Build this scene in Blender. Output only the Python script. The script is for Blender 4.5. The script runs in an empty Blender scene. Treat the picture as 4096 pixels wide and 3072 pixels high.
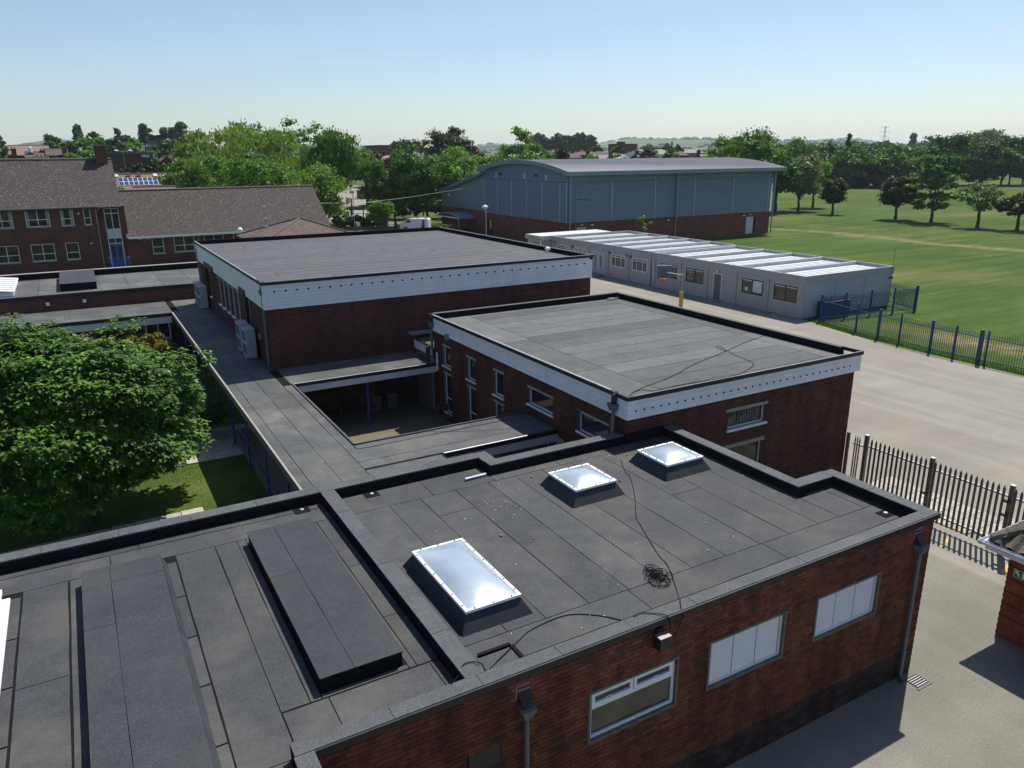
import bpy, math, random
import numpy as np
from mathutils import Vector, Matrix

# ------------------------------------------------------------------ camera, sky, sun, exposure
SC = bpy.context.scene
COL = SC.collection
YAW, PIT, ROL, HCAM = 0.5154159, 0.2934954, 0.0075977, 10.6
def cam_axes():
    cy, sy, cp, sp = math.cos(YAW), math.sin(YAW), math.cos(PIT), math.sin(PIT)
    fwd = np.array([sy*cp, cy*cp, -sp]); right = np.array([cy, -sy, 0.0]); down = np.cross(fwd, right)
    cr, sr = math.cos(ROL), math.sin(ROL)
    return cr*right+sr*down, -sr*right+cr*down, fwd
RI, DN, FW = cam_axes()
cd = bpy.data.cameras.new('camera'); cam = bpy.data.objects.new('camera', cd); COL.objects.link(cam)
cd.lens = 26.7556; cd.sensor_width = 36; cd.clip_start = 0.1; cd.clip_end = 30000
m = Matrix.Identity(4)
for i in range(3):
    m[i][0] = RI[i]; m[i][1] = -DN[i]; m[i][2] = -FW[i]
m[0][3], m[1][3], m[2][3] = 0, 0, HCAM
cam.matrix_world = m
SC.camera = cam

SUN = Vector((0.446, 0.2513, 0.859)).normalized()
W = bpy.data.worlds.new('World'); SC.world = W; W.use_nodes = True
nt = W.node_tree; nt.nodes.clear()
sky = nt.nodes.new('ShaderNodeTexSky'); sky.sky_type = 'NISHITA'; sky.sun_disc = False
sky.sun_elevation = math.radians(59.2); sky.sun_rotation = math.radians(60.6)
sky.air_density = 1.0; sky.dust_density = 0.7; sky.ozone_density = 2.0; sky.altitude = 0
bg = nt.nodes.new('ShaderNodeBackground'); bg.inputs[1].default_value = 0.102
wo = nt.nodes.new('ShaderNodeOutputWorld')
tint = nt.nodes.new('ShaderNodeMix'); tint.data_type = 'RGBA'; tint.blend_type = 'MULTIPLY'; tint.inputs[0].default_value = 1.0; tint.inputs[7].default_value = (.97, .985, 1.045, 1)
nt.links.new(sky.outputs[0], tint.inputs[6]); nt.links.new(tint.outputs[2], bg.inputs[0]); nt.links.new(bg.outputs[0], wo.inputs[0])
sl = bpy.data.lights.new('sun', 'SUN'); sl.energy = 5.0; sl.angle = math.radians(0.5); sl.color = (1.0, 0.955, 0.885)
sun = bpy.data.objects.new('sun', sl); COL.objects.link(sun)
sun.rotation_euler = SUN.to_track_quat('Z', 'Y').to_euler(); sun.location = (0, 0, 60)
SC.view_settings.view_transform = 'Standard'; SC.view_settings.look = 'None'
SC.view_settings.exposure = 0.22; SC.view_settings.gamma = 1.0; SC.view_settings.use_curve_mapping = False
SC.cycles.use_denoising = True
SC.cycles.max_bounces = 6; SC.cycles.diffuse_bounces = 2; SC.cycles.glossy_bounces = 3
SC.cycles.transparent_max_bounces = 6; SC.cycles.volume_bounces = 1
SC.cycles.volume_step_rate = 10; SC.cycles.sample_clamp_indirect = 4

def project(P):
    v = np.array([P[0], P[1], P[2]-HCAM]); d = float(v @ FW)
    if d < 0.1: return None
    return 2048+3044.19*float(v @ RI)/d, 1536+3044.19*float(v @ DN)/d, d
def in_view(P, margin=0):
    q = project(P)
    return q is not None and -margin < q[0] < 4096+margin and -margin < q[1] < 3072+margin

# ------------------------------------------------------------------ materials
def nodes(name):
    M_ = bpy.data.materials.new(name); M_.use_nodes = True
    t = M_.node_tree; t.nodes.clear()
    o = t.nodes.new('ShaderNodeOutputMaterial'); p = t.nodes.new('ShaderNodeBsdfPrincipled')
    t.links.new(p.outputs[0], o.inputs[0])
    return M_, t, p
class NB:
    def __init__(s, t): s.t = t
    def n(s, typ, **kw):
        x = s.t.nodes.new(typ)
        for k, v in kw.items():
            if k.startswith('i'): 
                key = k[1:]; x.inputs[int(key) if key.isdigit() else key].default_value = v
            else: setattr(x, k, v)
        return x
    def l(s, a, b): s.t.links.new(a, b)
    def pos(s): return s.n('ShaderNodeNewGeometry').outputs['Position']
    def vmul(s, v, k):
        x = s.n('ShaderNodeVectorMath', operation='MULTIPLY'); s.l(v, x.inputs[0]); x.inputs[1].default_value = k; return x.outputs[0]
    def noise(s, v, scale, detail=3, rough=.55):
        x = s.n('ShaderNodeTexNoise'); x.inputs['Scale'].default_value = scale; x.inputs['Detail'].default_value = detail
        x.inputs['Roughness'].default_value = rough; s.l(v, x.inputs['Vector']); return x.outputs['Fac']
    def ramp(s, f, stops):
        x = s.n('ShaderNodeValToRGB'); r = x.color_ramp
        while len(r.elements) < len(stops): r.elements.new(.5)
        for e, (p, c) in zip(r.elements, stops): e.position = p; e.color = (*c, 1) if len(c) == 3 else c
        s.l(f, x.inputs[0]); return x.outputs[0]
    def mix(s, f, a, b, mode='MIX'):
        x = s.n('ShaderNodeMix', data_type='RGBA', blend_type=mode)
        for sock, v in ((x.inputs[0], f), (x.inputs[6], a), (x.inputs[7], b)):
            if isinstance(v, (int, float)): sock.default_value = v
            elif isinstance(v, tuple): sock.default_value = (*v, 1)
            else: s.l(v, sock)
        return x.outputs[2]
    def math(s, op, a, b=0.5, c=None):
        x = s.n('ShaderNodeMath', operation=op)
        for sock, v in ((x.inputs[0], a), (x.inputs[1], b), (x.inputs[2], c)):
            if v is None: continue
            if isinstance(v, (int, float)): sock.default_value = v
            else: s.l(v, sock)
        return x.outputs[0]
    def bump(s, h, strength, dist=.02):
        x = s.n('ShaderNodeBump'); x.inputs['Strength'].default_value = strength; x.inputs['Distance'].default_value = dist
        s.l(h, x.inputs['Height']); return x.outputs[0]
    def rnd(s): return s.n('ShaderNodeObjectInfo').outputs['Random']

def plain(name, col, rough=.7, var=.12, scale=3.0, metallic=0, spec=.4, objvar=0.0, dirt=None):
    M_, t, p = nodes(name); b = NB(t)
    f = b.noise(b.pos(), scale, 4)
    lo = tuple(c*(1-var) for c in col); hi = tuple(min(1, c*(1+var)) for c in col)
    c = b.ramp(f, [(.3, lo), (.7, hi)])
    if dirt:
        g = b.ramp(b.noise(b.vmul(b.pos(), (1, 1, .35)), 1.3, 5, .7), [(.5, (0, 0, 0)), (.75, (1, 1, 1))])
        gm = b.math('MULTIPLY', g, .55); c = b.mix(gm, c, dirt)
    if objvar:
        k = b.math('MULTIPLY_ADD', b.rnd(), 2*objvar, 1-objvar)
        kk = b.n('ShaderNodeCombineColor'); [b.l(k, kk.inputs[i]) for i in range(3)]
        c = b.mix(1.0, c, kk.outputs[0], 'MULTIPLY')
    b.l(c, p.inputs['Base Color'])
    p.inputs['Roughness'].default_value = rough; p.inputs['Metallic'].default_value = metallic
    p.inputs['Specular IOR Level'].default_value = spec
    return M_

def felt(name, base, stain=(.16, .15, .12), var=.22, stainamt=.55):
    M_, t, p = nodes(name); b = NB(t); P = b.pos()
    f = b.ramp(b.noise(P, 38, 4, .9), [(.36, tuple(c*.5 for c in base)), (.66, tuple(c*1.6 for c in base))])
    s1 = b.ramp(b.noise(P, .55, 5, .6), [(.46, (0, 0, 0)), (.68, (1, 1, 1))])
    c = b.mix(b.math('MULTIPLY', s1, stainamt), f, stain)
    s2 = b.ramp(b.noise(P, 2.3, 6, .7), [(.35, (.8, .8, .8)), (.7, (1.14, 1.14, 1.14))])
    c = b.mix(1.0, c, s2, 'MULTIPLY')
    s3 = b.ramp(b.noise(b.vmul(P, (1, .4, 1)), 5, 8, .8), [(.68, (0, 0, 0)), (.74, (1, 1, 1))])
    c = b.mix(b.math('MULTIPLY', s3, .35), c, (.04, .038, .03))
    pn = b.noise(P, .8, 2, .4); ring = b.ramp(pn, [(.545, (0, 0, 0)), (.575, (1, 1, 1)), (.60, (.25, .25, .25)), (.68, (.3, .3, .3))])
    c = b.mix(b.math('MULTIPLY', ring, stainamt*.14), c, tuple(q*1.25 for q in stain))
    gr = b.ramp(b.noise(P, 3.1, 9, .85), [(.60, (0, 0, 0)), (.70, (1, 1, 1))])
    c = b.mix(b.math('MULTIPLY', gr, stainamt*.55), c, tuple(q*.9 for q in stain))
    k = b.math('MULTIPLY_ADD', b.rnd(), 2*var, 1-var)
    kk = b.n('ShaderNodeCombineColor'); [b.l(k, kk.inputs[i]) for i in range(3)]
    c = b.mix(1.0, c, kk.outputs[0], 'MULTIPLY')
    b.l(c, p.inputs['Base Color']); p.inputs['Roughness'].default_value = .78
    p.inputs['Specular IOR Level'].default_value = .35
    b.l(b.bump(b.noise(P, 40, 2), .5, .004), p.inputs['Normal'])
    return M_

def brick(name, stops, moss=None):
    M_, t, p = nodes(name); b = NB(t)
    a = b.n('ShaderNodeAttribute', attribute_name='tone')
    f = b.math('FRACT', b.math('ADD', a.outputs['Fac'], b.rnd()), 0)
    f2 = b.math('MULTIPLY_ADD', b.math('SUBTRACT', b.noise(b.pos(), 9, 4), .5), .5, f)
    c = b.ramp(f2, stops)
    g = b.ramp(b.noise(b.pos(), .7, 3), [(.3, (.72, .72, .72)), (.7, (1.18, 1.12, 1.1))])
    c = b.mix(1.0, c, g, 'MULTIPLY')
    st = b.ramp(b.noise(b.vmul(b.pos(), (1.6, 1.6, .22)), 1.5, 5, .65), [(.36, (.58, .56, .56)), (.58, (1.08, 1.06, 1.05))])
    c = b.mix(1.0, c, st, 'MULTIPLY')
    b.l(c, p.inputs['Base Color']); p.inputs['Roughness'].default_value = .85; p.inputs['Specular IOR Level'].default_value = .25
    b.l(b.bump(b.noise(b.pos(), 60, 3), .6, .006), p.inputs['Normal'])
    return M_

def brickpaint(name, c1, c2, mortar, bw=.225, bh=.075):
    """far brickwork whose bricks are under a pixel or two: texture only"""
    M_, t, p = nodes(name); b = NB(t)
    s = b.n('ShaderNodeSeparateXYZ'); b.l(b.pos(), s.inputs[0])
    u = b.math('ADD', s.outputs[0], s.outputs[1])
    cmb = b.n('ShaderNodeCombineXYZ'); b.l(u, cmb.inputs[0]); b.l(s.outputs[2], cmb.inputs[1])
    x = b.n('ShaderNodeTexBrick'); b.l(cmb.outputs[0], x.inputs['Vector'])
    x.inputs['Scale'].default_value = 1; x.inputs['Brick Width'].default_value = bw; x.inputs['Row Height'].default_value = bh
    x.inputs['Mortar Size'].default_value = .008; x.inputs['Color1'].default_value = (*c1, 1)
    x.inputs['Color2'].default_value = (*c2, 1); x.inputs['Mortar'].default_value = (*mortar, 1)
    g = b.ramp(b.noise(b.pos(), .9, 5), [(.3, (.75, .75, .75)), (.7, (1.2, 1.2, 1.2))])
    c = b.mix(1.0, x.outputs['Color'], g, 'MULTIPLY')
    b.l(c, p.inputs['Base Color']); p.inputs['Roughness'].default_value = .9
    return M_

def tileroof(name, c1, c2, lichen=(.45, .43, .38), amt=.5, course=.16, wid=.2):
    M_, t, p = nodes(name); b = NB(t)
    s = b.n('ShaderNodeSeparateXYZ'); b.l(b.pos(), s.inputs[0])
    up = b.math('MULTIPLY', s.outputs[2], 1.75)
    cmb = b.n('ShaderNodeCombineXYZ'); b.l(b.math('ADD', s.outputs[0], b.math('MULTIPLY', s.outputs[1], .3)), cmb.inputs[0]); b.l(up, cmb.inputs[1])
    x = b.n('ShaderNodeTexBrick'); b.l(cmb.outputs[0], x.inputs['Vector'])
    x.inputs['Scale'].default_value = 1; x.inputs['Brick Width'].default_value = wid; x.inputs['Row Height'].default_value = course
    x.inputs['Mortar Size'].default_value = .018; x.inputs['Mortar Smooth'].default_value = .3
    x.inputs['Color1'].default_value = (*c1, 1); x.inputs['Color2'].default_value = (*c2, 1)
    x.inputs['Mortar'].default_value = tuple(q*.25 for q in c1)+(1,)
    n1 = b.noise(b.vmul(b.pos(), (1, 1, 2.2)), 2.6, 8, .85)
    sp = b.ramp(n1, [(.60, (0, 0, 0)), (.66, (1, 1, 1))])
    zz = b.n('ShaderNodeTexVoronoi'); zz.inputs['Scale'].default_value = 4.6; b.l(b.vmul(b.pos(), (1, .8, 1.6)), zz.inputs['Vector'])
    v = b.ramp(zz.outputs['Distance'], [(.16, (1, 1, 1)), (.26, (0, 0, 0))])
    v = b.mix(1.0, v, b.ramp(b.noise(b.pos(), 1.1, 6, .8), [(.36, (0, 0, 0)), (.56, (1, 1, 1))]), 'MULTIPLY')
    sp = b.mix(1.0, sp, v, 'LIGHTEN')
    c = b.mix(b.math('MULTIPLY', sp, amt), x.outputs['Color'], lichen)
    b.l(c, p.inputs['Base Color']); p.inputs['Roughness'].default_value = .9
    b.l(b.bump(x.outputs['Fac'], -.6, .03), p.inputs['Normal'])
    return M_

def leafmat(name, dark, mid, light, trans=.35):
    M_, t, p = nodes(name); b = NB(t)
    a = b.n('ShaderNodeAttribute', attribute_name='tone')
    f = b.math('MULTIPLY_ADD', b.math('SUBTRACT', b.noise(b.pos(), .35, 3), .5), .7, a.outputs['Fac'])
    r = b.math('MULTIPLY_ADD', b.math('SUBTRACT', b.rnd(), .5), .25, f)
    c = b.ramp(r, [(.1, dark), (.5, mid), (.95, light)])
    b.l(c, p.inputs['Base Color']); p.inputs['Roughness'].default_value = .55; p.inputs['Specular IOR Level'].default_value = .3
    tr = b.n('ShaderNodeBsdfTranslucent'); ct = b.mix(1.0, c, (1.1, 1.25, .55), 'MULTIPLY'); b.l(ct, tr.inputs[0])
    mx = b.n('ShaderNodeMixShader'); mx.inputs[0].default_value = trans
    b.l(p.outputs[0], mx.inputs[1]); b.l(tr.outputs[0], mx.inputs[2])
    o = [n for n in t.nodes if n.type == 'OUTPUT_MATERIAL'][0]; b.l(mx.outputs[0], o.inputs[0])
    return M_

M = {}
M['felt_near'] = felt('felt_near', (0.045, 0.048, 0.052), (.105, .10, .085), .14, .6)
M['felt_curb'] = felt('felt_curb', (0.034, 0.038, 0.043), (.06, .06, .057), .06, .3)
M['felt_cap'] = felt('felt_cap', (0.073, 0.079, 0.083), (.11, .11, .10), .06, .3)
M['felt_mid'] = felt('felt_mid', (0.086, 0.090, 0.090), (.145, .14, .12), .30, .35)
M['felt_hall'] = felt('felt_hall', (0.084, 0.086, 0.089), (.12, .115, .11), .07, .35)
M['felt_walk'] = felt('felt_walk', (0.073, 0.077, 0.078), (.17, .165, .135), .10, .6)
M['bitumen'] = plain('bitumen', (.012, .012, .013), .95, .2, spec=.08)
M['black_trim'] = plain('black_trim', (.018, .018, .02), .55, .2)
M['white_board'] = plain('white_board', (.76, .76, .78), .55, .04, 2.5, objvar=.02, dirt=(.55, .55, .55))
M['pink_board'] = plain('pink_board', (.55, .54, .58), .55, .06)
M['upvc'] = plain('upvc', (.72, .74, .76), .35, .04)
M['upvc_bright'] = plain('upvc_bright', (.88, .88, .88), .35, .03)
M['blind_panel'] = plain('blind_panel', (.66, .67, .70), .5, .03)
M['concrete'] = plain('concrete', (.26, .25, .22), .9, .2, 8)
M['lintel'] = plain('lintel', (.30, .28, .25), .9, .15, 6)
M['dark_surround'] = plain('dark_surround', (.13, .125, .10), .9, .25, 8)
M['mortar_near'] = plain('mortar_near', (.11, .075, .055), .95, .2, 12)
M['mortar_mid'] = plain('mortar_mid', (.17, .135, .12), .95, .2, 12)
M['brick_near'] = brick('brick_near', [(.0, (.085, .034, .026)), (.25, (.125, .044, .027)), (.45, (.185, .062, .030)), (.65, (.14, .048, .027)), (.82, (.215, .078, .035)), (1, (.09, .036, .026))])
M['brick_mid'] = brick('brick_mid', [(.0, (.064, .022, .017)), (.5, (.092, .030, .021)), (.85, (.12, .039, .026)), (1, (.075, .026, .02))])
M['brick_dark'] = brick('brick_dark', [(.0, (.03, .025, .024)), (.6, (.055, .04, .036)), (1, (.09, .05, .04))])
M['brick_hut'] = brick('brick_hut', [(.0, (.20, .055, .03)), (.5, (.28, .08, .045)), (1, (.24, .07, .035))])
M['school_brick'] = brickpaint('school_brick', (.15, .042, .028), (.105, .031, .022), (.11, .062, .05))
M['flat_brick'] = brickpaint('flat_brick', (.15, .052, .032), (.085, .032, .025), (.12, .08, .06), .3, .075)
M['sports_brick'] = brickpaint('sports_brick', (.19, .058, .035), (.155, .047, .03), (.16, .075, .05))
M['far_brick'] = brickpaint('far_brick', (.12, .045, .036), (.09, .038, .032), (.1, .06, .05))
M['school_tile'] = tileroof('school_tile', (.082, .064, .055), (.046, .037, .033), (.34, .32, .28), .7)
M['brown_tile'] = tileroof('brown_tile', (.30, .20, .15), (.22, .15, .115), (.35, .28, .22), .25)
M['slate'] = tileroof('slate', (.30, .27, .26), (.24, .22, .22), (.45, .40, .38), .5, .22, .3)
M['dark_roof'] = tileroof('dark_roof', (.12, .085, .075), (.09, .07, .065), (.16, .13, .11), .3)
M['hip_tile'] = tileroof('hip_tile', (.14, .10, .075), (.09, .068, .055), (.2, .18, .13), .3, .28, .28)
M['ridge_tile'] = plain('ridge_tile', (.15, .12, .095), .9, .35, 6)
M['pantile'] = plain('pantile', (.105, .09, .068), .92, .5, 14, objvar=.25, dirt=(.20, .19, .15))
M['galv'] = plain('galv', (.30, .30, .30), .45, .15, 5, metallic=.5)
M['palisade'] = plain('palisade', (.15, .12, .11), .5, .2, 5, metallic=.4)
M['galv_bright'] = plain('galv_bright', (.55, .57, .62), .4, .1, 5, metallic=.3)
M['grey_pipe'] = plain('grey_pipe', (.13, .135, .145), .45, .1)
M['black_pipe'] = plain('black_pipe', (.035, .037, .042), .5, .1)
M['gutter'] = plain('gutter', (.55, .60, .66), .4, .1)
M['cable'] = plain('cable', (.010, .010, .012), .9, .1, spec=.1)
M['blue_paint'] = plain('blue_paint', (.016, .042, .15), .45, .15)
M['blue_dark'] = plain('blue_dark', (.010, .020, .07), .5, .15)
M['blue_door'] = plain('blue_door', (.02, .10, .38), .5, .1)
M['blue_post'] = plain('blue_post', (.02, .06, .22), .45, .1)
M['slate_blue'] = plain('slate_blue', (.10, .125, .17), .6, .08)
M['cladding'] = plain('cladding', (.15, .19, .25), .5, .06, 1.5, objvar=.05)
M['louvre'] = plain('louvre', (.37, .42, .49), .45, .06, 2)
M['louvre_back'] = plain('louvre_back', (.09, .11, .13), .7, .06)
M['lean_panel'] = plain('lean_panel', (.19, .225, .24), .6, .05, objvar=.05)
M['metal_roof'] = plain('metal_roof', (.30, .30, .31), .45, .06, 2, metallic=.25)
M['metal_rib'] = plain('metal_rib', (.40, .39, .39), .45, .06, 2, metallic=.2)
M['gutter_metal'] = plain('gutter_metal', (.20, .25, .31), .4, .06, metallic=.2)
M['demo_wall'] = plain('demo_wall', (.36, .36, .36), .6, .06, 2, objvar=.03, dirt=(.30, .29, .24))
M['demo_end'] = plain('demo_end', (.36, .38, .41), .6, .05, 2, objvar=.03)
M['demo_fascia'] = plain('demo_fascia', (.33, .335, .345), .6, .05)
M['demo_roof'] = plain('demo_roof', (.55, .57, .57), .5, .08, 1.2, objvar=.06, dirt=(.5, .5, .48))
M['demo_beam'] = plain('demo_beam', (.50, .51, .50), .6, .12, 2.5, dirt=(.22, .22, .21))
M['yellow'] = plain('yellow', (.55, .36, .03), .5, .08)
M['orange'] = plain('orange', (.65, .28, .02), .5, .05)
M['white_paint'] = plain('white_paint', (.78, .78, .78), .5, .05)
M['cream'] = plain('cream', (.5, .5, .44), .7, .1)
M['ac_unit'] = plain('ac_unit', (.42, .42, .44), .5, .05)
M['ac_grille'] = plain('ac_grille', (.14, .14, .15), .6, .1)
M['black_plastic'] = plain('black_plastic', (.02, .02, .022), .4, .1)
M['dark_hole'] = plain('dark_hole', (.012, .012, .014), .8, .1)
M['wood'] = plain('wood', (.22, .17, .12), .85, .2, 6, objvar=.2)
M['dark_wood'] = plain('dark_wood', (.07, .05, .035), .85, .2, 6)
M['bark'] = plain('bark', (.085, .065, .05), .95, .3, 9)
M['pale_bark'] = plain('pale_bark', (.30, .26, .22), .9, .25, 9)
M['litter'] = plain('litter', (.75, .75, .72), .8, .1)
M['stone_red'] = plain('stone_red', (.42, .15, .06), .8, .2)
M['red'] = plain('red', (.4, .04, .03), .6, .1)
M['green_sign'] = plain('green_sign', (.01, .16, .06), .5, .03)
M['sign_white'] = plain('sign_white', (.70, .76, .60), .5, .03)
M['cloth'] = plain('cloth', (.13, .125, .105), .9, .4, 9)
M['steel_chrome'] = plain('steel_chrome', (.5, .5, .5), .25, .05, metallic=.8)
M['solar'] = plain('solar', (.03, .045, .11), .15, .1, spec=.7)

def glass(name, col, rough=.04, spec=.8):
    M_, t, p = nodes(name); b = NB(t)
    f = b.ramp(b.noise(b.pos(), 1.4, 2), [(.4, tuple(c*.6 for c in col)), (.65, tuple(c*1.5 for c in col))])
    b.l(f, p.inputs['Base Color']); p.inputs['Roughness'].default_value = rough; p.inputs['Specular IOR Level'].default_value = spec
    return M_
M['glass'] = glass('glass', (.028, .030, .026))
M['glass_olive'] = glass('glass_olive', (.05, .052, .036), .08, .6)
M['glass_blue'] = glass('glass_blue', (.022, .026, .04))
M['glass_school'] = glass('glass_school', (.045, .040, .032), .1, .5)

def dome_mat():
    M_, t, p = nodes('dome'); b = NB(t)
    f = b.ramp(b.noise(b.pos(), 1.6, 3), [(.35, (.30, .37, .42)), (.7, (.40, .47, .52))])
    b.l(f, p.inputs['Base Color']); p.inputs['Roughness'].default_value = .27; p.inputs['Coat IOR'].default_value = 2.1
    p.inputs['Specular IOR Level'].default_value = 1.0; p.inputs['Coat Weight'].default_value = 1.0; p.inputs['Coat Roughness'].default_value = .24
    b.l(b.bump(b.noise(b.pos(), 90, 2), .25, .004), p.inputs['Normal'])
    return M_
M['dome'] = dome_mat()

def tarmac(name, base, streak=.12, speck=.3, big=(.8, 1.12)):
    M_, t, p = nodes(name); b = NB(t); P = b.pos()
    f = b.ramp(b.noise(P, 22, 5, .85), [(.3, tuple(c*(1-speck*.7) for c in base)), (.7, tuple(c*(1+speck*.6) for c in base))])
    g = b.ramp(b.noise(b.vmul(P, (.35, 1.0, 1)), .45, 5, .6), [(.32, (big[0],)*3), (.7, (big[1],)*3)])
    c = b.mix(1.0, f, g, 'MULTIPLY')
    w = b.n('ShaderNodeTexNoise'); w.inputs['Scale'].default_value = .8; w.inputs['Detail'].default_value = 4
    rot = b.n('ShaderNodeMapping'); rot.inputs['Rotation'].default_value = (0, 0, .15); rot.inputs['Scale'].default_value = (1.6, .14, 1)
    b.l(P, rot.inputs[0]); b.l(rot.outputs[0], w.inputs['Vector'])
    st = b.ramp(w.outputs['Fac'], [(.45, (1-streak, 1-streak*1.1, 1-streak*1.2)), (.62, (1, 1, 1))])
    c = b.mix(1.0, c, st, 'MULTIPLY')
    sp = b.ramp(b.noise(P, 9, 2, .5), [(.765, (0, 0, 0)), (.785, (1, 1, 1))])
    c = b.mix(b.math('MULTIPLY', sp, .5), c, (.62, .60, .54))
    b.l(c, p.inputs['Base Color']); p.inputs['Roughness'].default_value = .9; p.inputs['Specular IOR Level'].default_value = .3
    b.l(b.bump(b.noise(P, 30, 4), .4, .01), p.inputs['Normal'])
    return M_
M['tarmac'] = tarmac('tarmac', (.272, .253, .212), .14, .24, (.86, 1.07))
M['tarmac_yard'] = tarmac('tarmac_yard', (.215, .205, .172), .08, .45, (.82, 1.12))
M['tarmac_road'] = tarmac('tarmac_road', (.16, .155, .145), .05, .2)
M['paving'] = plain('paving', (.36, .34, .29), .9, .22, 5, objvar=.14)
M['court_floor'] = tarmac('court_floor', (.16, .13, .085), .05, .25)

def grass_mat():
    M_, t, p = nodes('grass'); b = NB(t); P = b.pos()
    base = b.ramp(b.noise(P, 1.1, 8, .8), [(.30, (.050, .088, .016)), (.52, (.082, .125, .025)), (.72, (.165, .175, .06))])
    big = b.ramp(b.noise(P, .035, 5, .65), [(.36, (.042, .083, .015)), (.50, (.080, .118, .024)), (.66, (.18, .165, .07))])
    c = b.mix(.6, base, big)
    rot = b.n('ShaderNodeMapping'); rot.inputs['Rotation'].default_value = (0, 0, .1); rot.inputs['Scale'].default_value = (.10, .9, 1); b.l(P, rot.inputs[0])
    s = b.ramp(b.noise(rot.outputs[0], .5, 5, .7), [(.38, (.68, .80, .66)), (.62, (1.30, 1.16, 1.15))])
    c = b.mix(1.0, c, s, 'MULTIPLY')
    fine = b.ramp(b.noise(P, 14, 4, .8), [(.3, (.54, .62, .50)), (.7, (1.02, 1.05, .92))])
    c = b.mix(1.0, c, fine, 'MULTIPLY')
    # worn track across the field: a bare line through (88,74)-(78,40) that stays where it is
    sx = b.n('ShaderNodeSeparateXYZ'); b.l(P, sx.inputs[0])
    nx = b.math('MULTIPLY', b.math('SUBTRACT', b.noise(P, .08, 3), .5), 9.0)
    y_ = sx.outputs[1]
    line = b.math('ABSOLUTE', b.math('SUBTRACT', b.math('ADD', sx.outputs[0], nx), b.math('MULTIPLY_ADD', y_, -.05, 92.5)))
    msk = b.ramp(line, [(.0, (1, 1, 1)), (1.0, (0, 0, 0))])
    wm = b.math('MULTIPLY', b.ramp(b.math('MULTIPLY', line, .45), [(.0, (1, 1, 1)), (1, (0, 0, 0))]), b.ramp(b.noise(P, .8, 6, .8), [(.38, (0, 0, 0)), (.62, (1, 1, 1))]))
    c = b.mix(b.math('MULTIPLY', wm, .75), c, (.34, .26, .155))
    # bare patch behind the blue railings
    dx = b.math('SUBTRACT', sx.outputs[0], 44.2); dy = b.math('MULTIPLY', b.math('SUBTRACT', y_, 24.0), .30)
    dd = b.math('SQRT', b.math('ADD', b.math('MULTIPLY', dx, dx), b.math('MULTIPLY', dy, dy)))
    pm = b.math('MULTIPLY', b.ramp(b.math('MULTIPLY', dd, .5), [(.2, (1, 1, 1)), (1, (0, 0, 0))]), b.ramp(b.noise(P, 1.1, 6, .75), [(.34, (0, 0, 0)), (.60, (1, 1, 1))]))
    c = b.mix(b.math('MULTIPLY', pm, .8), c, (.31, .225, .13))
    b.l(c, p.inputs['Base Color']); p.inputs['Roughness'].default_value = .95; p.inputs['Specular IOR Level'].default_value = .1
    b.l(b.bump(b.noise(P, 11, 4), .7, .05), p.inputs['Normal'])
    return M_
M['grass'] = grass_mat()
M['far_land'] = plain('far_land', (.06, .085, .03), .95, .5, .004)
M['leaf_green'] = leafmat('leaf_green', (0.0378, 0.0878, 0.0162), (0.0837, 0.1688, 0.027), (0.162, 0.27, 0.0405))
M['leaf_bright'] = leafmat('leaf_bright', (0.065, 0.1365, 0.0182), (0.1235, 0.2405, 0.0312), (0.221, 0.351, 0.0455))
M['leaf_dark'] = leafmat('leaf_dark', (0.0207, 0.0483, 0.0138), (0.0414, 0.092, 0.023), (0.0862, 0.1495, 0.0345))
M['leaf_willow'] = leafmat('leaf_willow', (0.1181, 0.1688, 0.0338), (0.2025, 0.2785, 0.0591), (0.3206, 0.3881, 0.0929))
M['leaf_copper'] = leafmat('leaf_copper', (.03, .018, .018), (.065, .032, .026), (.12, .06, .04))
M['leaf_brown'] = leafmat('leaf_brown', (.035, .04, .018), (.07, .07, .032), (.11, .105, .05))
M['leaf_pale'] = leafmat('leaf_pale', (0.088, 0.121, 0.055), (0.143, 0.187, 0.0825), (0.209, 0.253, 0.121))
M['leaf_grey'] = leafmat('leaf_grey', (.035, .045, .03), (.065, .08, .05), (.11, .125, .085))
M['leaf_poplar'] = leafmat('leaf_poplar', (.03, .055, .025), (.055, .095, .04), (.09, .13, .06))
M['leaf_near'] = leafmat('leaf_near', (0.0375, 0.09, 0.015), (0.0975, 0.2025, 0.027), (0.225, 0.375, 0.0525), .3)
M['leaf_red'] = leafmat('leaf_red', (.09, .03, .02), (.20, .06, .04), (.28, .12, .08))
M['leaf_gold'] = leafmat('leaf_gold', (.12, .11, .02), (.22, .18, .03), (.33, .27, .05))
M['hedge'] = leafmat('hedge', (.022, .04, .012), (.05, .075, .02), (.12, .13, .03))

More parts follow.
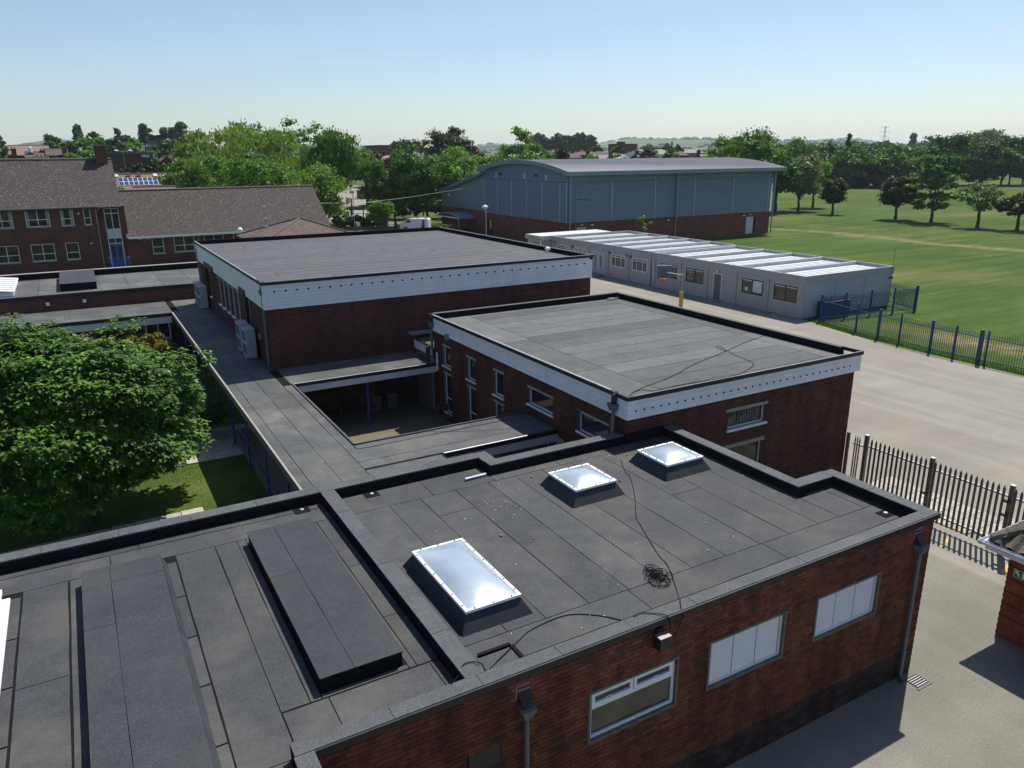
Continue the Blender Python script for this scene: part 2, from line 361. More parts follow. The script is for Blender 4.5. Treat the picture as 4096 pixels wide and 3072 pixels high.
# ------------------------------------------------------------------ mesh helpers
class MB:
    def __init__(s): s.v = []; s.f = []; s.tone = []
    def quadbox(s, P):
        b = len(s.v); s.v += P
        s.f += [(b, b+3, b+2, b+1), (b+4, b+5, b+6, b+7), (b, b+1, b+5, b+4), (b+1, b+2, b+6, b+5), (b+2, b+3, b+7, b+6), (b+3, b, b+4, b+7)]
    def box(s, x0, x1, y0, y1, z0, z1):
        if x0 > x1: x0, x1 = x1, x0
        if y0 > y1: y0, y1 = y1, y0
        if z0 > z1: z0, z1 = z1, z0
        s.quadbox([(x0, y0, z0), (x1, y0, z0), (x1, y1, z0), (x0, y1, z0), (x0, y0, z1), (x1, y0, z1), (x1, y1, z1), (x0, y1, z1)]); return s
    def fbox(s, face, c, a0, a1, d0, d1, z0, z1):
        """box on a wall face: a along it, d out of it, z up"""
        if face == 'y-': s.box(a0, a1, c-d1, c-d0, z0, z1)
        elif face == 'y+': s.box(a0, a1, c+d0, c+d1, z0, z1)
        elif face == 'x-': s.box(c-d1, c-d0, a0, a1, z0, z1)
        else: s.box(c+d0, c+d1, a0, a1, z0, z1)
        return s
    def obox(s, c, ux, L, w, z0, z1):
        """box along the horizontal direction ux, length L, width w, centred at c"""
        ux = np.array(ux, float); ux /= np.linalg.norm(ux); uy = np.array([-ux[1], ux[0]])
        P = []
        for z in (z0, z1):
            for a, b_ in ((-1, -1), (1, -1), (1, 1), (-1, 1)):
                q = np.array(c[:2])+ux*a*L/2+uy*b_*w/2; P.append((q[0], q[1], z))
        s.quadbox(P); return s
    def prism(s, poly, z0, z1):
        """counter-clockwise xy polygon extruded"""
        b = len(s.v); n = len(poly); s.v += [(x, y, z0) for x, y in poly]+[(x, y, z1) for x, y in poly]
        s.f.append(tuple(range(b+n-1, b-1, -1))); s.f.append(tuple(range(b+n, b+2*n)))
        for i in range(n): j = (i+1) % n; s.f.append((b+i, b+j, b+n+j, b+n+i))
        return s
    def poly(s, P): b = len(s.v); s.v += [tuple(p) for p in P]; s.f.append(tuple(range(b, b+len(P)))); return s
    def slab(s, P, t):
        """planar polygon P (ccw seen from above) thickened downward by t"""
        b = len(s.v); n = len(P); s.v += [tuple(p) for p in P]+[(p[0], p[1], p[2]-t) for p in P]
        s.f.append(tuple(range(b, b+n))); s.f.append(tuple(range(b+2*n-1, b+n-1, -1)))
        for i in range(n): j = (i+1) % n; s.f.append((b+j, b+i, b+n+i, b+n+j))
        return s
    def tube(s, pts, rad, n=8, cap=True):
        pts = [np.array(p, float) for p in pts]; m = len(pts)
        if isinstance(rad, (int, float)): rad = [rad]*m
        b = len(s.v); prev = None
        for i, p in enumerate(pts):
            d = pts[min(i+1, m-1)]-pts[max(i-1, 0)]; d = d/(np.linalg.norm(d)+1e-9)
            u = np.cross(d, (0, 0, 1) if abs(d[2]) < .9 else (1, 0, 0)) if prev is None else prev-d*(prev@d)
            u /= np.linalg.norm(u)+1e-9; w = np.cross(d, u); prev = u
            for k in range(n):
                a = 2*math.pi*k/n; q = p+rad[i]*(math.cos(a)*u+math.sin(a)*w); s.v.append(tuple(q))
        for i in range(m-1):
            for k in range(n):
                k2 = (k+1) % n; s.f.append((b+i*n+k, b+i*n+k2, b+(i+1)*n+k2, b+(i+1)*n+k))
        if cap: s.f.append(tuple(range(b+n-1, b-1, -1))); s.f.append(tuple(b+(m-1)*n+k for k in range(n)))
        return s
    def lathe(s, c, prof, n=12):
        """prof = [(r, z)] round the vertical through c"""
        b = len(s.v)
        for r, z in prof:
            for k in range(n): a = 2*math.pi*k/n; s.v.append((c[0]+r*math.cos(a), c[1]+r*math.sin(a), c[2]+z))
        for i in range(len(prof)-1):
            for k in range(n): k2 = (k+1) % n; s.f.append((b+i*n+k, b+i*n+k2, b+(i+1)*n+k2, b+(i+1)*n+k))
        s.f.append(tuple(range(b+n-1, b-1, -1))); s.f.append(tuple(b+(len(prof)-1)*n+k for k in range(n)))
        return s
    def mesh(s, name, mat):
        me = bpy.data.meshes.new(name); me.from_pydata(s.v, [], s.f); me.materials.append(mat); return me

def link(name, me, parent=None, loc=(0, 0, 0)):
    o = bpy.data.objects.new(name, me); COL.objects.link(o); o.location = loc
    if parent is not None:
        o.parent = parent
        if parent.type == 'EMPTY': o.matrix_parent_inverse = Matrix.Translation(-parent.location)
    return o
def part(name, mb, mat, parent, label=None):
    o = link(name, mb.mesh(name, M[mat] if isinstance(mat, str) else mat), parent)
    if label: o['label'] = label
    return o
def thing(name, label, cat, loc, group=None):
    o = bpy.data.objects.new(name, None); COL.objects.link(o); o.location = loc; o.empty_display_size = .3
    o['label'] = label; o['category'] = cat
    if group: o['group'] = group
    return o
def single(name, mb, mat, label, cat, group=None):
    o = link(name, mb.mesh(name, M[mat])); o['label'] = label; o['category'] = cat
    if group: o['group'] = group
    return o
def structure(name, me_or_mb, mat=None):
    me = me_or_mb.mesh(name, M[mat]) if isinstance(me_or_mb, MB) else me_or_mb
    o = link(name, me); o['kind'] = 'structure'; return o
def copy_tree(o, loc=None, label=None, rz=None):
    c = o.copy(); COL.objects.link(c)
    if loc is not None: c.location = loc
    if rz is not None: c.rotation_euler = (0, 0, rz)
    if label: c['label'] = label
    for ch in o.children:
        d = ch.copy(); COL.objects.link(d); d.parent = c
        for g_ in ch.children:
            e = g_.copy(); COL.objects.link(e); e.parent = d
    return c

def wall(mb, face, c, a0, a1, z0, z1, holes=(), th=.2, out=0.0):
    """a wall slab with rectangular holes [(a0,a1,z0,z1)]"""
    za = sorted({z0, z1, *[min(max(h[2], z0), z1) for h in holes], *[min(max(h[3], z0), z1) for h in holes]})
    for k in range(len(za)-1):
        zl, zh = za[k], za[k+1]; zm = (zl+zh)/2
        cuts = sorted([(max(h[0], a0), min(h[1], a1)) for h in holes if h[2] < zm < h[3]])
        x = a0
        for h0, h1 in cuts:
            if h0 > x+1e-6: mb.fbox(face, c, x, h0, -th, out, zl, zh)
            x = max(x, h1)
        if x < a1-1e-6: mb.fbox(face, c, x, a1, -th, out, zl, zh)
    return mb

BRK = {}
def lay_bricks(parent, face, c, a0, a1, z0, z1, holes, mat, bond='stretcher', L=.211, h=.0755, j=.010, single_n=300, see=None, seed=1, d0=-.010):
    """every brick of a face, proud of the mortar; the nearest single_n in view are parts, the rest one 'stuff' part"""
    rnd = random.Random(seed); out = []
    rows = int(round((z1-z0)/h)); h = (z1-z0)/rows
    for r in range(rows):
        zl = z0+r*h; x = a0-(0 if bond != 'stretcher' else (L/2 if r % 2 else 0))
        if bond == 'flemish': x = a0-(.17 if r % 2 else 0)
        k = r
        while x < a1:
            ln = L if bond == 'stretcher' else (.225 if k % 2 else .1125); k += 1
            lo, hi = max(x, a0), min(x+ln, a1); x += ln
            if hi-lo < .04: continue
            zc = zl+h/2; segs = [(lo, hi)]
            for hh in holes:
                if hh[2] < zc < hh[3]:
                    ns = []
                    for s0, s1 in segs:
                        if s1 <= hh[0] or s0 >= hh[1]: ns.append((s0, s1)); continue
                        if hh[0]-s0 > .03: ns.append((s0, hh[0]))
                        if s1-hh[1] > .03: ns.append((hh[1], s1))
                    segs = ns
            for s0, s1 in segs: out.append((s0+j/2, s1-j/2, zl+j/2, zl+h-j/2, rnd.random(), rnd.uniform(-.002, .004)))
    cand = []
    for i, q in enumerate(out):
        a, z = (q[0]+q[1])/2, (q[2]+q[3])/2
        P = (a, c, z) if face[0] == 'y' else (c, a, z)
        if in_view(P) and (see is None or see(a, z)):
            cand.append((project(P)[2]*(1 if q[1]-q[0] > .09 else 1.6), i))
    cand.sort(); near = {i for _, i in cand[:single_n]}
    mb = MB(); tones = []
    for i, q in enumerate(out):
        if i in near: continue
        mb.fbox(face, c, q[0], q[1], d0, q[5], q[2], q[3]); tones += [q[4]]*6
    me = mb.mesh('brick', M[mat])
    at = me.attributes.new('tone', 'FLOAT', 'FACE'); at.data.foreach_set('value', tones)
    o = link('brickwork', me, parent); o['kind'] = 'stuff'
    for i in near:
        q = out[i]; key = (face[0], round(q[1]-q[0], 2), round(q[3]-q[2], 3), mat)
        if key not in BRK:
            b2 = MB(); hw, hh = (q[1]-q[0])/2, (q[3]-q[2])/2
            b2.fbox(face, 0, -hw, hw, d0, 0.002, -hh, hh); BRK[key] = b2.mesh('brick', M[mat])
        a, z = (q[0]+q[1])/2, (q[2]+q[3])/2
        off = q[5]
        P = {'y-': (a, c-off, z), 'x-': (c-off, a, z)}[face]
        link('brick', BRK[key], parent, P)
    return o

def window(parent, face, c, a0, a1, z0, z1, v=(), h=(), frame='upvc', pane='glass', fw=.055, rec=.07, sill=None, lintel=None, tr=None, label=None, name='window', surround=None, depth=.05):
    """frame with mullions at fractions v and transoms at fractions h; every light is a pane"""
    m = MB(); d1, d0 = -rec, -rec-depth
    m.fbox(face, c, a0, a1, d0, d1, z0, z0+fw); m.fbox(face, c, a0, a1, d0, d1, z1-fw, z1)
    m.fbox(face, c, a0, a0+fw, d0, d1, z0+fw, z1-fw); m.fbox(face, c, a1-fw, a1, d0, d1, z0+fw, z1-fw)
    As = [a0+fw]+[a0+(a1-a0)*t for t in v]+[a1-fw]; Zs = [z0+fw]+[z0+(z1-z0)*t for t in h]+[z1-fw]
    for t in As[1:-1]: m.fbox(face, c, t-fw*.45, t+fw*.45, d0, d1, z0+fw, z1-fw)
    for t in Zs[1:-1]:
        for i in range(len(As)-1):
            l_ = As[i]+(fw*.45 if i else 0); r_ = As[i+1]-(fw*.45 if i < len(As)-2 else 0)
            m.fbox(face, c, l_, r_, d0, d1, t-fw*.45, t+fw*.45)
    w = part(name, m, frame, parent, label)
    for i in range(len(As)-1):
        for k in range(len(Zs)-1):
            l_ = As[i]+(fw*.45 if i else 0); r_ = As[i+1]-(fw*.45 if i < len(As)-2 else 0)
            b_ = Zs[k]+(fw*.45 if k else 0); t_ = Zs[k+1]-(fw*.45 if k < len(Zs)-2 else 0)
            p = MB().fbox(face, c, l_, r_, d0+.005, d0+.03, b_, t_)
            part('pane', p, pane if isinstance(pane, str) else pane[(i+k) % len(pane)], w)
    if sill: part('sill', MB().fbox(face, c, a0-.06, a1+.06, d0, sill[0], z0-sill[1], z0-.001), sill[2], w)
    if lintel: part('lintel', MB().fbox(face, c, a0-lintel[1], a1+lintel[1], -.15, .004, z1+.002, z1+lintel[0]), lintel[2], w)
    return w
# ------------------------------------------------------------------ setting
def ss(x): x = np.clip(x, 0, 1); return x*x*(3-2*x)
def tz(x, y):
    x = np.asarray(x, float); y = np.asarray(y, float)
    z = ss((19-x)/8)*(.45*ss((y-10)/12)+.5*ss((y-35)/30))
    D = np.hypot(x, y); az = np.degrees(np.arctan2(x, y))
    z = z+3.0*ss((D-170)/200)*ss((56-az)/10)+1.0*ss((D-300)/200)
    r = ss((D-900)/3200)
    hills = 50+16*np.sin(az*.16+1.0)+9*np.sin(az*.51)+5*np.sin(az*1.3+D*.0006)+4*np.sin(D*.0021+az*.2)
    return z+r*hills
def tzf(x, y): return float(tz(x, y))

def grid_axis(lo, hi):
    a = [0.0]; 
    while a[-1] < hi: a.append(a[-1]+(4 if a[-1] < 120 else 4+(a[-1]-120)*.06))
    b_ = [0.0]
    while b_[-1] > lo: b_.append(b_[-1]-(4 if b_[-1] > -60 else 4+(-60-b_[-1])*.10))
    return np.array(sorted(set(a+b_)))
gx = grid_axis(-6500, 9000); gy = grid_axis(-400, 9000)
X_, Y_ = np.meshgrid(gx, gy); Z_ = tz(X_, Y_)
nx_, ny_ = len(gx), len(gy)
V = np.stack([X_.ravel(), Y_.ravel(), Z_.ravel()], 1)
idx = np.arange(nx_*ny_).reshape(ny_, nx_)
F_ = np.stack([idx[:-1, :-1].ravel(), idx[:-1, 1:].ravel(), idx[1:, 1:].ravel(), idx[1:, :-1].ravel()], 1)
def np_mesh(name, V, F, mat, tone=None, smooth=False):
    me = bpy.data.meshes.new(name); n = F.shape[1]
    me.vertices.add(len(V)); me.vertices.foreach_set('co', np.ascontiguousarray(V, dtype=np.float32).ravel())
    me.loops.add(F.size); me.loops.foreach_set('vertex_index', np.ascontiguousarray(F, dtype=np.int32).ravel())
    me.polygons.add(len(F)); me.polygons.foreach_set('loop_start', np.arange(0, F.size, n, dtype=np.int32))
    me.update(calc_edges=True)
    if tone is not None:
        a = me.attributes.new('tone', 'FLOAT', 'FACE'); a.data.foreach_set('value', np.ascontiguousarray(tone, dtype=np.float32))
    me.polygons.foreach_set('use_smooth', np.full(len(F), smooth))
    me.materials.append(mat); return me
near = (np.hypot(V[F_[:, 0], 0], V[F_[:, 0], 1]) < 620)
structure('ground', np_mesh('ground', V, F_[near], M['grass'], smooth=True))
structure('hills', np_mesh('hills', V, F_[~near], M['far_land'], smooth=True))

def sheet(name, poly, mat, z=.004, sub=None):
    m_ = MB(); m_.poly([(x, y, tzf(x, y)+z) for x, y in poly]); return structure(name, m_, mat)
pg = [(19.2, 8.2), (60, -30), (39.2, -30), (39.35, 12), (39.45, 20), (39.55, 24), (39.9, 28.6), (40.5, 31.5), (40.9, 33.2), (41.0, 75), (19.2, 75)]
sheet('playground', [(19.2, -30), (39.2, -30), (39.35, 12), (39.45, 20), (39.55, 24), (39.9, 28.6), (40.5, 31.5), (41.0, 33.2), (41.0, 76), (19.2, 76)], 'tarmac')
sheet('yard', [(-30, -30), (19.2, -30), (19.2, 9.5), (-30, 9.5)], 'tarmac_yard')
sheet('yard_strip', [(14.0, 9.5), (19.2, 9.5), (19.2, 14.6), (14.0, 14.6)], 'tarmac_yard', .006)
sheet('car_park', [(22, 84), (44, 84), (47, 104), (42, 111.5), (34, 112.5), (22, 112)], 'tarmac_road', .006)
sheet('drive', [(40, 110), (44, 108), (47.5, 118), (45, 125), (38, 130), (36.5, 127), (42.5, 121), (42, 114)], 'tarmac_road', .010)
sheet('far_car_park', [(40, 160), (98, 175), (120, 235), (60, 245)], 'tarmac', .01)
sheet('far_forecourt', [(38.5, 132.5), (46.5, 130.5), (52, 150), (44, 156)], 'paving', .01)
k_ = MB(); k_.tube([(34.2, 112.9, .08), (41.2, 112.2, .08), (42.6, 111.2, .08), (43.6, 108.5, .08)], .09, 6)
structure('kerb', k_, 'concrete')
# pale slabs laid along the foot of the palisade fence
pv = thing('footpath', 'pale concrete slab path running beside the spiked grey fence', 'path', (22, 12, 0)); pv['kind'] = 'structure'
del pv['category']
rnd = random.Random(4)
for i in range(12):
    for j in range(3):
        x0 = 21.05+j*.62+(.3 if i > 5 else 0); y0 = 14.4-i*.62
        part('paving_slab', MB().box(x0, x0+.60, y0-.60, y0, -.02, .03+rnd.uniform(0, .006)), 'paving', pv)
# garden path
gp = thing('garden_path', 'worn slab path crossing the courtyard lawn', 'path', (3, 28, .45)); gp['kind'] = 'structure'
del gp['category']
for i in range(8):
    for j in range(5):
        x0 = .2+i*.68+(.3 if j % 2 else 0); y0 = 26.6+j*.66; 
        part('paving_slab', MB().box(x0, x0+.665, y0, y0+.645, tzf(x0, y0)-.05, tzf(x0, y0)+.035+rnd.uniform(0, .01)), 'paving', gp)
for i in range(14):
    x0 = -6.5+i*.62
    for j in range(2):
        y0 = 21.2+j*.62+i*.03
        part('paving_slab', MB().box(x0, x0+.60, y0, y0+.60, tzf(x0, y0)-.05, tzf(x0, y0)+.035+rnd.uniform(0, .01)), 'paving', gp)
structure('court_floor', MB().box(4.1, 11.6, 17.6, 28.5, .3, .76), 'court_floor')

# ------------------------------------------------------------------ near building
ZC, ZD = 3.716, 3.47
B1 = thing('brick_building', 'nearest red brick building with a dark felt flat roof, skylights and white framed windows', 'building', (4, 10, 0))
Hn = [(5.70, 7.48, 1.89, 2.84), (8.13, 9.97, 1.89, 2.85), (10.75, 12.57, 1.91, 2.85), (3.66, 4.2, 2.3, 2.62)]
w_ = MB(); wall(w_, 'y-', 7.80, 1.6, 14.06, 0, 3.48, Hn, .25, -.006)
w_.box(13.85, 14.056, 8.05, 10.25, 0, 3.48); w_.box(12.99, 14.056, 10.0, 10.25, 0, 3.48); w_.box(12.7, 12.95, 10.25, 14.42, 0, 3.48)
w_.box(7.6, 11.45, 14.44, 14.68, 0, 3.48); w_.box(-9, 7.6, 15.0, 15.25, 0, 3.48); w_.box(7.6, 7.85, 14.68, 15.25, 0, 3.48)
w_.box(-9, -8.8, 2, 15.0, 0, 3.48); w_.box(-8.8, 1.35, 2, 2.2, 0, 3.48); w_.box(1.36, 1.594, 2.2, 7.545, 0, 3.48)
part('wall', w_, 'mortar_near', B1)
lay_bricks(B1, 'y-', 7.80, 1.6, 14.066, .66, 3.60, Hn, 'brick_near', 'flemish', h=.0775, seed=3)
lay_bricks(B1, 'y-', 7.80, 1.6, 14.066, .0, .66, [], 'brick_dark', 'stretcher', .225, .0825, single_n=0, seed=5)
lay_bricks(B1, 'x-', 1.6, 2.0, 7.78, .0, 3.60, [], 'brick_near', 'flemish', h=.0775, single_n=0, seed=6)
# bricks of the right-hand face, seen edge-on as a toothed outline
tb = MB()
for r in range(46):
    tb.box(14.056, 14.068+.008*(r % 2), 7.80, 7.80+(.21 if r % 2 else .10), .005+r*.0775, .07+r*.0775)
o = part('corner_brickwork', tb, 'brick_dark', B1); o['kind'] = 'stuff'
# deck and upstands
dk = MB()
for q in ((4.06, 12.72, 8.0, 14.43), (12.72, 13.86, 8.0, 10.02), (4.06, 7.58, 14.43, 15.0), (-8.8, 3.78, 8.0, 15.0), (-8.8, 1.37, 2.0, 8.0), (7.58, 12.95, 14.43, 14.435)):
    dk.box(q[0], q[1], q[2], q[3], 3.3, ZD)
part('roof_deck', dk, 'bitumen', B1)
UP = [('x', 1.37, 14.14, 7.77, 8.0), ('y', 13.86, 14.14, 8.0, 10.32), ('x', 12.72, 13.86, 10.02, 10.32), ('y', 12.72, 13.0, 10.32, 14.42),
      ('x', 7.58, 11.46, 14.43, 14.72), ('y', 7.58, 7.88, 14.72, 15.3), ('x', -9.05, 7.58, 15.0, 15.3), ('y', 3.78, 4.06, 8.0, 15.0), ('y', 1.37, 1.6, 2.0, 7.77)]
up = MB()
for ax, x0, x1, y0, y1 in UP:
    if y0 == 7.77: up.box(x0, x1, y0, y1, 3.605, ZC-.03); up.box(x0, 13.9, 7.90, y1, 3.3, 3.604)
    elif x0 == 13.86: up.box(x0, x1, y0, y1, 3.605, ZC-.03); up.box(x0, 14.0, y0, y1, 3.3, 3.604)
    else: up.box(x0, x1, y0, y1, 3.3 if ax == 'y' else 3.301, ZC-.03)
up.box(11.46, 12.72, 14.38, 14.44, 3.3, 3.74)
part('parapet', up, 'bitumen', B1)
for ax, x0, x1, y0, y1 in UP:
    n = max(1, int(round((x1-x0 if ax == 'x' else y1-y0)/1.25)))
    for i in range(n):
        if ax == 'x':
            a, b_ = x0+(x1-x0)*i/n, x0+(x1-x0)*(i+1)/n
            c_ = MB().box(a+.004, b_-.004, y0-.004, y1+.012, ZC-.03, ZC+(.002 if i % 2 else 0))
        else:
            a, b_ = y0+(y1-y0)*i/n, y0+(y1-y0)*(i+1)/n
            c_ = MB().box(x0-.012, x1+.004, a+.004+(.012 if i == 0 else 0), b_-.004-(.014 if i == n-1 else 0), ZC-.03, ZC+(.002 if i % 2 else 0))
        part('parapet_cap', c_, 'felt_cap', B1)
part('drip_edge', MB().box(1.60, 14.165, 7.735, 7.768, 3.60, ZC-.012).box(14.142, 14.165, 7.77, 10.30, 3.60, ZC-.012), 'black_trim', B1)
# felt sheets
def felts(parent, lst, z, mat, t=.009, gap=.008, name='felt_sheet'):
    """felt sheets with slightly wandering laps, each a sheet of its own"""
    rq = random.Random(len(lst)*13+int(z*100))
    for q in lst:
        x0, x1, y0, y1 = q[0]+gap, q[1]-gap, q[2]+gap, q[3]-gap; zt = z+t+(q[4] if len(q) > 4 else 0); P = []; wv = min(.007, gap*.8)
        def side(p0, p1):
            n = max(1, min(14, int(math.hypot(p1[0]-p0[0], p1[1]-p0[1])/.55))); ox = (p1[1]-p0[1] != 0)
            for k in range(n):
                f = k/n; w = rq.uniform(-wv, wv) if k else 0; P.append((p0[0]+(p1[0]-p0[0])*f+(w if ox else 0), p0[1]+(p1[1]-p0[1])*f+(0 if ox else w)))
        side((x0, y0), (x1, y0)); side((x1, y0), (x1, y1)); side((x1, y1), (x0, y1)); side((x0, y1), (x0, y0))
        part(name, MB().prism(P, z, zt), mat, parent)
xs = [4.10, 4.96, 5.67, 6.51, 7.34, 8.04, 8.75, 9.59, 10.46, 11.26, 12.1, 12.72]
lst = []
for i in range(len(xs)-1):
    cut = 10.9+((i*37) % 5)*.55
    if i in (2, 6, 8): lst += [(xs[i], xs[i+1], 8.95, cut), (xs[i], xs[i+1], cut, 14.08)]
    else: lst.append((xs[i], xs[i+1], 8.95, 14.08))
lst += [(4.10, 7.3, 8.30, 8.95), (7.3, 10.5, 8.30, 8.95), (10.5, 13.80, 8.30, 8.95), (12.72, 13.5, 8.95, 9.95), (13.5, 13.82, 8.95, 9.95)]
lst += [(4.10, 6.0, 14.08, 14.95), (6.0, 7.54, 14.08, 14.95), (7.54, 9.3, 14.08, 14.40), (9.3, 11.2, 14.08, 14.40), (11.2, 12.70, 14.08, 14.40)]
x = 4.08
while x < 13.7: lst.append((x, min(x+1.27, 13.84), 8.02, 8.30)); x += 1.27
felts(B1, lst, ZD, 'felt_near')
lst = [(-1.66, -.98, 11.22, 14.13), (-1.66, -.98, 2.1, 11.22), (-.96, -.77, 2.1, 14.13), (.76, 1.46, 8.0, 14.13), (1.46, 1.86, 8.9, 14.13), (1.86, 2.02, 8.9, 14.13), (.76, 1.36, 2.1, 8.0),
       (3.30, 3.42, 8.9, 14.13), (3.42, 3.76, 8.9, 10.3), (3.42, 3.76, 10.3, 12.1), (3.42, 3.76, 12.1, 14.13), (1.47, 2.1, 8.26, 8.88), (2.1, 3.6, 8.26, 8.88), (3.6, 3.76, 8.02, 8.88), (1.47, 2.5, 8.02, 8.25), (2.5, 3.58, 8.02, 8.25),
       (-8.6, -4, 14.13, 14.75), (-4, -.3, 14.13, 14.75), (-.3, 3.76, 14.13, 14.75), (-8.6, -3.6, 14.76, 14.98), (-3.6, .2, 14.76, 14.98), (.2, 3.76, 14.76, 14.98), (2.02, 3.3, 13.93, 14.13), (2.02, 3.3, 8.9, 9.0)]
y = 2.2
while y < 13.9: lst += [(-2.0, -1.68, y, min(y+1.35, 14.1)), (.56, .75, y, min(y+1.28, 13.9))]; y += 1.3
lst += [(-8.6, -2.05, 2.1, 14.1)]
felts(B1, lst, ZD, 'felt_near')
# raised felt-covered curbs
c1 = part('roof_curb', MB().box(2.05, 3.24, 9.02, 13.90, 3.30, 3.70), 'bitumen', B1)
felts(c1, [(2.03, 2.53, 9.0, 12.02), (2.03, 2.53, 12.02, 13.92), (2.53, 3.26, 9.0, 13.92)], 3.70, 'felt_curb', .018, .004)
c2 = part('roof_curb', MB().box(-.75, .50, 2.1, 13.86, 3.30, 3.70), 'bitumen', B1)
felts(c2, [(-.76, -.32, 2.1, 11.88), (-.76, -.32, 11.88, 13.87), (-.32, .51, 2.1, 13.22), (-.32, .51, 13.22, 13.87)], 3.70, 'felt_curb', .018, .004)
y = 2.2
while y < 13.6:
    y2 = min(y+1.3, 13.84); sl_ = MB(); sl_.slab([(.512, y+.006, 3.70), (.60, y+.006, 3.485), (.60, y2-.006, 3.485), (.512, y2-.006, 3.70)], .03)
    part('curb_dressing', sl_, 'felt_curb', c2); y += 1.3
# skylights
def skylight(x0, x1, y0, y1, zt=3.79, ex=.15, nb=(4, 5)):
    k = MB(); b_ = [(x0-ex, y0-ex), (x1+ex, y0-ex), (x1+ex, y1+ex), (x0-ex, y1+ex)]; t_ = [(x0+.02, y0+.02), (x1-.02, y0+.02), (x1-.02, y1-.02), (x0+.02, y1-.02)]
    k.quadbox([(*p, 3.46) for p in b_]+[(*p, zt-.03) for p in t_])
    k = part('skylight', k, 'felt_curb', B1)
    f = MB(); w = .055
    f.box(x0, x1, y0, y0+w, zt-.03, zt+.015); f.box(x0, x1, y1-w, y1, zt-.03, zt+.015); f.box(x0, x0+w, y0+w, y1-w, zt-.03, zt+.015); f.box(x1-w, x1, y0+w, y1-w, zt-.03, zt+.015)
    part('frame', f, 'upvc_bright', k)
    n = 16; vs = []; fs = []
    for j in range(n+1):
        for i in range(n+1):
            u, v = 2*i/n-1, 2*j/n-1
            h = .13*(1-abs(u)**2.6)*(1-abs(v)**2.6)
            vs.append((x0+w+(x1-x0-2*w)*i/n, y0+w+(y1-y0-2*w)*j/n, zt+.002+h))
    for j in range(n):
        for i in range(n): a = j*(n+1)+i; fs.append((a, a+1, a+n+2, a+n+1))
    me = bpy.data.meshes.new('dome'); me.from_pydata(vs, [], fs); me.materials.append(M['dome'])
    me.polygons.foreach_set('use_smooth', [True]*len(fs)); link('dome', me, k)
    bm_ = MB().lathe((0, 0, 0), [(.018, 0), (.018, .010), (.008, .016)], 8).mesh('bolt', M['grey_pipe'])
    for i in range(nb[0]):
        xx = x0+(x1-x0)*(i+.5)/nb[0]
        link('bolt', bm_, k, (xx, y0+w/2, zt+.015)); link('bolt', bm_, k, (xx, y1-w/2, zt+.015))
    for i in range(nb[1]):
        yy = y0+(y1-y0)*(i+.5)/nb[1]
        link('bolt', bm_, k, (x0+w/2, yy, zt+.015)); link('bolt', bm_, k, (x1-w/2, yy, zt+.015))
skylight(4.42, 5.42, 9.31, 11.49, nb=(3, 6)); skylight(8.40, 9.47, 12.13, 13.23, nb=(3, 4)); skylight(10.95, 12.04, 12.19, 13.29, nb=(3, 4))
# white ribbed roof light at the left edge of the roof
rl = MB(); rl.box(-3.2, -1.92, 9.0, 13.6, 3.46, 3.60); rk = part('roof_light', rl, 'upvc_bright', B1)
part('frame', MB().box(-3.25, -1.80, 8.95, 13.70, 3.60, 3.64), 'upvc_bright', rk)
for i in range(8):
    y = 9.2+i*.6; part('rib', MB().box(-3.0, -1.93, y, y+.05, 3.64, 3.74), 'upvc_bright', rk)
part('rib', MB().box(-1.99, -1.92, 9.0, 13.95, 3.642, 3.70), 'upvc_bright', rk); part('pane', MB().box(-3.0, -2.0, 9.02, 13.6, 3.641, 3.66), 'dome', rk)
# windows
def surround(a0, a1, z0, z1):
    s = MB(); t = .045
    s.fbox('y-', 7.80, a0-t, a1+t, -.12, .012, z1, z1+t); s.fbox('y-', 7.80, a0-t, a1+t, -.12, .012, z0-t, z0)
    s.fbox('y-', 7.80, a0-t, a0, -.12, .011, z0, z1); s.fbox('y-', 7.80, a1, a1+t, -.12, .011, z0, z1); return s
def nwin(h, **kw):
    a0, a1, z0, z1 = h[0]+.045, h[1]-.045, h[2]+.045, h[3]-.045
    w = window(B1, 'y-', 7.80, a0, a1, z0, z1, rec=.045, depth=.06, **kw)
    part('surround', surround(a0, a1, z0, z1), 'dark_surround', w); return w
wA = window(B1, 'y-', 7.80, 5.745, 7.435, 1.935, 2.795, v=(), h=(), rec=.045, depth=.06, pane='glass_olive', fw=.05, label='clear glazed window with two small top lights')
part('surround', surround(5.745, 7.435, 1.935, 2.795), 'dark_surround', wA)
s_ = MB(); zt_ = 2.50
s_.fbox('y-', 7.80, 5.795, 7.385, -.10, -.036, zt_-.03, zt_+.03)
for a, b_ in ((5.795, 6.58), (6.60, 7.385)):
    s_.fbox('y-', 7.80, a, a+.055, -.095, -.033, zt_+.03, 2.745); s_.fbox('y-', 7.80, b_-.055, b_, -.095, -.033, zt_+.03, 2.745)
    s_.fbox('y-', 7.80, a+.055, b_-.055, -.095, -.033, 2.695, 2.745); s_.fbox('y-', 7.80, a+.055, b_-.055, -.095, -.033, zt_+.03, zt_+.075)
part('casement', s_, 'upvc', wA)
for a in (6.1, 7.0): part('handle', MB().tube([(a-.05, 7.825, 2.60), (a, 7.82, 2.625), (a+.07, 7.825, 2.61)], .009, 6), 'upvc', wA)
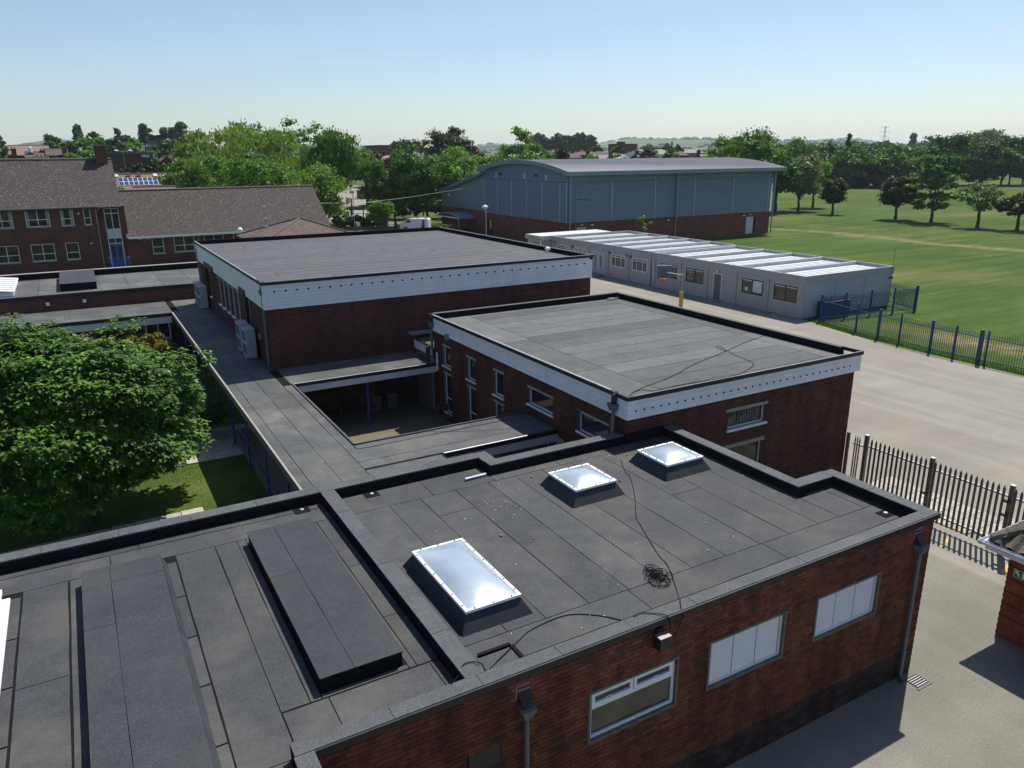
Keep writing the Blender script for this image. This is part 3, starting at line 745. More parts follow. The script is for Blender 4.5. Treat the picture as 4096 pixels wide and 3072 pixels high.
for hN, lb in ((Hn[1], 'window with three closed white blinds'), (Hn[2], 'window with three closed white blinds')):
    w = nwin(hN, pane='glass', fw=.05, label=lb); a0, a1, z0, z1 = hN[0]+.10, hN[1]-.10, hN[2]+.10, hN[3]-.07
    for i in range(3):
        l_ = a0-.03+(a1-a0+.03)*i/3; r_ = a0-.03+(a1-a0+.03)*(i+1)/3-.022
        part('blind', MB().fbox('y-', 7.80, l_, r_, -.078, -.052, z0+.0, z1), 'blind_panel', w)
part('vent_grille', MB().fbox('y-', 7.80, 3.68, 4.18, -.05, .004, 2.32, 2.60), 'black_plastic', B1)
# rainwater pipes
def hopper(x, z):
    p = MB().tube([(x, 7.70, z-.12), (x, 7.70, .12)], .04, 10)
    p = part('downpipe', p, 'grey_pipe', B1); h = MB()
    h.quadbox([(x-.06, 7.63, z-.16), (x+.06, 7.63, z-.16), (x+.06, 7.79, z-.16), (x-.06, 7.79, z-.16), (x-.12, 7.585, z), (x+.12, 7.585, z), (x+.12, 7.795, z), (x-.12, 7.795, z)])
    part('hopper', h, 'grey_pipe', p); s = MB(); s.slab([(x-.09, 7.80, z+.22), (x-.07, 7.66, z+.01), (x+.09, 7.66, z+.01), (x+.10, 7.80, z+.22)], .02)
    part('spout', s, 'black_trim', p); part('shoe', MB().tube([(x, 7.70, .16), (x, 7.69, .08), (x, 7.62, .04)], .045, 8), 'black_pipe', p)
    q = MB().box(x-.11, x+.11, 7.792, 7.797, z+.22, z+.235).box(x-.11, x+.11, 7.792, 7.797, z+.30, z+.315).box(x-.12, x-.105, 7.792, 7.797, z+.1, z+.3)
    part('mortar_patch', q, 'lintel', p)
hopper(4.56, 3.14); hopper(13.59, 3.18)
for x, y in ((4.54, 8.40), ): 
    part('sump', MB().box(4.24, 4.86, 8.14, 8.66, ZD+.009, ZD+.013), 'felt_near', B1); part('sump_edge', MB().box(4.28, 4.82, 8.60, 8.66, ZD+.01, ZD+.05).box(4.80, 4.86, 8.2, 8.6, ZD+.01, ZD+.04), 'bitumen', B1)
for x, y in ((4.83, 14.80), (3.30, 14.80), (13.62, 8.55)):
    o = part('outlet', MB().box(x-.16, x+.16, y-.13, y+.13, ZD+.010, ZD+.018), 'bitumen', B1); part('leaf_guard', MB().lathe((x, y, ZD+.018), [(.05, 0), (.045, .03), (.01, .04)], 8), 'galv', o)
FL = thing('wall_lamp', 'black box floodlight with grey top on the near brick wall', 'lamp', (6.98, 7.7, 3.4))
part('lamp_body', MB().box(6.89, 7.09, 7.60, 7.76, 3.24, 3.46), 'black_plastic', FL); part('bracket', MB().box(6.93, 7.05, 7.74, 7.79, 3.46, 3.54), 'black_plastic', FL)
part('lamp_top', MB().box(6.88, 7.10, 7.59, 7.735, 3.462, 3.475), 'galv', FL)
drain = single('drain_cover', MB().box(13.72, 14.10, 7.36, 7.66, -.02, .012), 'dark_hole', 'small square drain with a pale rim at the foot of the corner downpipe', 'drain')
part('rim', MB().box(13.67, 14.15, 7.31, 7.36, -.02, .02).box(14.10, 14.15, 7.36, 7.66, -.02, .02), 'tarmac_yard', drain)
for i in range(5): part('bar', MB().box(13.74, 14.09, 7.39+i*.055, 7.405+i*.055, .012, .02), 'galv', drain)
# loose things on the roof
lp = single('loose_pipe', MB().tube([(6.92, 14.42, ZD+.05), (7.46, 14.44, ZD+.05)], .032, 10), 'galv_bright', 'short silver pipe lying on the felt below the back parapet', 'pipe')
def smooth_path(pts, k=6):
    P = [Vector(p) for p in pts]; out = []
    for i in range(len(P)-1):
        p0, p1, p2, p3 = P[max(i-1, 0)], P[i], P[i+1], P[min(i+2, len(P)-1)]
        for j in range(k):
            t = j/k; out.append(.5*((2*p1)+(-p0+p2)*t+(2*p0-5*p1+4*p2-p3)*t*t+(-p0+3*p1-3*p2+p3)*t**3))
    out.append(P[-1]); return [tuple(q) for q in out]
zz_ = ZD+.018
def cable(pts, r=.007): return MB().tube(smooth_path(pts), r, 5)
c_ = cable([(10.70, 13.58, zz_), (10.33, 12.9, zz_), (10.31, 12.75, zz_), (9.81, 11.93, zz_), (9.15, 11.04, zz_), (8.95, 10.62, zz_), (8.54, 9.65, zz_), (8.41, 9.21, zz_), (8.09, 8.65, zz_), (7.87, 8.3, zz_), (7.70, 8.06, zz_+.1), (7.61, 8.0, ZC+.012), (7.45, 7.80, ZC+.012), (7.42, 7.72, ZC-.1), (7.20, 7.66, 3.36)])
single('cable', c_, 'cable', 'thin black cable trailing down the roof past the far skylight to the wall lamp', 'cable')
c_ = cable([(6.67, 8.29, zz_), (6.39, 8.61, zz_), (5.97, 8.85, zz_), (5.31, 8.8, zz_), (4.96, 8.64, zz_), (4.65, 8.47, zz_+.02), (4.33, 8.31, zz_), (4.19, 8.22, zz_), (4.10, 8.15, ZC+.012), (4.0, 8.27, ZC+.014), (3.86, 8.27, ZC+.014), (3.74, 8.18, ZC-.05), (3.55, 7.99, ZC+.012)], .008)
single('cable', c_, 'cable', 'black cable curving over the front of the roof and across the dividing upstand', 'cable')
c_ = cable([(6.60, 8.06, zz_+.1), (6.68, 8.0, ZC+.012), (6.81, 8.0, ZC+.02), (6.98, 7.9, ZC+.014), (7.12, 7.75, ZC+.01), (7.16, 7.70, 3.55), (7.10, 7.68, 3.38)], .008)
single('cable', c_, 'cable', 'short cable looping over the front parapet above the wall lamp', 'cable')
rnd = random.Random(11); loops = MB(); pts = []
for i in range(15):
    cx, cy = 8.0+rnd.uniform(-.12, .16), 9.05+rnd.uniform(-.34, .28); r = rnd.uniform(.08, .2); ex = rnd.uniform(.55, 1); a0 = rnd.uniform(0, 6.3)
    for k in range(8):
        a = a0+k*.85; pts.append((cx+r*math.cos(a)*ex, cy+r*math.sin(a), zz_+rnd.uniform(0, .03)))
loops.tube(smooth_path(pts, 4), .006, 5)
single('cable_coil', loops, 'cable', 'tangled coil of black cable lying on the near roof', 'cable')
for i, (x, y, r, lb) in enumerate([(6.36, 11.70, .035, 'reddish stone on the roof halfway between two skylights'), (6.85, 11.29, .02, 'tiny red stone on the roof beside a felt seam'), (8.32, 13.81, .03, 'red stone on the roof just behind the middle skylight'), (9.94, 12.61, .028, 'red stone on the roof between the two square skylights'), (11.02, 13.76, .026, 'red stone on the roof just behind the farthest skylight')]):
    ico = MB().lathe((x, y, ZD+.012), [(r*.6, 0), (r, r*.4), (r*.8, r*.9), (r*.3, r*1.2)], 7); single('stone', ico, 'stone_red', lb, 'stone', 'red stones scattered on the roof')
lt = MB(); rnd = random.Random(2)
for x, y in [(6.08, 12.73), (6.93, 12.67), (7.58, 12.79), (6.98, 13.16), (5.59, 12.4), (5.35, 12.55), (6.19, 12.67), (6.08, 10.65), (7.18, 9.47), (7.1, 9.28), (6.31, 8.66), (6.23, 8.39), (6.01, 8.45)]+[(rnd.uniform(4.5, 13), rnd.uniform(8.4, 14)) for _ in range(26)]+[(rnd.uniform(6.2, 7.4), rnd.uniform(12.2, 13.3)) for _ in range(16)]:
    s = rnd.uniform(.005, .012); lt.obox((x, y), (rnd.uniform(-1, 1), rnd.uniform(-1, 1)+.01), s*2, s, ZD+.009, ZD+.017)
o = link('roof_litter', lt.mesh('roof_litter', M['litter'])); o['kind'] = 'stuff'; o['label'] = 'pale chips and crumbs scattered over the near felt roof'
del o['label']

# ------------------------------------------------------------------ middle hall
B2 = thing('brick_hall', 'middle brick hall with a white boarded fascia and felt roof', 'building', (16, 20, 0))
def mw(y0, y1, z0, z1): return (y0, y1, z0, z1)
HL = [(24.97, 25.64, 2.93, 3.69), (22.93, 23.59, 2.91, 3.70), (20.91, 21.57, 2.88, 3.70), (17.92, 19.32, 3.18, 3.70), (15.2, 16.6, 3.14, 3.70),
      (24.97, 25.60, 1.10, 2.62), (22.93, 23.57, 1.10, 2.62), (20.91, 21.57, 1.10, 2.60), (17.3, 18.3, .8, 2.62), (15.3, 16.4, .8, 2.5)]
HF = [(15.10, 16.55, 3.16, 3.67), (15.10, 16.54, 1.2, 2.58)]
w_ = MB(); wall(w_, 'y-', 14.45, 11.52, 20.35, 0, 4.2, HF, .25, -.006); wall(w_, 'x-', 11.52, 14.7, 26.45, 0, 4.2, HL, .25, -.006)
w_.box(11.77, 20.35, 26.2, 26.45, 0, 4.2); w_.box(20.1, 20.344, 14.7, 26.2, 0, 4.2)
part('wall', w_, 'mortar_mid', B2)
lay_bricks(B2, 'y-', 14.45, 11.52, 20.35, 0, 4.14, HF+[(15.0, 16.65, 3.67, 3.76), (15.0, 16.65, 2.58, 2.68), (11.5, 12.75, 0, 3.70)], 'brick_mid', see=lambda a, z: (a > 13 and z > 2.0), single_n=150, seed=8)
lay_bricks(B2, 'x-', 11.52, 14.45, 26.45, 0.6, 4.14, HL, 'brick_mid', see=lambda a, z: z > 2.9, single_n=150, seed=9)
def fascia(parent, face, c, a0, a1, zb, zt, n, joints, mat='white_board', d=.02):
    h = (zt-zb)/n; A = [a0]+joints+[a1]
    for i in range(n):
        for k in range(len(A)-1):
            part('board', MB().fbox(face, c, A[k]+.003, A[k+1]-.003, -.03, d-.0015*(i % 2), zb+i*h+.0022, zb+(i+1)*h-.0022), mat, parent)
part('fascia_backing', MB().box(11.49,20.41,14.36,14.66,4.15,4.4).box(11.49,20.41,26.3,26.6,4.15,4.4).box(11.49,11.79,14.66,26.3,4.15,4.4).box(20.11,20.41,14.66,26.3,4.15,4.4).box(11.48, 11.50, 14.37, 26.59, 4.401, 4.64), 'mortar_mid', B2)
fascia(B2, 'y-', 14.35, 11.455, 20.445, 4.13, 4.655, 4, [16.15]); fascia(B2, 'x-', 11.475, 14.36, 26.60, 4.13, 4.655, 4, [20.3, 23.2])
part('roof_trim', MB().box(11.42, 20.48, 14.295, 14.335, 4.645, 4.755).box(11.42, 11.46, 14.335, 26.66, 4.645, 4.755).box(20.44, 20.48, 14.335, 26.66, 4.645, 4.755).box(11.46, 20.44, 26.62, 26.66, 4.645, 4.755), 'black_trim', B2)
part('roof_edge', MB().box(11.42, 11.50, 15.05, 26.35, 4.756, 4.766), 'galv', B2); part('roof_edge', MB().box(11.60, 20.38, 14.30, 14.325, 4.756, 4.766), 'galv', B2)
part('roof_deck', MB().box(11.46, 20.44, 14.335, 26.62, 4.4, 4.53).box(20.28, 20.439, 14.97, 26.5, 4.531, 4.745).box(11.46, 20.28, 26.42, 26.6, 4.53, 4.745).box(11.462, 11.52, 14.34, 26.42, 4.531, 4.70).box(11.52, 20.28, 14.336, 14.38, 4.531, 4.72), 'bitumen', B2)
part('parapet_cap', MB().box(20.27, 20.44, 15.0, 26.62, 4.746, 4.765), 'felt_cap', B2); part('parapet_cap', MB().box(11.55, 20.27, 26.42, 26.62, 4.746, 4.765), 'felt_mid', B2)
ys = [14.4, 15.02, 15.86, 16.81, 17.69, 18.5, 19.35, 20.22, 21.1, 22.0, 22.85, 23.6, 24.45, 25.3, 26.05]
lst = [(13.0, 19.62, ys[i], ys[i+1]) for i in range(len(ys)-1)]
lst += [(11.54, 13.0, 14.4, 17.5), (11.54, 13.0, 17.5, 21.7), (11.54, 13.0, 21.7, 26.38), (19.62, 20.26, 14.4, 18.5), (19.62, 20.26, 18.5, 22.8), (19.62, 20.26, 22.8, 26.38), (13.0, 19.62, 26.05, 26.38)]
felts(B2, lst, 4.53, 'felt_mid', gap=.010)
vh = MB(); vh.tube([(0, .01, 0), (0, -.012, 0)], .026, 12); vhm = vh.mesh('vent_hole', M['dark_hole'])
x = 11.71
while x < 20.1: link('vent_hole', vhm, B2, (x, 14.326, 4.35)); x += .2745
# windows
wm_ = dict(frame='upvc', pane='glass_blue', fw=.035, rec=.08, sill=(.05, .05, 'upvc'))
for h in HL[:3]: window(B2, 'x-', 11.52, *h, lintel=(.08, .05, 'lintel'), **wm_)
for h in HL[3:5]: window(B2, 'x-', 11.52, *h, lintel=(.07, .06, 'lintel'), **wm_)
for h in HL[5:8]: window(B2, 'x-', 11.52, *h, h=(.36,), lintel=(.08, .05, 'lintel'), **wm_)
dr = window(B2, 'x-', 11.52, 17.3, 18.3, .8, 2.62, v=(.5,), frame='upvc', pane='glass_blue', fw=.05, rec=.08, name='door')
dr = window(B2, 'x-', 11.52, 15.3, 16.4, .8, 2.5, v=(.5,), frame='upvc', pane='glass_blue', fw=.05, rec=.08, name='door')
w = window(B2, 'y-', 14.45, *HF[0], frame='upvc', pane='glass', fw=.035, rec=.08, sill=(.07, .06, 'upvc'), lintel=(.10, .09, 'lintel'), label='upper slit window with hanging brown curtains')
for i in range(13):
    a = 15.16+i*.098+rnd.uniform(-.01, .01); part('curtain', MB().fbox('y-', 14.45, a, a+rnd.uniform(.03, .07), -.11, -.097+rnd.uniform(0, .01), 3.22, 3.63), 'cloth', w)
w = window(B2, 'y-', 14.45, *HF[1], frame='upvc', pane='glass_olive', fw=.035, rec=.08, lintel=(.09, .07, 'lintel'), label='lower window half hidden by the near roof parapet')
# rainwater pipe at the near corner and at the far corner
def pipe2(parent, x, y, zt, zb, mat='grey_pipe', r=.05):
    p = part('downpipe', MB().tube([(x, y, zt-.3), (x, y, zb)], r, 10), mat, parent)
    h = MB(); h.quadbox([(x-.07, y-.09, zt-.42), (x+.07, y-.09, zt-.42), (x+.07, y+.09, zt-.42), (x-.07, y+.09, zt-.42), (x-.11, y-.15, zt-.24), (x+.11, y-.15, zt-.24), (x+.11, y+.15, zt-.24), (x-.11, y+.15, zt-.24)])
    part('hopper', h, mat, p); part('spout', MB().tube([(x+.12, y, zt+.02), (x+.03, y, zt-.02), (x+.01, y, zt-.25)], .075, 8), 'black_trim', p)
pipe2(B2, 11.38, 14.83, 4.70, 3.50); pipe2(B2, 11.40, 26.36, 4.70, 1.0)
part('alarm_box', MB().box(11.34, 11.47, 24.88, 25.06, 4.06, 4.26), 'galv', B2)
part('white_trim', MB().box(11.47, 11.53, 26.10, 26.19, 2.6, 3.3), 'upvc', B2)
# link block between the halls
B3 = thing('link_block', 'low white boarded link roof squeezed between the two brick halls', 'building', (14, 27.4, 0))
part('wall', MB().box(11.55, 20.0, 26.5, 28.35, 0, 3.0), 'mortar_mid', B3); part('roof_deck', MB().box(11.50, 20.0, 26.48, 28.36, 3.0, 3.40), 'bitumen', B3)
part('felt_sheet', MB().box(11.6, 19.9, 26.55, 28.3, 3.40, 3.41), 'felt_mid', B3)
fascia(B3, 'x-', 11.49, 26.48, 28.36, 3.05, 3.42, 3, []); part('roof_trim', MB().box(11.44, 11.49, 26.46, 28.36, 3.40, 3.46), 'black_trim', B3)
part('downpipe', MB().tube([(11.40, 26.78, 3.42), (11.38, 26.78, 3.1), (11.36, 26.78, 2.98)], .09, 8), 'black_pipe', B3)
part('flashing', MB().slab([(11.3, 28.2, 3.60), (13.2, 28.2, 3.60), (13.2, 28.36, 3.72), (11.2, 28.36, 3.72)], .02), 'grey_pipe', B3)
for lb, pts in (('black cable looping across the right of the middle hall roof', [(11.92, 14.75, 4.70), (12.2, 15.1, 4.56), (12.57, 15.13, 4.56), (12.88, 14.9, 4.56), (14.08, 14.93, 4.56), (15.3, 14.85, 4.56), (16.15, 15.01, 4.56), (17.02, 15.44, 4.56), (17.23, 15.9, 4.56), (17.33, 16.44, 4.56), (17.58, 17.14, 4.56), (17.75, 17.57, 4.56), (17.6, 17.6, 4.56), (17.5, 17.2, 4.56), (17.42, 16.97, 4.56)]),
                ('long thin cable running diagonally over the middle hall roof', [(11.5, 14.4, 4.75), (12.41, 15.17, 4.56), (12.98, 15.38, 4.56), (14.21, 15.76, 4.56), (15.42, 16.33, 4.56), (16.4, 16.67, 4.56), (17.47, 17.03, 4.56), (18.74, 17.52, 4.56), (20.2, 17.98, 4.56), (20.36, 18.02, 4.78)])):
    single('cable', MB().tube(smooth_path(pts), .008, 5), 'cable', lb, 'cable')
pts = []
for k in range(30): a = k*1.1; r = .18+.2*rnd.random(); pts.append((19.85+r*math.cos(a), 26.15+.3*r*math.sin(a), 4.57+.05*rnd.random()))
single('cable_coil', MB().tube(smooth_path(pts, 3), .008, 5), 'grey_pipe', 'loose coil of cable by the far corner of the middle hall roof', 'cable')
single('wire', MB().tube(smooth_path([(11.35, 14.9, 4.25), (9.6, 15.6, 3.95), (7.9, 16.6, 3.80), (6.0, 18.4, 3.6)]), .0035, 5), 'cable', 'thin wire strung from the corner downpipe over to the walkway roof', 'wire')

# ------------------------------------------------------------------ left (larger) hall
B4 = thing('brick_hall', 'large rear brick hall with a deep white fascia dotted with round vents', 'building', (13, 36, 0))
ZT = 6.20; Yf = 28.40
HW = [(33.97, 34.70), (35.1, 35.85), (36.25, 37.0), (37.45, 38.2), (38.6, 39.35)]
HL4 = [(a+.1, b_-.1, 3.68, 4.92) for a, b_ in HW]+[(41.55, 41.83, 3.65, 4.94), (31.75, 32.2, 3.1, 4.95)]
w_ = MB(); wall(w_, 'y-', 28.53, 5.80, 20.35, 0.3, 5.2, [], .25, -.006); wall(w_, 'x-', 5.80, 28.78, 45.0, 0, 5.2, HL4, .25, -.006); w_.box(20.1, 20.344, 28.78, 44.75, 0, 5.2); w_.box(6.05, 20.344, 44.75, 45.0, 0, 5.2)
part('wall', w_, 'mortar_mid', B4)
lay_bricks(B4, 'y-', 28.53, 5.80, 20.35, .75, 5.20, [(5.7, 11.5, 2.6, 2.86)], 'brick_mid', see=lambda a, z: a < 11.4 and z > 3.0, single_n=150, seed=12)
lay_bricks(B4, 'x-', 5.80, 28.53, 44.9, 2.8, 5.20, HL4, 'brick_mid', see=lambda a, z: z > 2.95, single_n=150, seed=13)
part('fascia_backing', MB().box(5.72,20.3,28.46,28.76,5.18,5.9).box(5.72,20.3,44.75,45.05,5.18,5.9).box(5.72,6.02,28.76,44.75,5.18,5.9).box(20.0,20.3,28.76,44.75,5.18,5.9), 'mortar_mid', B4)
fascia(B4, 'y-', 28.44, 5.685, 20.345, 5.17, 6.10, 7, [10.9, 16.2]); fascia(B4, 'x-', 5.71, 28.46, 45.05, 5.17, 6.10, 7, [34, 39.5])
part('roof_trim', MB().box(5.64, 20.40, 28.38, 28.42, 6.085, 6.195).box(5.64, 5.68, 28.42, 45.1, 6.085, 6.195).box(20.36, 20.40, 28.42, 45.1, 6.085, 6.195).box(5.68, 20.36, 45.06, 45.1, 6.085, 6.195), 'black_trim', B4)
part('roof_edge', MB().box(9, 20.36, 28.38, 28.41, 6.196, 6.212), 'galv_bright', B4); part('roof_edge', MB().box(5.64, 5.71, 29.2, 44.8, 6.196, 6.21), 'galv', B4)
part('roof_deck', MB().box(5.75, 20.36, 28.48, 45.06, 5.9, 5.99).box(20.20, 20.359, 28.42, 44.87, 5.991, 6.19).box(5.68, 20.36, 44.88, 45.05, 5.99, 6.19).box(5.70, 5.75, 28.43, 44.87, 5.98, 6.16).box(5.75, 20.2, 28.425, 28.479, 6.101, 6.18), 'bitumen', B4)
part('parapet_cap', MB().box(20.19, 20.36, 28.5, 45.05, 6.191, 6.205), 'felt_cap', B4); part('parapet_cap', MB().box(5.7, 20.18, 44.88, 45.05, 6.191, 6.205), 'bitumen', B4)
y = 28.5; i = 0; lst = []
while y < 44.6:
    y2 = min(y+.83, 44.85); j1 = 9.75-i*.95 if i < 4 else 20.5-(i-3)*.98; 
    if 6.5 < j1 < 19.5: lst += [(5.76, j1, y, y2, .004), (j1, 20.17, y, y2)]
    else: lst.append((5.76, 20.17, y, y2))
    y = y2; i += 1
    if y2 >= 44.85: break
felts(B4, lst, 5.99, 'felt_hall', gap=.018)
vhm2 = MB().tube([(0, .01, 0), (0, -.012, 0)], .038, 12).mesh('vent_hole', M['dark_hole'])
x = 6.10
while x < 20.3: link('vent_hole', vhm2, B4, (x, 28.416, 5.825)); x += .4185
for h in HL4[:5]: window(B4, 'x-', 5.80, *h, frame='upvc', pane='glass_blue', fw=.03, rec=.05, sill=(.10, .05, 'upvc_bright'), lintel=(.10, .1, 'lintel'), h=(.3,))
window(B4, 'x-', 5.80, *HL4[5], frame='upvc', pane='glass_blue', fw=.04, rec=.05, sill=(.10, .05, 'upvc_bright'), lintel=(.08, .1, 'lintel'))
window(B4, 'x-', 5.80, *HL4[6], frame='upvc', pane='glass_blue', fw=.04, rec=.05, lintel=(.08, .05, 'lintel'))
for a0, a1, zb in ((31.9, 33.05, 3.0), (39.7, 42.2, 3.6)):
    d_ = MB(); d_.box(5.63, 5.70, a0, a1, 5.16, 5.40); d_.box(5.64, 5.78, a1-.12 if a0 > 35 else a0, a1 if a0 > 35 else a0+.12, zb, 5.2); part('duct', d_, 'black_trim', B4)
pipe2(B4, 5.72, 28.75, 6.1, 2.95); p_ = part('downpipe', MB().tube([(5.70, 44.6, 5.9), (5.70, 44.6, 3.7)], .05, 8), 'grey_pipe', B4)
part('extract_vent', MB().box(5.70, 5.80, 29.95, 30.2, 3.75, 3.95), 'galv', B4); part('vent_grille', MB().box(5.76, 5.80, 40.2, 40.7, 3.2, 3.5), 'black_plastic', B4)
part('roof_vent', MB().lathe((19.95, 31.6, 5.99), [(.07, 0), (.07, .12), (.13, .14), (.12, .22), (.05, .28)], 12), 'upvc_bright', B4)

# ------------------------------------------------------------------ covered walkway
B5 = thing('covered_walkway', 'flat roofed covered walkway on blue posts wrapping round a small dark courtyard', 'walkway', (5, 25, .7))
ZW = 2.85
dk = MB(); dk.box(3.87, 5.93, 15.3, 43.0, 2.62, ZW-.01); dk.box(5.93, 11.5, 26.22, 28.5, 2.62, ZW-.011); dk.box(5.93, 7.83, 15.31, 19.55, 2.62, ZW-.012); dk.box(7.83, 11.5, 17.62, 19.55, 2.62, ZW-.012)
dk.box(-9, 3.87, 42.5, 44.9, 2.62, ZW-.012); dk.box(3.87, 5.7, 43.0, 46.4, 2.62, ZW-.013); dk.box(-9, 3.87, 44.9, 46.4, 2.62, ZW-.014)
part('roof_deck', dk, 'bitumen', B5)
lst = [(3.92, 4.19, 15.35, 19.0), (3.92, 4.19, 19.0, 22.4), (3.92, 4.19, 22.4, 26.0), (3.92, 4.19, 26.0, 30.0), (3.92, 4.19, 30.0, 42.9), (4.19, 4.89, 15.35, 21.9), (4.19, 4.89, 21.9, 28.2), (4.19, 4.89, 28.2, 36), (4.19, 4.89, 36, 46.3),
       (4.89, 5.62, 15.35, 18.83), (4.89, 5.62, 18.83, 23.75), (4.89, 5.62, 23.75, 31), (4.89, 5.62, 31, 46.3), (5.62, 5.90, 18.2, 20.9, .004), (5.62, 5.90, 20.9, 22.6, .004), (5.62, 5.90, 22.6, 24.3, .004), (5.62, 5.90, 24.3, 26.2, .004), 
       (5.62, 7.75, 15.35, 16.3), (5.62, 7.75, 16.3, 17.6), (5.62, 11.48, 17.7, 18.2), (5.62, 11.48, 18.2, 19.1), (5.92, 8.3, 19.12, 19.42, .004), (8.3, 9.5, 19.12, 19.42, .004), (9.5, 11.48, 19.12, 19.42, .004),
       (5.92, 8.6, 26.3, 27.2), (8.6, 11.48, 26.3, 27.2), (5.92, 11.48, 27.2, 28.45), (5.62, 5.78, 28.5, 43.0),
       (-9, -3.5, 42.6, 43.4), (-3.5, .6, 42.6, 43.4), (.6, 3.9, 42.6, 43.4), (-9, -1, 43.4, 44.6), (-1, 3.9, 43.4, 44.6), (-9, 3.9, 44.6, 46.3)]
felts(B5, lst, ZW-.01, 'felt_walk')
tr_ = MB(); tr_.box(3.84, 3.90, 15.3, 42.5, ZW-.02, ZW+.035); part('drip_edge', tr_, 'lintel', B5)
part('gutter_edge', MB().box(3.80, 3.866, 15.3, 42.45, 2.68, ZW-.025), 'black_trim', B5)
part('drip_edge', MB().box(5.92, 5.98, 19.45, 26.28, ZW-.02, ZW+.04).box(5.98, 11.5, 19.43, 19.49, ZW-.02, ZW+.04), 'felt_cap', B5)
part('drip_edge', MB().box(5.98, 11.5, 26.20, 26.25, ZW-.10, ZW+.02), 'black_trim', B5); part('roof_edge', MB().box(6.0, 10.9, 26.195, 26.24, ZW+.021, ZW+.034), 'galv_bright', B5)
part('fascia', MB().box(5.98, 11.5, 26.21, 26.26, 2.52, ZW-.101), 'pink_board', B5)
part('drip_edge', MB().box(7.85, 11.5, 17.56, 17.62, ZW-.11, ZW+.02), 'black_trim', B5); part('roof_edge', MB().box(7.83, 10.45, 17.55, 17.60, ZW+.021, ZW+.036), 'upvc_bright', B5)
part('fascia', MB().box(7.83, 11.5, 17.575, 17.62, 2.50, ZW-.111), 'pink_board', B5)
part('outlet', MB().box(7.2, 7.5, 16.9, 17.2, ZW, ZW+.03), 'bitumen', B5)
part('drip_edge', MB().box(-9, 3.84, 42.42, 42.5, ZW-.16, ZW+.02), 'black_trim', B5); part('fascia', MB().box(-9, 3.80, 42.44, 42.5, 2.35, ZW-.161), 'pink_board', B5)
pm_ = lambda h: MB().box(-.035, .035, -.035, .035, 0, h).mesh('post', M['blue_post'])
for y in (16.6, 19.3, 22.1, 24.9, 27.7, 30.6, 33.6, 36.6, 39.6, 42.4):
    z = tzf(4, y); link('post', pm_(2.62-z), B5, (4.02, y, z))
for x in (-6.5, -3.1, .2): z = tzf(x, 42.6); link('post', pm_(2.62-z), B5, (x, 42.62, z))
link('post', pm_(1.86), B5, (8.70, 26.34, .76))
rl_ = MB(); 
for z in (1.05, 1.5): rl_.tube([(4.02, 16.6, z), (4.02, 27.7, z)], .022, 6)
part('rail', rl_, 'blue_post', B5)
for y0 in (16.6, 22.1, 27.7): part('brace', MB().tube([(4.02, y0, 2.5), (4.02, y0+2.6, .95)], .02, 6), 'blue_post', B5)
# back wall behind the walkway, facing the garden
B6 = thing('garden_wall_block', 'shaded brick wall with small windows under the far walkway roof', 'building', (0, 46, .8))
w_ = MB(); wall(w_, 'y-', 45.0, -9, 5.6, .5, 2.62, [(-2.2, -1.35, 1.5, 2.35), (1.6, 2.6, 1.35, 2.4), (-4.9, -4.2, 1.5, 2.35)], .2); part('wall', w_, 'school_brick', B6)
window(B6, 'y-', 45.0, -2.2, -1.35, 1.5, 2.35, frame='lintel', fw=.08, sill=(.06, .06, 'lintel')); window(B6, 'y-', 45.0, 1.6, 2.6, 1.35, 2.4, frame='lintel', fw=.06, sill=(.06, .06, 'lintel')); window(B6, 'y-', 45.0, -4.9, -4.2, 1.5, 2.35, frame='lintel', fw=.08)
window(B6, 'y-', 43.4, 2.55, 3.75, 1.35, 2.50, v=(.5,), frame='upvc', fw=.06, rec=0, name='glazed_screen'); part('screen_panel', MB().box(2.55, 3.75, 43.40, 43.45, .8, 1.34), 'galv', B6)
# courtyard furniture in the shade
def bench(x, y, z, rz, label):
    t = thing('bench', label, 'bench', (x, y, z)); c, s = math.cos(rz), math.sin(rz)
    for i in range(4): part('slat', MB().box(x-.75, x+.75, y-.22+i*.13, y-.12+i*.13, z+.42, z+.45), 'dark_wood', t)
    for i in range(3): part('back_slat', MB().box(x-.75, x+.75, y+.30, y+.33, z+.55+i*.14, z+.65+i*.14), 'dark_wood', t)
    for dx in (-.65, .6): part('leg', MB().box(x+dx, x+dx+.06, y-.22, y+.33, z, z+.42).box(x+dx, x+dx+.06, y+.27, y+.33, z+.42, z+.95), 'dark_wood', t)
bench(7.4, 27.9, .76, 0, 'dark slatted bench against the brick wall in the shaded courtyard')
def chair(x, y, z, label, mat='grey_pipe'):
    t = thing('chair', label, 'chair', (x, y, z), 'steel framed chairs in the shaded courtyard')
    part('seat', MB().box(x-.22, x+.22, y-.2, y+.22, z+.44, z+.47), 'dark_wood', t)
    part('frame', MB().tube([(x-.24, y+.22, z), (x-.24, y+.24, z+.85), (x-.2, y+.25, z+.9), (x+.2, y+.25, z+.9), (x+.24, y+.24, z+.85), (x+.24, y+.22, z)], .012, 6), mat, t)
    part('back_rest', MB().box(x-.2, x+.2, y+.235, y+.25, z+.62, z+.86), 'dark_wood', t)
    for dx in (-.22, .22): part('leg', MB().tube([(x+dx, y-.18, z), (x+dx, y-.18, z+.44)], .012, 6), mat, t)
chair(9.05, 27.2, .76, 'steel framed chair directly behind the blue post in the shaded courtyard'); chair(11.1, 24.6, .76, 'steel framed chair by the hall downpipe in the shaded courtyard'); chair(11.0, 22.6, .76, 'steel framed chair below the hall windows at the courtyard edge')
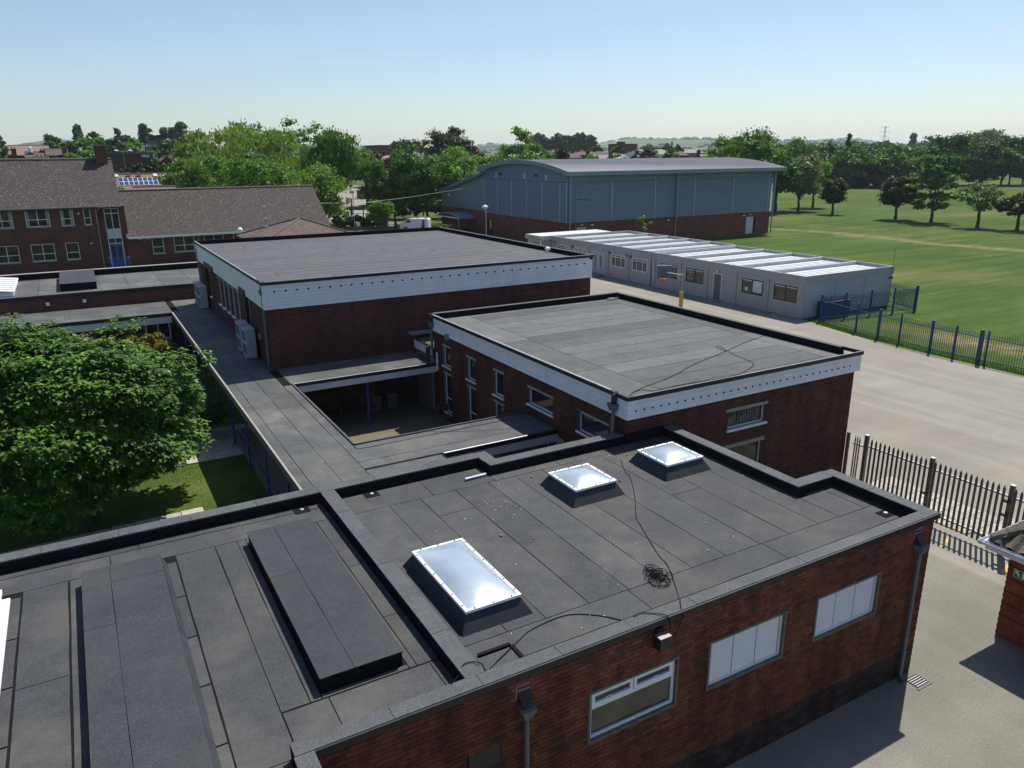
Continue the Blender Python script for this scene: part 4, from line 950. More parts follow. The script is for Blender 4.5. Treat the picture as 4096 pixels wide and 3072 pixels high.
for x, lb in ((9.55, 'pale square box by the courtyard wall, left of a pair'), (10.25, 'pale square box by the courtyard wall, right of a pair')):
    t = thing('storage_box', lb, 'box', (x, 28.0, .76), 'pale boxes against the courtyard wall'); part('body', MB().box(x-.2, x+.2, 27.9, 28.3, .76, 1.3), 'grey_pipe', t); part('lid', MB().box(x-.22, x+.22, 27.88, 28.32, 1.30, 1.34), 'galv', t)
# heat pumps on the walkway roof
def heatpump(y0, label, zb=2.93, h=1.12):
    t = thing('heat_pump', label, 'air conditioner', (5.45, y0, zb), 'grey heat pumps beside the big hall'); x0, x1, y1 = 5.30, 5.66, y0+.92
    part('casing', MB().box(x0, x1, y0, y1, zb, zb+h), 'ac_unit', t)
    for k in (0, 1):
        g_ = MB()
        for i in range(8): g_.box(x0-.012, x0-.002, y0+.10+i*.095, y0+.14+i*.095, zb+.08+k*.54, zb+.50+k*.54)
        part('grille', g_, 'ac_grille', t)
    part('top_cover', MB().box(x0-.01, x1+.01, y0-.01, y1+.01, zb+h, zb+h+.02), 'ac_unit', t)
    part('base', MB().box(x0-.05, x1+.03, y0+.05, y1-.05, zb-.08, zb), 'grey_pipe', t)
heatpump(30.55, 'grey heat pump nearest the camera beside the big hall corner'); heatpump(31.75, 'grey heat pump standing just behind the nearest one')
heatpump(42.5, 'front heat pump of the far pair by the big hall'); heatpump(43.75, 'rear heat pump of the far pair by the big hall')
# ------------------------------------------------------------------ flat roofed range in front of the school
B7 = thing('flat_roof_building', 'low brick building with a grey felt flat roof in front of the school', 'building', (-2, 50, .9))
part('wall', MB().box(-14, 9.0, 46.5, 53.6, .6, 3.52), 'flat_brick', B7)
part('roof_deck', MB().box(-14, 9.02, 46.42, 53.7, 3.521, 3.64), 'bitumen', B7)
part('roof_edge', MB().box(-14, 9.02, 46.40, 46.46, 3.50, 3.68), 'black_trim', B7); part('roof_edge', MB().box(-14, 9.02, 46.41, 46.47, 3.681, 3.70), 'felt_cap', B7)
part('parapet', MB().box(-14, 9.02, 53.3, 53.6, 3.64, 3.98), 'bitumen', B7); part('parapet_cap', MB().box(-14, 9.02, 53.28, 53.65, 3.981, 4.01), 'lintel', B7)
felts(B7, [(-14, -9, 46.6, 53.25), (-9, -6, 46.6, 53.25), (-6, -2.1, 46.6, 53.25), (-2.1, -.9, 46.6, 53.25), (-.9, .9, 46.6, 53.25), (.9, 2.3, 46.6, 53.25), (2.3, 4.0, 46.6, 53.25), (4.0, 5.62, 46.6, 53.25), (5.62, 8.9, 46.6, 53.25)], 3.64, 'felt_walk', gap=.01)
c = part('roof_curb', MB().box(-1.02, .72, 47.6, 53.0, 3.64, 4.05), 'bitumen', B7); felts(c, [(-1.05, -.1, 47.55, 53.05), (-.1, .75, 47.55, 53.05)], 4.05, 'felt_curb', .012, .004)
rl = part('roof_light', MB().box(-6.5, -3.2, 47.4, 52.6, 3.64, 3.85), 'upvc_bright', B7)
part('frame', MB().slab([(-6.5, 47.3, 4.3), (-3.15, 47.3, 3.9), (-3.15, 52.7, 3.9), (-6.5, 52.7, 4.3)], .05), 'upvc_bright', rl)
for i in range(7): y = 47.7+i*.75; part('rib', MB().slab([(-6.4, y, 4.36), (-3.2, y, 3.98), (-3.2, y+.06, 3.98), (-6.4, y+.06, 4.36)], .05), 'upvc', rl)
for x, lb in ((-1.7, 'left of two small lamps on the low brick wall beyond the walkway'), (.0, 'right of two small lamps on the low brick wall beyond the walkway')):
    t = thing('wall_lamp', lb, 'lamp', (x, 46.45, 3.2), 'lamps on the low brick wall'); part('lamp_body', MB().box(x-.12, x+.12, 46.28, 46.49, 3.1, 3.32), 'black_plastic', t); part('lens', MB().box(x-.08, x+.08, 46.24, 46.28, 3.16, 3.32), 'upvc', t)

# ------------------------------------------------------------------ school
SB = thing('school_building', 'long two storey brick school wing with brown tiled pitched roofs', 'school', (0, 78, .9))
def gable_roof(parent, x0, x1, y0, y1, ze, zr, mat, ov=.35, vx=.15, t=.12, ridge='ridge_tile', axis='x'):
    a = MB()
    if axis == 'x':
        ym = (y0+y1)/2; sl = (zr-ze)/(ym-y0); zo = ze-sl*ov
        a.slab([(x0-vx, y0-ov, zo), (x1+vx, y0-ov, zo), (x1+vx, ym, zr), (x0-vx, ym, zr)], t); f = part('roof', a, mat, parent)
        b = MB().slab([(x0-vx, ym, zr), (x1+vx, ym, zr), (x1+vx, y1+ov, zo), (x0-vx, y1+ov, zo)], t); part('roof', b, mat, parent)
        part('ridge', MB().tube([(x0-vx, ym, zr), (x1+vx, ym, zr)], .12, 8), ridge, parent)
    else:
        xm = (x0+x1)/2; sl = (zr-ze)/(xm-x0); zo = ze-sl*ov
        a.slab([(x0-ov, y1+vx, zo), (x0-ov, y0-vx, zo), (xm, y0-vx, zr), (xm, y1+vx, zr)], t); f = part('roof', a, mat, parent)
        b = MB().slab([(xm, y1+vx, zr), (xm, y0-vx, zr), (x1+ov, y0-vx, zo), (x1+ov, y1+vx, zo)], t); part('roof', b, mat, parent)
        part('ridge', MB().tube([(xm, y0-vx, zr), (xm, y1+vx, zr)], .12, 8), ridge, parent)
    return f
def gable_wall(mb, x0, x1, y0, y1, z0, ze, zr, axis='x'):
    if axis == 'x':
        ym = (y0+y1)/2
        for x in ((x0, x0+.2), (x1-.2, x1)):
            P = [(y0, ze), (y1, ze), (ym, zr)]; b = len(mb.v)
            mb.v += [(x[0], y, z) for y, z in P]+[(x[1], y, z) for y, z in P]; mb.f += [(b, b+2, b+1), (b+3, b+4, b+5), (b, b+1, b+4, b+3), (b+1, b+2, b+5, b+4), (b+2, b, b+3, b+5)]
    else:
        xm = (x0+x1)/2
        for y in ((y0, y0+.2), (y1-.2, y1)):
            P = [(x0, ze), (x1, ze), (xm, zr)]; b = len(mb.v)
            mb.v += [(x, y[0], z) for x, z in P]+[(x, y[1], z) for x, z in P]; mb.f += [(b, b+1, b+2), (b+3, b+5, b+4), (b, b+3, b+4, b+1), (b+1, b+4, b+5, b+2), (b+2, b+5, b+3, b)]
UPW = [(-5.9, -4.26, 4.90, 6.30, (.5,)), (-3.34, -1.56, 4.90, 6.30, (.5,)), (-.71, .25, 4.89, 6.29, ()), (1.05, 1.59, 4.89, 6.28, ())]
LOW = [(-6.0, -4.24, 1.97, 3.42, (.5,)), (-3.35, -1.58, 1.97, 3.42, (.5,)), (-.74, .28, 1.95, 3.42, ())]
W2 = [(6.23, 7.2, 1.98, 3.43, ()), (8.08, 9.86, 2.02, 3.45, (.5,)), (10.76, 12.52, 2.0, 3.46, (.5,)), (13.43, 15.19, 2.0, 3.48, (.5,)), (17.0, 17.8, 2.92, 3.52, ())]
TW = [(2.66, 3.84, 1.0, 6.22)]
w_ = MB(); hs = [q[:4] for q in UPW+LOW]
wall(w_, 'y-', 78, -16, 2.10, .3, 6.50, hs, .2); wall(w_, 'y-', 78.4, 2.101, 4.16, .3, 6.45, TW, .2); wall(w_, 'y-', 78.2, 4.161, 22.9, .3, 3.66, [q[:4] for q in W2], .2)
w_.box(2.0, 2.10, 78.2, 78.6, .3, 6.4); w_.box(4.16, 4.36, 78.42, 88.6, .3, 6.45); w_.box(22.7, 22.9, 78.4, 89.3, .3, 3.66); w_.box(-16, 4.16, 88.4, 88.6, .3, 6.45); w_.box(4.36, 22.7, 89.1, 89.3, .3, 3.6)
gable_wall(w_, -15.8, 4.15, 78.2, 88.4, 0, 6.45, 10.2); gable_wall(w_, 4.4, 22.88, 78.6, 89.1, 0, 3.66, 7.2)
part('wall', w_, 'school_brick', SB)
gable_roof(SB, -16, 4.0, 78, 88.6, 6.62, 10.42, 'school_tile'); gable_roof(SB, 4.3, 22.9, 78.2, 89.3, 3.78, 7.50, 'school_tile')
part('eaves_board', MB().box(-16.1, 2.2, 77.72, 77.80, 6.30, 6.46), 'upvc', SB); part('eaves_board', MB().box(2.5, 3.95, 77.9, 78.0, 6.24, 6.42), 'upvc', SB); part('eaves_board', MB().box(4.3, 22.95, 77.76, 77.84, 3.46, 3.62), 'upvc', SB)
part('gutter', MB().tube([(-16, 77.68, 6.42), (2.2, 77.68, 6.42)], .055, 6), 'grey_pipe', SB)
SW = dict(frame='upvc', pane='glass_school', rec=.05, fw=.06)
for q in UPW+LOW: 
    w = window(SB, 'y-', 78, *q[:4], v=q[4], h=(.42,), sill=(.05, .09, 'lintel'), **SW)
    if q in UPW[:3]:
        for a in ((q[0]+.07, q[0]+.25), (q[1]-.28, q[1]-.08)): part('curtain', MB().fbox('y-', 78, a[0], a[1], -.066, -.06, q[2]+.1, q[3]-.08), 'lintel', w)
for q in W2: window(SB, 'y-', 78.2, *q[:4], v=q[4], h=(.42,) if q[2] < 2.5 else (), sill=(.05, .09, 'lintel'), **SW)
window(SB, 'y-', 78.4, 2.66, 3.84, 4.34, 6.22, v=(.5,), h=(.76,), name='stair_window', **SW)
part('spandrel', MB().fbox('y-', 78.4, 2.66, 3.84, -.1, -.04, 3.62, 4.33), 'galv_bright', SB); window(SB, 'y-', 78.4, 2.66, 3.84, 3.08, 3.61, v=(.5,), name='top_light', **SW)
dj = part('door_frame', MB().fbox('y-', 78.4, 2.66, 2.74, -.1, -.04, 1.0, 3.08).fbox('y-', 78.4, 3.76, 3.84, -.1, -.04, 1.0, 3.08), 'upvc', SB)
for a0 in (2.745, 3.255):
    d_ = MB(); a1 = a0+.5; d_.fbox('y-', 78.4, a0, a0+.10, -.1, -.05, 1.0, 3.08); d_.fbox('y-', 78.4, a1-.10, a1, -.1, -.05, 1.0, 3.08); d_.fbox('y-', 78.4, a0+.1, a1-.1, -.1, -.05, 2.9, 3.08); d_.fbox('y-', 78.4, a0+.1, a1-.1, -.1, -.05, 1.0, 1.5)
    d_ = part('door', d_, 'blue_door', SB); part('pane', MB().fbox('y-', 78.4, a0+.1, a1-.1, -.09, -.07, 1.5, 2.9), 'glass_school', d_); part('handle', MB().fbox('y-', 78.4, a1-.08, a1-.04, -.05, 0, 1.8, 2.1), 'steel_chrome', d_)
ch = MB().box(-.3, .9, 82.9, 83.9, 9.6, 11.55).box(.3+2.6, .3+3.6, 82.95, 83.85, 9.6, 11.55); ch = MB().box(2.85, 3.80, 82.7, 83.9, 9.6, 11.60)
c = part('chimney', ch, 'school_brick', SB); part('chimney_cap', MB().box(2.75, 3.90, 82.6, 84.0, 11.60, 11.70), 'lintel', c)
for pts in ([(2.0, 77.72, 6.36), (2.03, 77.9, 6.1), (2.03, 77.9, 1.0)], [(10.3, 77.8, 3.5), (10.3, 78.1, 3.3), (10.3, 78.1, 1.0)], [(2.45, 77.95, 6.3), (2.1, 77.9, 6.05)]): part('downpipe', MB().tube(pts, .045, 6), 'galv', SB)
for x, z, lb in ((.68, 5.92, 'small grey floodlight high on the school wall between two upper windows'), (1.3, 3.32, 'round white lamp low on the school wall left of the stair tower')):
    t = thing('wall_lamp', lb, 'lamp', (x, 77.9, z)); part('lamp_body', MB().box(x-.11, x+.11, 77.8, 77.99, z-.04, z+.06), 'galv', t); part('lens', MB().lathe((x, 77.86, z-.12), [(.03, 0), (.12, .05), (.12, .09)], 10), 'upvc', t)
for x, lb in ((5.3, 'left white security camera under the school eaves'), (5.95, 'right white security camera under the school eaves')):
    t = thing('security_camera', lb, 'camera', (x, 78.1, 3.4)); part('camera_body', MB().box(x-.18, x+.12, 77.8, 77.92, 3.40, 3.50), 'upvc', t); part('bracket', MB().box(x-.03, x+.03, 77.9, 78.2, 3.44, 3.48), 'upvc', t)
window(SB, 'y-', 78.2, 5.55, 5.82, 3.12, 3.42, name='vent', frame='lintel', pane='dark_hole', fw=.04, rec=-.02)
# blue railing at the foot of the stair tower
RB = thing('railing', 'bright blue metal railing round the landing below the stair tower door', 'railing', (3.2, 76, 1.0))
part('handrail', MB().tube([(2.5, 77.8, 2.0), (2.5, 76, 2.02), (4.03, 76, 2.02), (4.03, 77.8, 2.0)], .035, 8), 'blue_door', RB); part('handrail', MB().tube([(2.5, 76, 1.15), (4.03, 76, 1.15)], .03, 6), 'blue_door', RB)
bar = MB().tube([(0, 0, 0), (0, 0, .86)], .022, 6).mesh('bar', M['blue_door'])
for i in range(13): link('bar', bar, RB, (2.55+i*.12, 76, 1.15))
for x in (2.5, 4.03): part('post', MB().tube([(x, 76, .85), (x, 76, 2.02)], .04, 8), 'blue_door', RB)
part('landing', MB().box(2.3, 4.9, 75.9, 78.2, .5, 1.0), 'concrete', RB)
t = thing('aerial_mast', 'thin aerial mast with small aerials in front of the school roof', 'mast', (14.9, 64, 1))
part('mast', MB().tube([(14.95, 70, .8), (14.80, 70, 7.0)], .035, 6), 'galv', t)
for z in (6.3, 5.3, 4.6): part('aerial', MB().box(14.70, 15.02, 69.9, 70.0, z, z+.12), 'upvc', t)
t = thing('roof_lamp', 'white lamp on a short pole by the school eaves', 'lamp', (11.2, 62, 2.0)); part('pole', MB().tube([(11.2, 62, 2.0), (11.2, 62, 5.05)], .04, 6), 'galv_bright', t); part('lamp_head', MB().lathe((11.2, 62, 5.05), [(.06, 0), (.2, .05), (.18, .2), (.06, .3)], 10), 'upvc_bright', t)
# hipped roof building behind the big hall
HB = thing('hipped_building', 'single storey building with a steep hipped tiled roof behind the big hall', 'building', (17.3, 68, .5))
part('wall', MB().box(13.2, 21.6, 64.2, 72.6, 0, 3.9), 'school_brick', HB)
ap = (17.35, 67.9, 5.40); cs = [(12.8, 63.8, 3.75), (22.0, 63.8, 3.75), (22.0, 73.0, 3.75), (12.8, 73.0, 3.75)]
for i in range(4): part('roof', MB().slab([cs[i], cs[(i+1) % 4], ap], .1), 'hip_tile', HB)
for i in range(4): part('hip_ridge', MB().tube([cs[i], ap], .10, 6), 'ridge_tile', HB)

# ------------------------------------------------------------------ sports hall
SH = thing('sports_hall', 'large grey sports hall with louvred walls, brick base and curved metal roof', 'sports hall', (67, 85, 0))
w_ = MB(); wall(w_, 'y-', 74.95, 50, 83.1, -.2, 2.82, [(51.3, 52.9, 0, 2.36), (78.75, 80.5, .05, 2.30)], .3); w_.box(50.0, 50.3, 75.25, 95.5, -.2, 2.82); w_.box(82.8, 83.1, 75.25, 95.5, -.2, 2.82); w_.box(50.0, 50.3, 95.5, 110, -.2, 3.05)
part('wall', w_, 'sports_brick', SH)
part('louvre_backing', MB().box(50.05, 83.05, 75.0, 95.4, 2.83, 7.4), 'louvre_back', SH)
# louvre blades, bay by bay
bays = [49.92, 50.3, 56.25, 62.8, 66.2, 69.2, 75.9, 82.4, 83.25]; nb = 33; dz = (7.38-2.88)/nb
for k in range(len(bays)-1):
    a, b_ = bays[k]+.05, bays[k+1]-.05; L_ = b_-a; bl = MB().quadbox([(0, .0, 0), (L_, .0, 0), (L_, .12, .06), (0, .12, .06), (0, -.0, .045), (L_, -.0, .045), (L_, .12, .10), (0, .12, .10)])
    s_ = MB(); s_.quadbox([(0, -.10, 0), (L_, -.10, 0), (L_, .0, .05), (0, .0, .05), (0, -.10, .03), (L_, -.10, .03), (L_, .0, .085), (0, .0, .085)]); me = s_.mesh('louvre_blade', M['louvre'])
    for i in range(nb): link('louvre_blade', me, SH, (a, 74.94, 2.90+i*dz))
for x in bays[1:-1]: part('louvre_post', MB().box(x-.06, x+.06, 74.80, 74.90, 2.86, 7.40), 'louvre', SH)
gy = [75.0, 76.4, 80.3, 84.0, 87.75, 91.5, 95.3]
for k in range(len(gy)-1):
    a, b_ = gy[k]+.05, gy[k+1]-.05; L_ = b_-a; s_ = MB(); s_.quadbox([(-.10, 0, 0), (0, 0, .05), (0, L_, .05), (-.10, L_, 0), (-.10, 0, .03), (0, 0, .085), (0, L_, .085), (-.10, L_, .03)]); me = s_.mesh('louvre_blade', M['louvre'])
    for i in range(nb): link('louvre_blade', me, SH, (49.98, a, 2.90+i*dz))
for y in gy: part('louvre_post', MB().box(49.84, 49.94, y-.06, y+.06, 2.86, 7.40), 'louvre', SH)
for x in range(11):
    a = 49.9+x*3.3; b_ = min(a+3.27, 83.2); part('cladding_panel', MB().fbox('y-', 74.92, a, b_-.02, -.1, 0, 7.42, 8.25), 'cladding', SH)
YC, RZ0, RZ1, YE = 85.1, 8.62, 9.86, 11.1
def zarc(y): return RZ1-(RZ1-RZ0)*((y-YC)/YE)**2
for k in range(len(gy)-1):
    for z0, z1 in ((7.42, 8.28), (8.30, None)):
        y0, y1 = gy[k]+.02, gy[k+1]-.02
        if z1 is None: 
            z0a, z0b = zarc(y0)-.25, zarc(y1)-.25
            if min(z0a, z0b) < 8.36: continue
            b = MB(); b.quadbox([(49.95, y0, z0), (50.05, y0, z0), (50.05, y1, z0), (49.95, y1, z0), (49.95, y0, z0a), (50.05, y0, z0a), (50.05, y1, z0b), (49.95, y1, z0b)])
        else: b = MB().box(49.95, 50.05, y0, y1, z0, min(z1, zarc(y0)-.2, zarc(y1)-.2))
        part('cladding_panel', b, 'cladding', SH)
part('backing_wall', MB().box(50.06, 83.0, 75.0, 95.3, 7.4, 8.3), 'louvre_back', SH)
for y, z in ((91.9, 7.9), (84.6, 7.95), (79.5, 7.9)): part('vent_grille', MB().box(49.90, 49.948, y-.28, y+.28, z-.35, z+.35), 'louvre', SH)
for y in (90.7, 81.8): part('flood_lamp', MB().box(49.75, 49.948, y-.22, y+.22, 7.95, 8.2), 'black_plastic', SH)
n = 26; ysr = [YC-YE+2*YE*i/n for i in range(n+1)]
r_ = MB(); b = 0
for i in range(n+1): r_.v += [(49.3, ysr[i], zarc(ysr[i])), (84.3, ysr[i], zarc(ysr[i])), (49.3, ysr[i], zarc(ysr[i])-.18), (84.3, ysr[i], zarc(ysr[i])-.18)]
for i in range(n): a = 4*i; r_.f += [(a, a+1, a+5, a+4), (a+2, a+6, a+7, a+3), (a, a+4, a+6, a+2), (a+1, a+3, a+7, a+5)]
r_.f += [(0, 2, 3, 1), (4*n, 4*n+1, 4*n+3, 4*n+2)]
part('roof', r_, 'metal_roof', SH)
rb = MB(); 
for i in range(n+1): rb.v += [(-.03, ysr[i], zarc(ysr[i])+.005), (.03, ysr[i], zarc(ysr[i])+.005), (.03, ysr[i], zarc(ysr[i])+.06), (-.03, ysr[i], zarc(ysr[i])+.06)]
for i in range(n):
    a = 4*i; rb.f += [(a, a+4, a+7, a+3), (a+1, a+2, a+6, a+5), (a+3, a+7, a+6, a+2)]
rbm = rb.mesh('roof_rib', M['metal_rib'])
for i in range(87): link('roof_rib', rbm, SH, (49.45+i*.4, 0, 0))
vg = MB()
for i in range(n): 
    y0, y1 = ysr[i], ysr[i+1]; vg.quadbox([(49.2, y0, zarc(y0)-.42), (49.295, y0, zarc(y0)-.42), (49.295, y1, zarc(y1)-.42), (49.2, y1, zarc(y1)-.42), (49.2, y0, zarc(y0)+.06), (49.295, y0, zarc(y0)+.06), (49.295, y1, zarc(y1)+.06), (49.2, y1, zarc(y1)+.06)])
part('verge', vg, 'gutter_metal', SH)
part('gutter', MB().box(49.2, 84.3, 73.70, 74.0, 8.20, 8.62), 'gutter_metal', SH); part('gutter', MB().box(49.3, 84.3, 73.72, 73.98, 8.622, 8.66), 'galv_bright', SH); part('soffit', MB().box(49.35, 84.2, 74.0, 75.0, 8.25, 8.30), 'gutter_metal', SH)
for x in (50.15, 66.15, 83.25): part('downpipe', MB().box(x-.11, x+.11, 74.55, 74.72, 2.7, 8.25).tube([(x, 74.66, 2.75), (x, 74.66, 0)], .08, 8), 'gutter_metal', SH)
part('cable_tray', MB().tube([(51.0, 74.72, 2.0), (51.0, 74.72, 7.3)], .04, 6), 'galv', SH); part('bracket_arm', MB().tube([(51.1, 74.7, 5.55), (52.3, 73.9, 5.45)], .03, 6), 'black_plastic', SH)
for a0, a1, lb in ((51.32, 52.88, 'pale grey fire door with only its top in view'), (78.77, 80.3, 'pale grey double fire door')):
    d_ = part('door', MB().fbox('y-', 74.95, a0, a1, -.25, -.2, 0, 2.3), 'galv_bright', SH, lb); part('sign', MB().fbox('y-', 74.95, a0+.5, a0+1.0, .005, .02, 2.52, 2.62), 'cream', d_)
for x, y, lb in ((53.4, 74.8, 'white half-round lamp on the sports hall brick base, near its left corner'), (65.0, 74.8, 'white half-round lamp on the sports hall brick base, beside the middle downpipe'), (78.05, 74.8, 'white half-round lamp on the sports hall brick base, above the right-hand fire door')):
    t = thing('wall_lamp', lb, 'lamp', (x, y, 2.6)); part('lens', MB().lathe((x, y, 2.42), [(.05, 0), (.2, .08), (.22, .2)], 10), 'upvc_bright', t); part('lamp_body', MB().box(x-.26, x+.26, y-.1, 74.95, 2.62, 2.8), 'black_plastic', t)
# lean-to wing
lw = MB(); zl = lambda y: 8.15-(y-95.5)*(8.15-5.05)/15.3
for k, (y0, y1) in enumerate(((95.52, 99.7), (99.75, 102.9), (102.95, 106.3), (106.35, 110.0))):
    q = MB(); q.quadbox([(50.06, y0, 3.06), (50.3, y0, 3.06), (50.3, y1, 3.06), (50.06, y1, 3.06), (50.06, y0, zl(y0)-.3), (50.3, y0, zl(y0)-.3), (50.3, y1, zl(y1)-.3), (50.06, y1, zl(y1)-.3)]); part('wall_panel', q, 'lean_panel', SH)
q = MB().slab([(49.3, 95.4, zl(95.4)+.1), (49.3, 110.9, zl(110.9)+.1), (83, 110.9, zl(110.9)+.1), (83, 95.4, zl(95.4)+.1)][::-1], .35); part('lean_to_roof', q, 'gutter_metal', SH)
part('rear_wall', MB().box(50.3, 83, 109.8, 110, -.2, 4.7), 'sports_brick', SH)
cp = MB()
for i in range(8):
    y0, y1 = 98.0+i, 99.0+i; f = lambda y: 2.55-.035*(y-102)**2+.05
    cp.quadbox([(47.2, y0, f(y0)-.1), (49.9, y0, f(y0)-.1), (49.9, y1, f(y1)-.1), (47.2, y1, f(y1)-.1), (47.2, y0, f(y0)), (49.9, y0, f(y0)), (49.9, y1, f(y1)), (47.2, y1, f(y1))])
cn = part('canopy', cp, 'gutter_metal', SH)
for y in (98.6, 105.2): part('canopy_post', MB().tube([(47.4, y, 0), (47.4, y, 2.05)], .06, 8), 'galv_bright', cn)
part('canopy_rib', MB().box(47.1, 47.2, 98, 106, 1.95, 2.1), 'galv_bright', cn)
part('doorway', MB().box(49.93, 50.0, 93.2, 95.0, 0, 2.1), 'dark_hole', SH); part('pane', MB().box(49.92, 49.93, 93.4, 94.0, .8, 2.0), 'yellow', SH)

# ------------------------------------------------------------------ demountable classrooms
def demountable(label, x0, x1, y0, y1, H, joints, wins, doors, beams=True, wf='black_plastic', end='demo_end'):
    D = thing('portable_classroom', label, 'classroom', (x0, (y0+y1)/2, 0)); zt = H; zf = H-.50
    w_ = MB(); hs = [w[:4] for w in wins]+[(d[0], d[1], .1, 2.0) for d in doors]
    wall(w_, 'x-', x0, y0+.001, y1, .02, zf, hs, .12); part('wall', w_, 'demo_wall', D)
    part('inner_block', MB().box(x0+.121, x1-.05, y0+.06, y1-.02, .02, zf), 'demo_end', D)
    n = 3; L = (x1-x0)/n
    for i in range(n): part('wall_panel', MB().box(x0+i*L+.02, x0+(i+1)*L-.02, y0-.03, y0+.055, .05, zf), end, D); part('joint_strip', MB().box(x0+i*L-.02, x0+i*L+.02, y0-.05, y0-.031, .05, zf), 'demo_fascia', D)
    part('fascia', MB().box(x0-.06, x0+.04, y0-.08, y1, zf, zt), 'demo_fascia', D); part('fascia', MB().box(x0+.041, x1+.05, y0-.079, y0+.04, zf, zt), 'demo_fascia', D)
    part('fascia', MB().box(x1-.05, x1+.05, y0+.041, y1, zf, zt), 'demo_fascia', D); part('fascia', MB().box(x0+.041, x1-.051, y1-.1, y1-.001, zf, zt), 'demo_fascia', D)
    ys = [y0]+joints+[y1]
    for i, y in enumerate(joints): part('joint_post', MB().box(x0-.07, x0, y-.09, y+.09, .0, zf-.001), 'demo_fascia', D)
    for i in range(len(ys)-1):
        a, b_ = ys[i], ys[i+1]; r_ = part('roof', MB().box(x0+.05, x1-.06, a+.08, b_-.08, zf, zt-.24), 'demo_roof', D)
        for k in range(5): yy = a+.3+k*(b_-a-.6)/5; part('roof_corrugation', MB().box(x0+.06, x1-.08, yy, yy+.12, zt-.239, zt-.21), 'demo_roof', r_)
        if beams and i: part('roof_beam', MB().box(x0+.045, x1-.055, a-.08, a+.08, zf, zt-.004), 'demo_beam', D)
    for q in wins:
        w = window(D, 'x-', x0, *q[:4], v=q[4], h=q[5] if len(q) > 5 else (), frame=wf, pane='glass', fw=.06, rec=.0, depth=.06)
        if wf == 'black_plastic':
            for i in (0, 1):
                m0 = q[0]+.1+i*(q[1]-q[0])/2; part('blind_rail', MB().fbox('x-', x0, m0, m0+(q[1]-q[0])/2-.16, -.03, -.02, q[3]-.14, q[3]-.09), 'upvc', w)
    for d in doors:
        dd = part('door', MB().fbox('x-', x0, d[0]+.02, d[1]-.02, -.06, .0, .1, 1.98), d[2], D)
        for a in d[3]: part('pane', MB().fbox('x-', x0, a, a+.18, .001, .01, .75, 1.75), 'glass', dd)
        part('frame', MB().fbox('x-', x0, d[0]-.05, d[0], -.02, .02, 0, 2.04).fbox('x-', x0, d[1], d[1]+.05, -.02, .02, 0, 2.04).fbox('x-', x0, d[0], d[1], -.02, .02, 1.99, 2.04), 'upvc', dd); part('step', MB().box(x0-.9, x0-.0, d[0]-.1, d[1]+.1, 0, .1), 'tarmac', dd)
    return D
DA = demountable('nearest grey portable classroom block with dark framed windows', 40.98, 50.0, 33.5, 48.85, 2.84, [36.5, 39.48, 42.42, 45.36, 48.45], [(34.03, 36.01, .98, 2.05, (.5,)), (36.95, 38.93, 1.0, 2.05, (.5,)), (42.8, 44.77, 1.0, 2.07, (.5,)), (45.75, 47.71, 1.0, 2.08, (.5,))], [(40.95, 41.7, 'slate_blue', (41.24,))])
DB = demountable('middle grey portable classroom block with white framed windows', 41.06, 50.45, 49.15, 64.25, 2.85, [51.99, 54.95, 57.85, 60.81], [(49.55, 51.54, 1.03, 2.08, (.3, .7), (.8,)), (52.5, 54.48, 1.05, 2.09, (.3, .7), (.8,)), (58.37, 60.33, 1.05, 2.09, (.3, .7), (.8,)), (61.37, 63.31, 1.05, 2.09, (.3, .7), (.8,))], [(55.6, 56.35, 'demo_end', (56.0,)), (56.36, 57.15, 'demo_end', (56.8,))], wf='upvc')
DCc = thing('portable_classroom', 'farthest small portable classroom with a plain white flat roof', 'classroom', (40, 66, 0))
part('wall', MB().box(39.9, 48.3, 64.35, 67.0, 0, 2.5), 'demo_wall', DCc); part('roof', MB().box(39.75, 48.4, 64.30, 67.1, 2.5, 2.86), 'demo_roof', DCc); part('fascia', MB().box(39.68, 39.75, 64.28, 67.12, 2.45, 2.88), 'demo_fascia', DCc)
window(DCc, 'x-', 39.9, 64.9, 65.6, 1.2, 2.2, frame='black_plastic', rec=-.01, fw=.05); part('joint_post', MB().box(39.84, 39.9, 64.35, 64.5, 0, 2.45), 'upvc', DCc)
# items on the classroom walls
def on(x, y0, y1, z0, z1, mat, d=.06): return MB().fbox('x-', x, y0, y1, .0, d, z0, z1)
for y, z, lb in ((41.3, 2.24, 'yellow alarm bell box above the slate blue classroom door'), (56.0, 2.28, 'yellow alarm bell box above the double classroom doors')):
    X0 = 40.98 if y < 48 else 41.06
    t = thing('alarm_box', lb, 'alarm', (X0, y, z)); part('casing', on(X0, y-.13, y+.13, z-.11, z+.11, '', .09), 'orange', t); part('logo', on(X0-.09, y-.07, y+.07, z-.05, z+.05, '', .006), 'upvc', t)
notice = single('notice', on(40.98+.02, 38.35, 38.62, 1.2, 1.45, '', .01), 'gutter', 'pale blue square notice stuck in the third classroom window', 'notice')
bp = single('window_board', MB().fbox('x-', 40.985, 37.08, 37.90, -.02, -.005, 1.18, 1.92), 'gutter', 'white board filling half of the classroom window', 'board')
for y, z, X0, lb in ((52.25, 2.2, 41.06, 'small grey wall lamp between the white framed classroom windows'), (63.6, 2.3, 41.06, 'small dark wall lamp at the far end of the middle classroom')):
    t = thing('wall_lamp', lb, 'lamp', (X0, y, z)); part('lamp_body', on(X0, y-.14, y+.14, z-.12, z+.12, '', .12), 'galv', t); part('lens', on(X0-.12, y-.1, y+.1, z-.08, z+.06, '', .05), 'lintel', t)
for y in (51.75, 60.55, 54.75): part('vent', on(41.06, y-.12, y+.12, 2.05, 2.25, '', .03), 'black_plastic', DB)
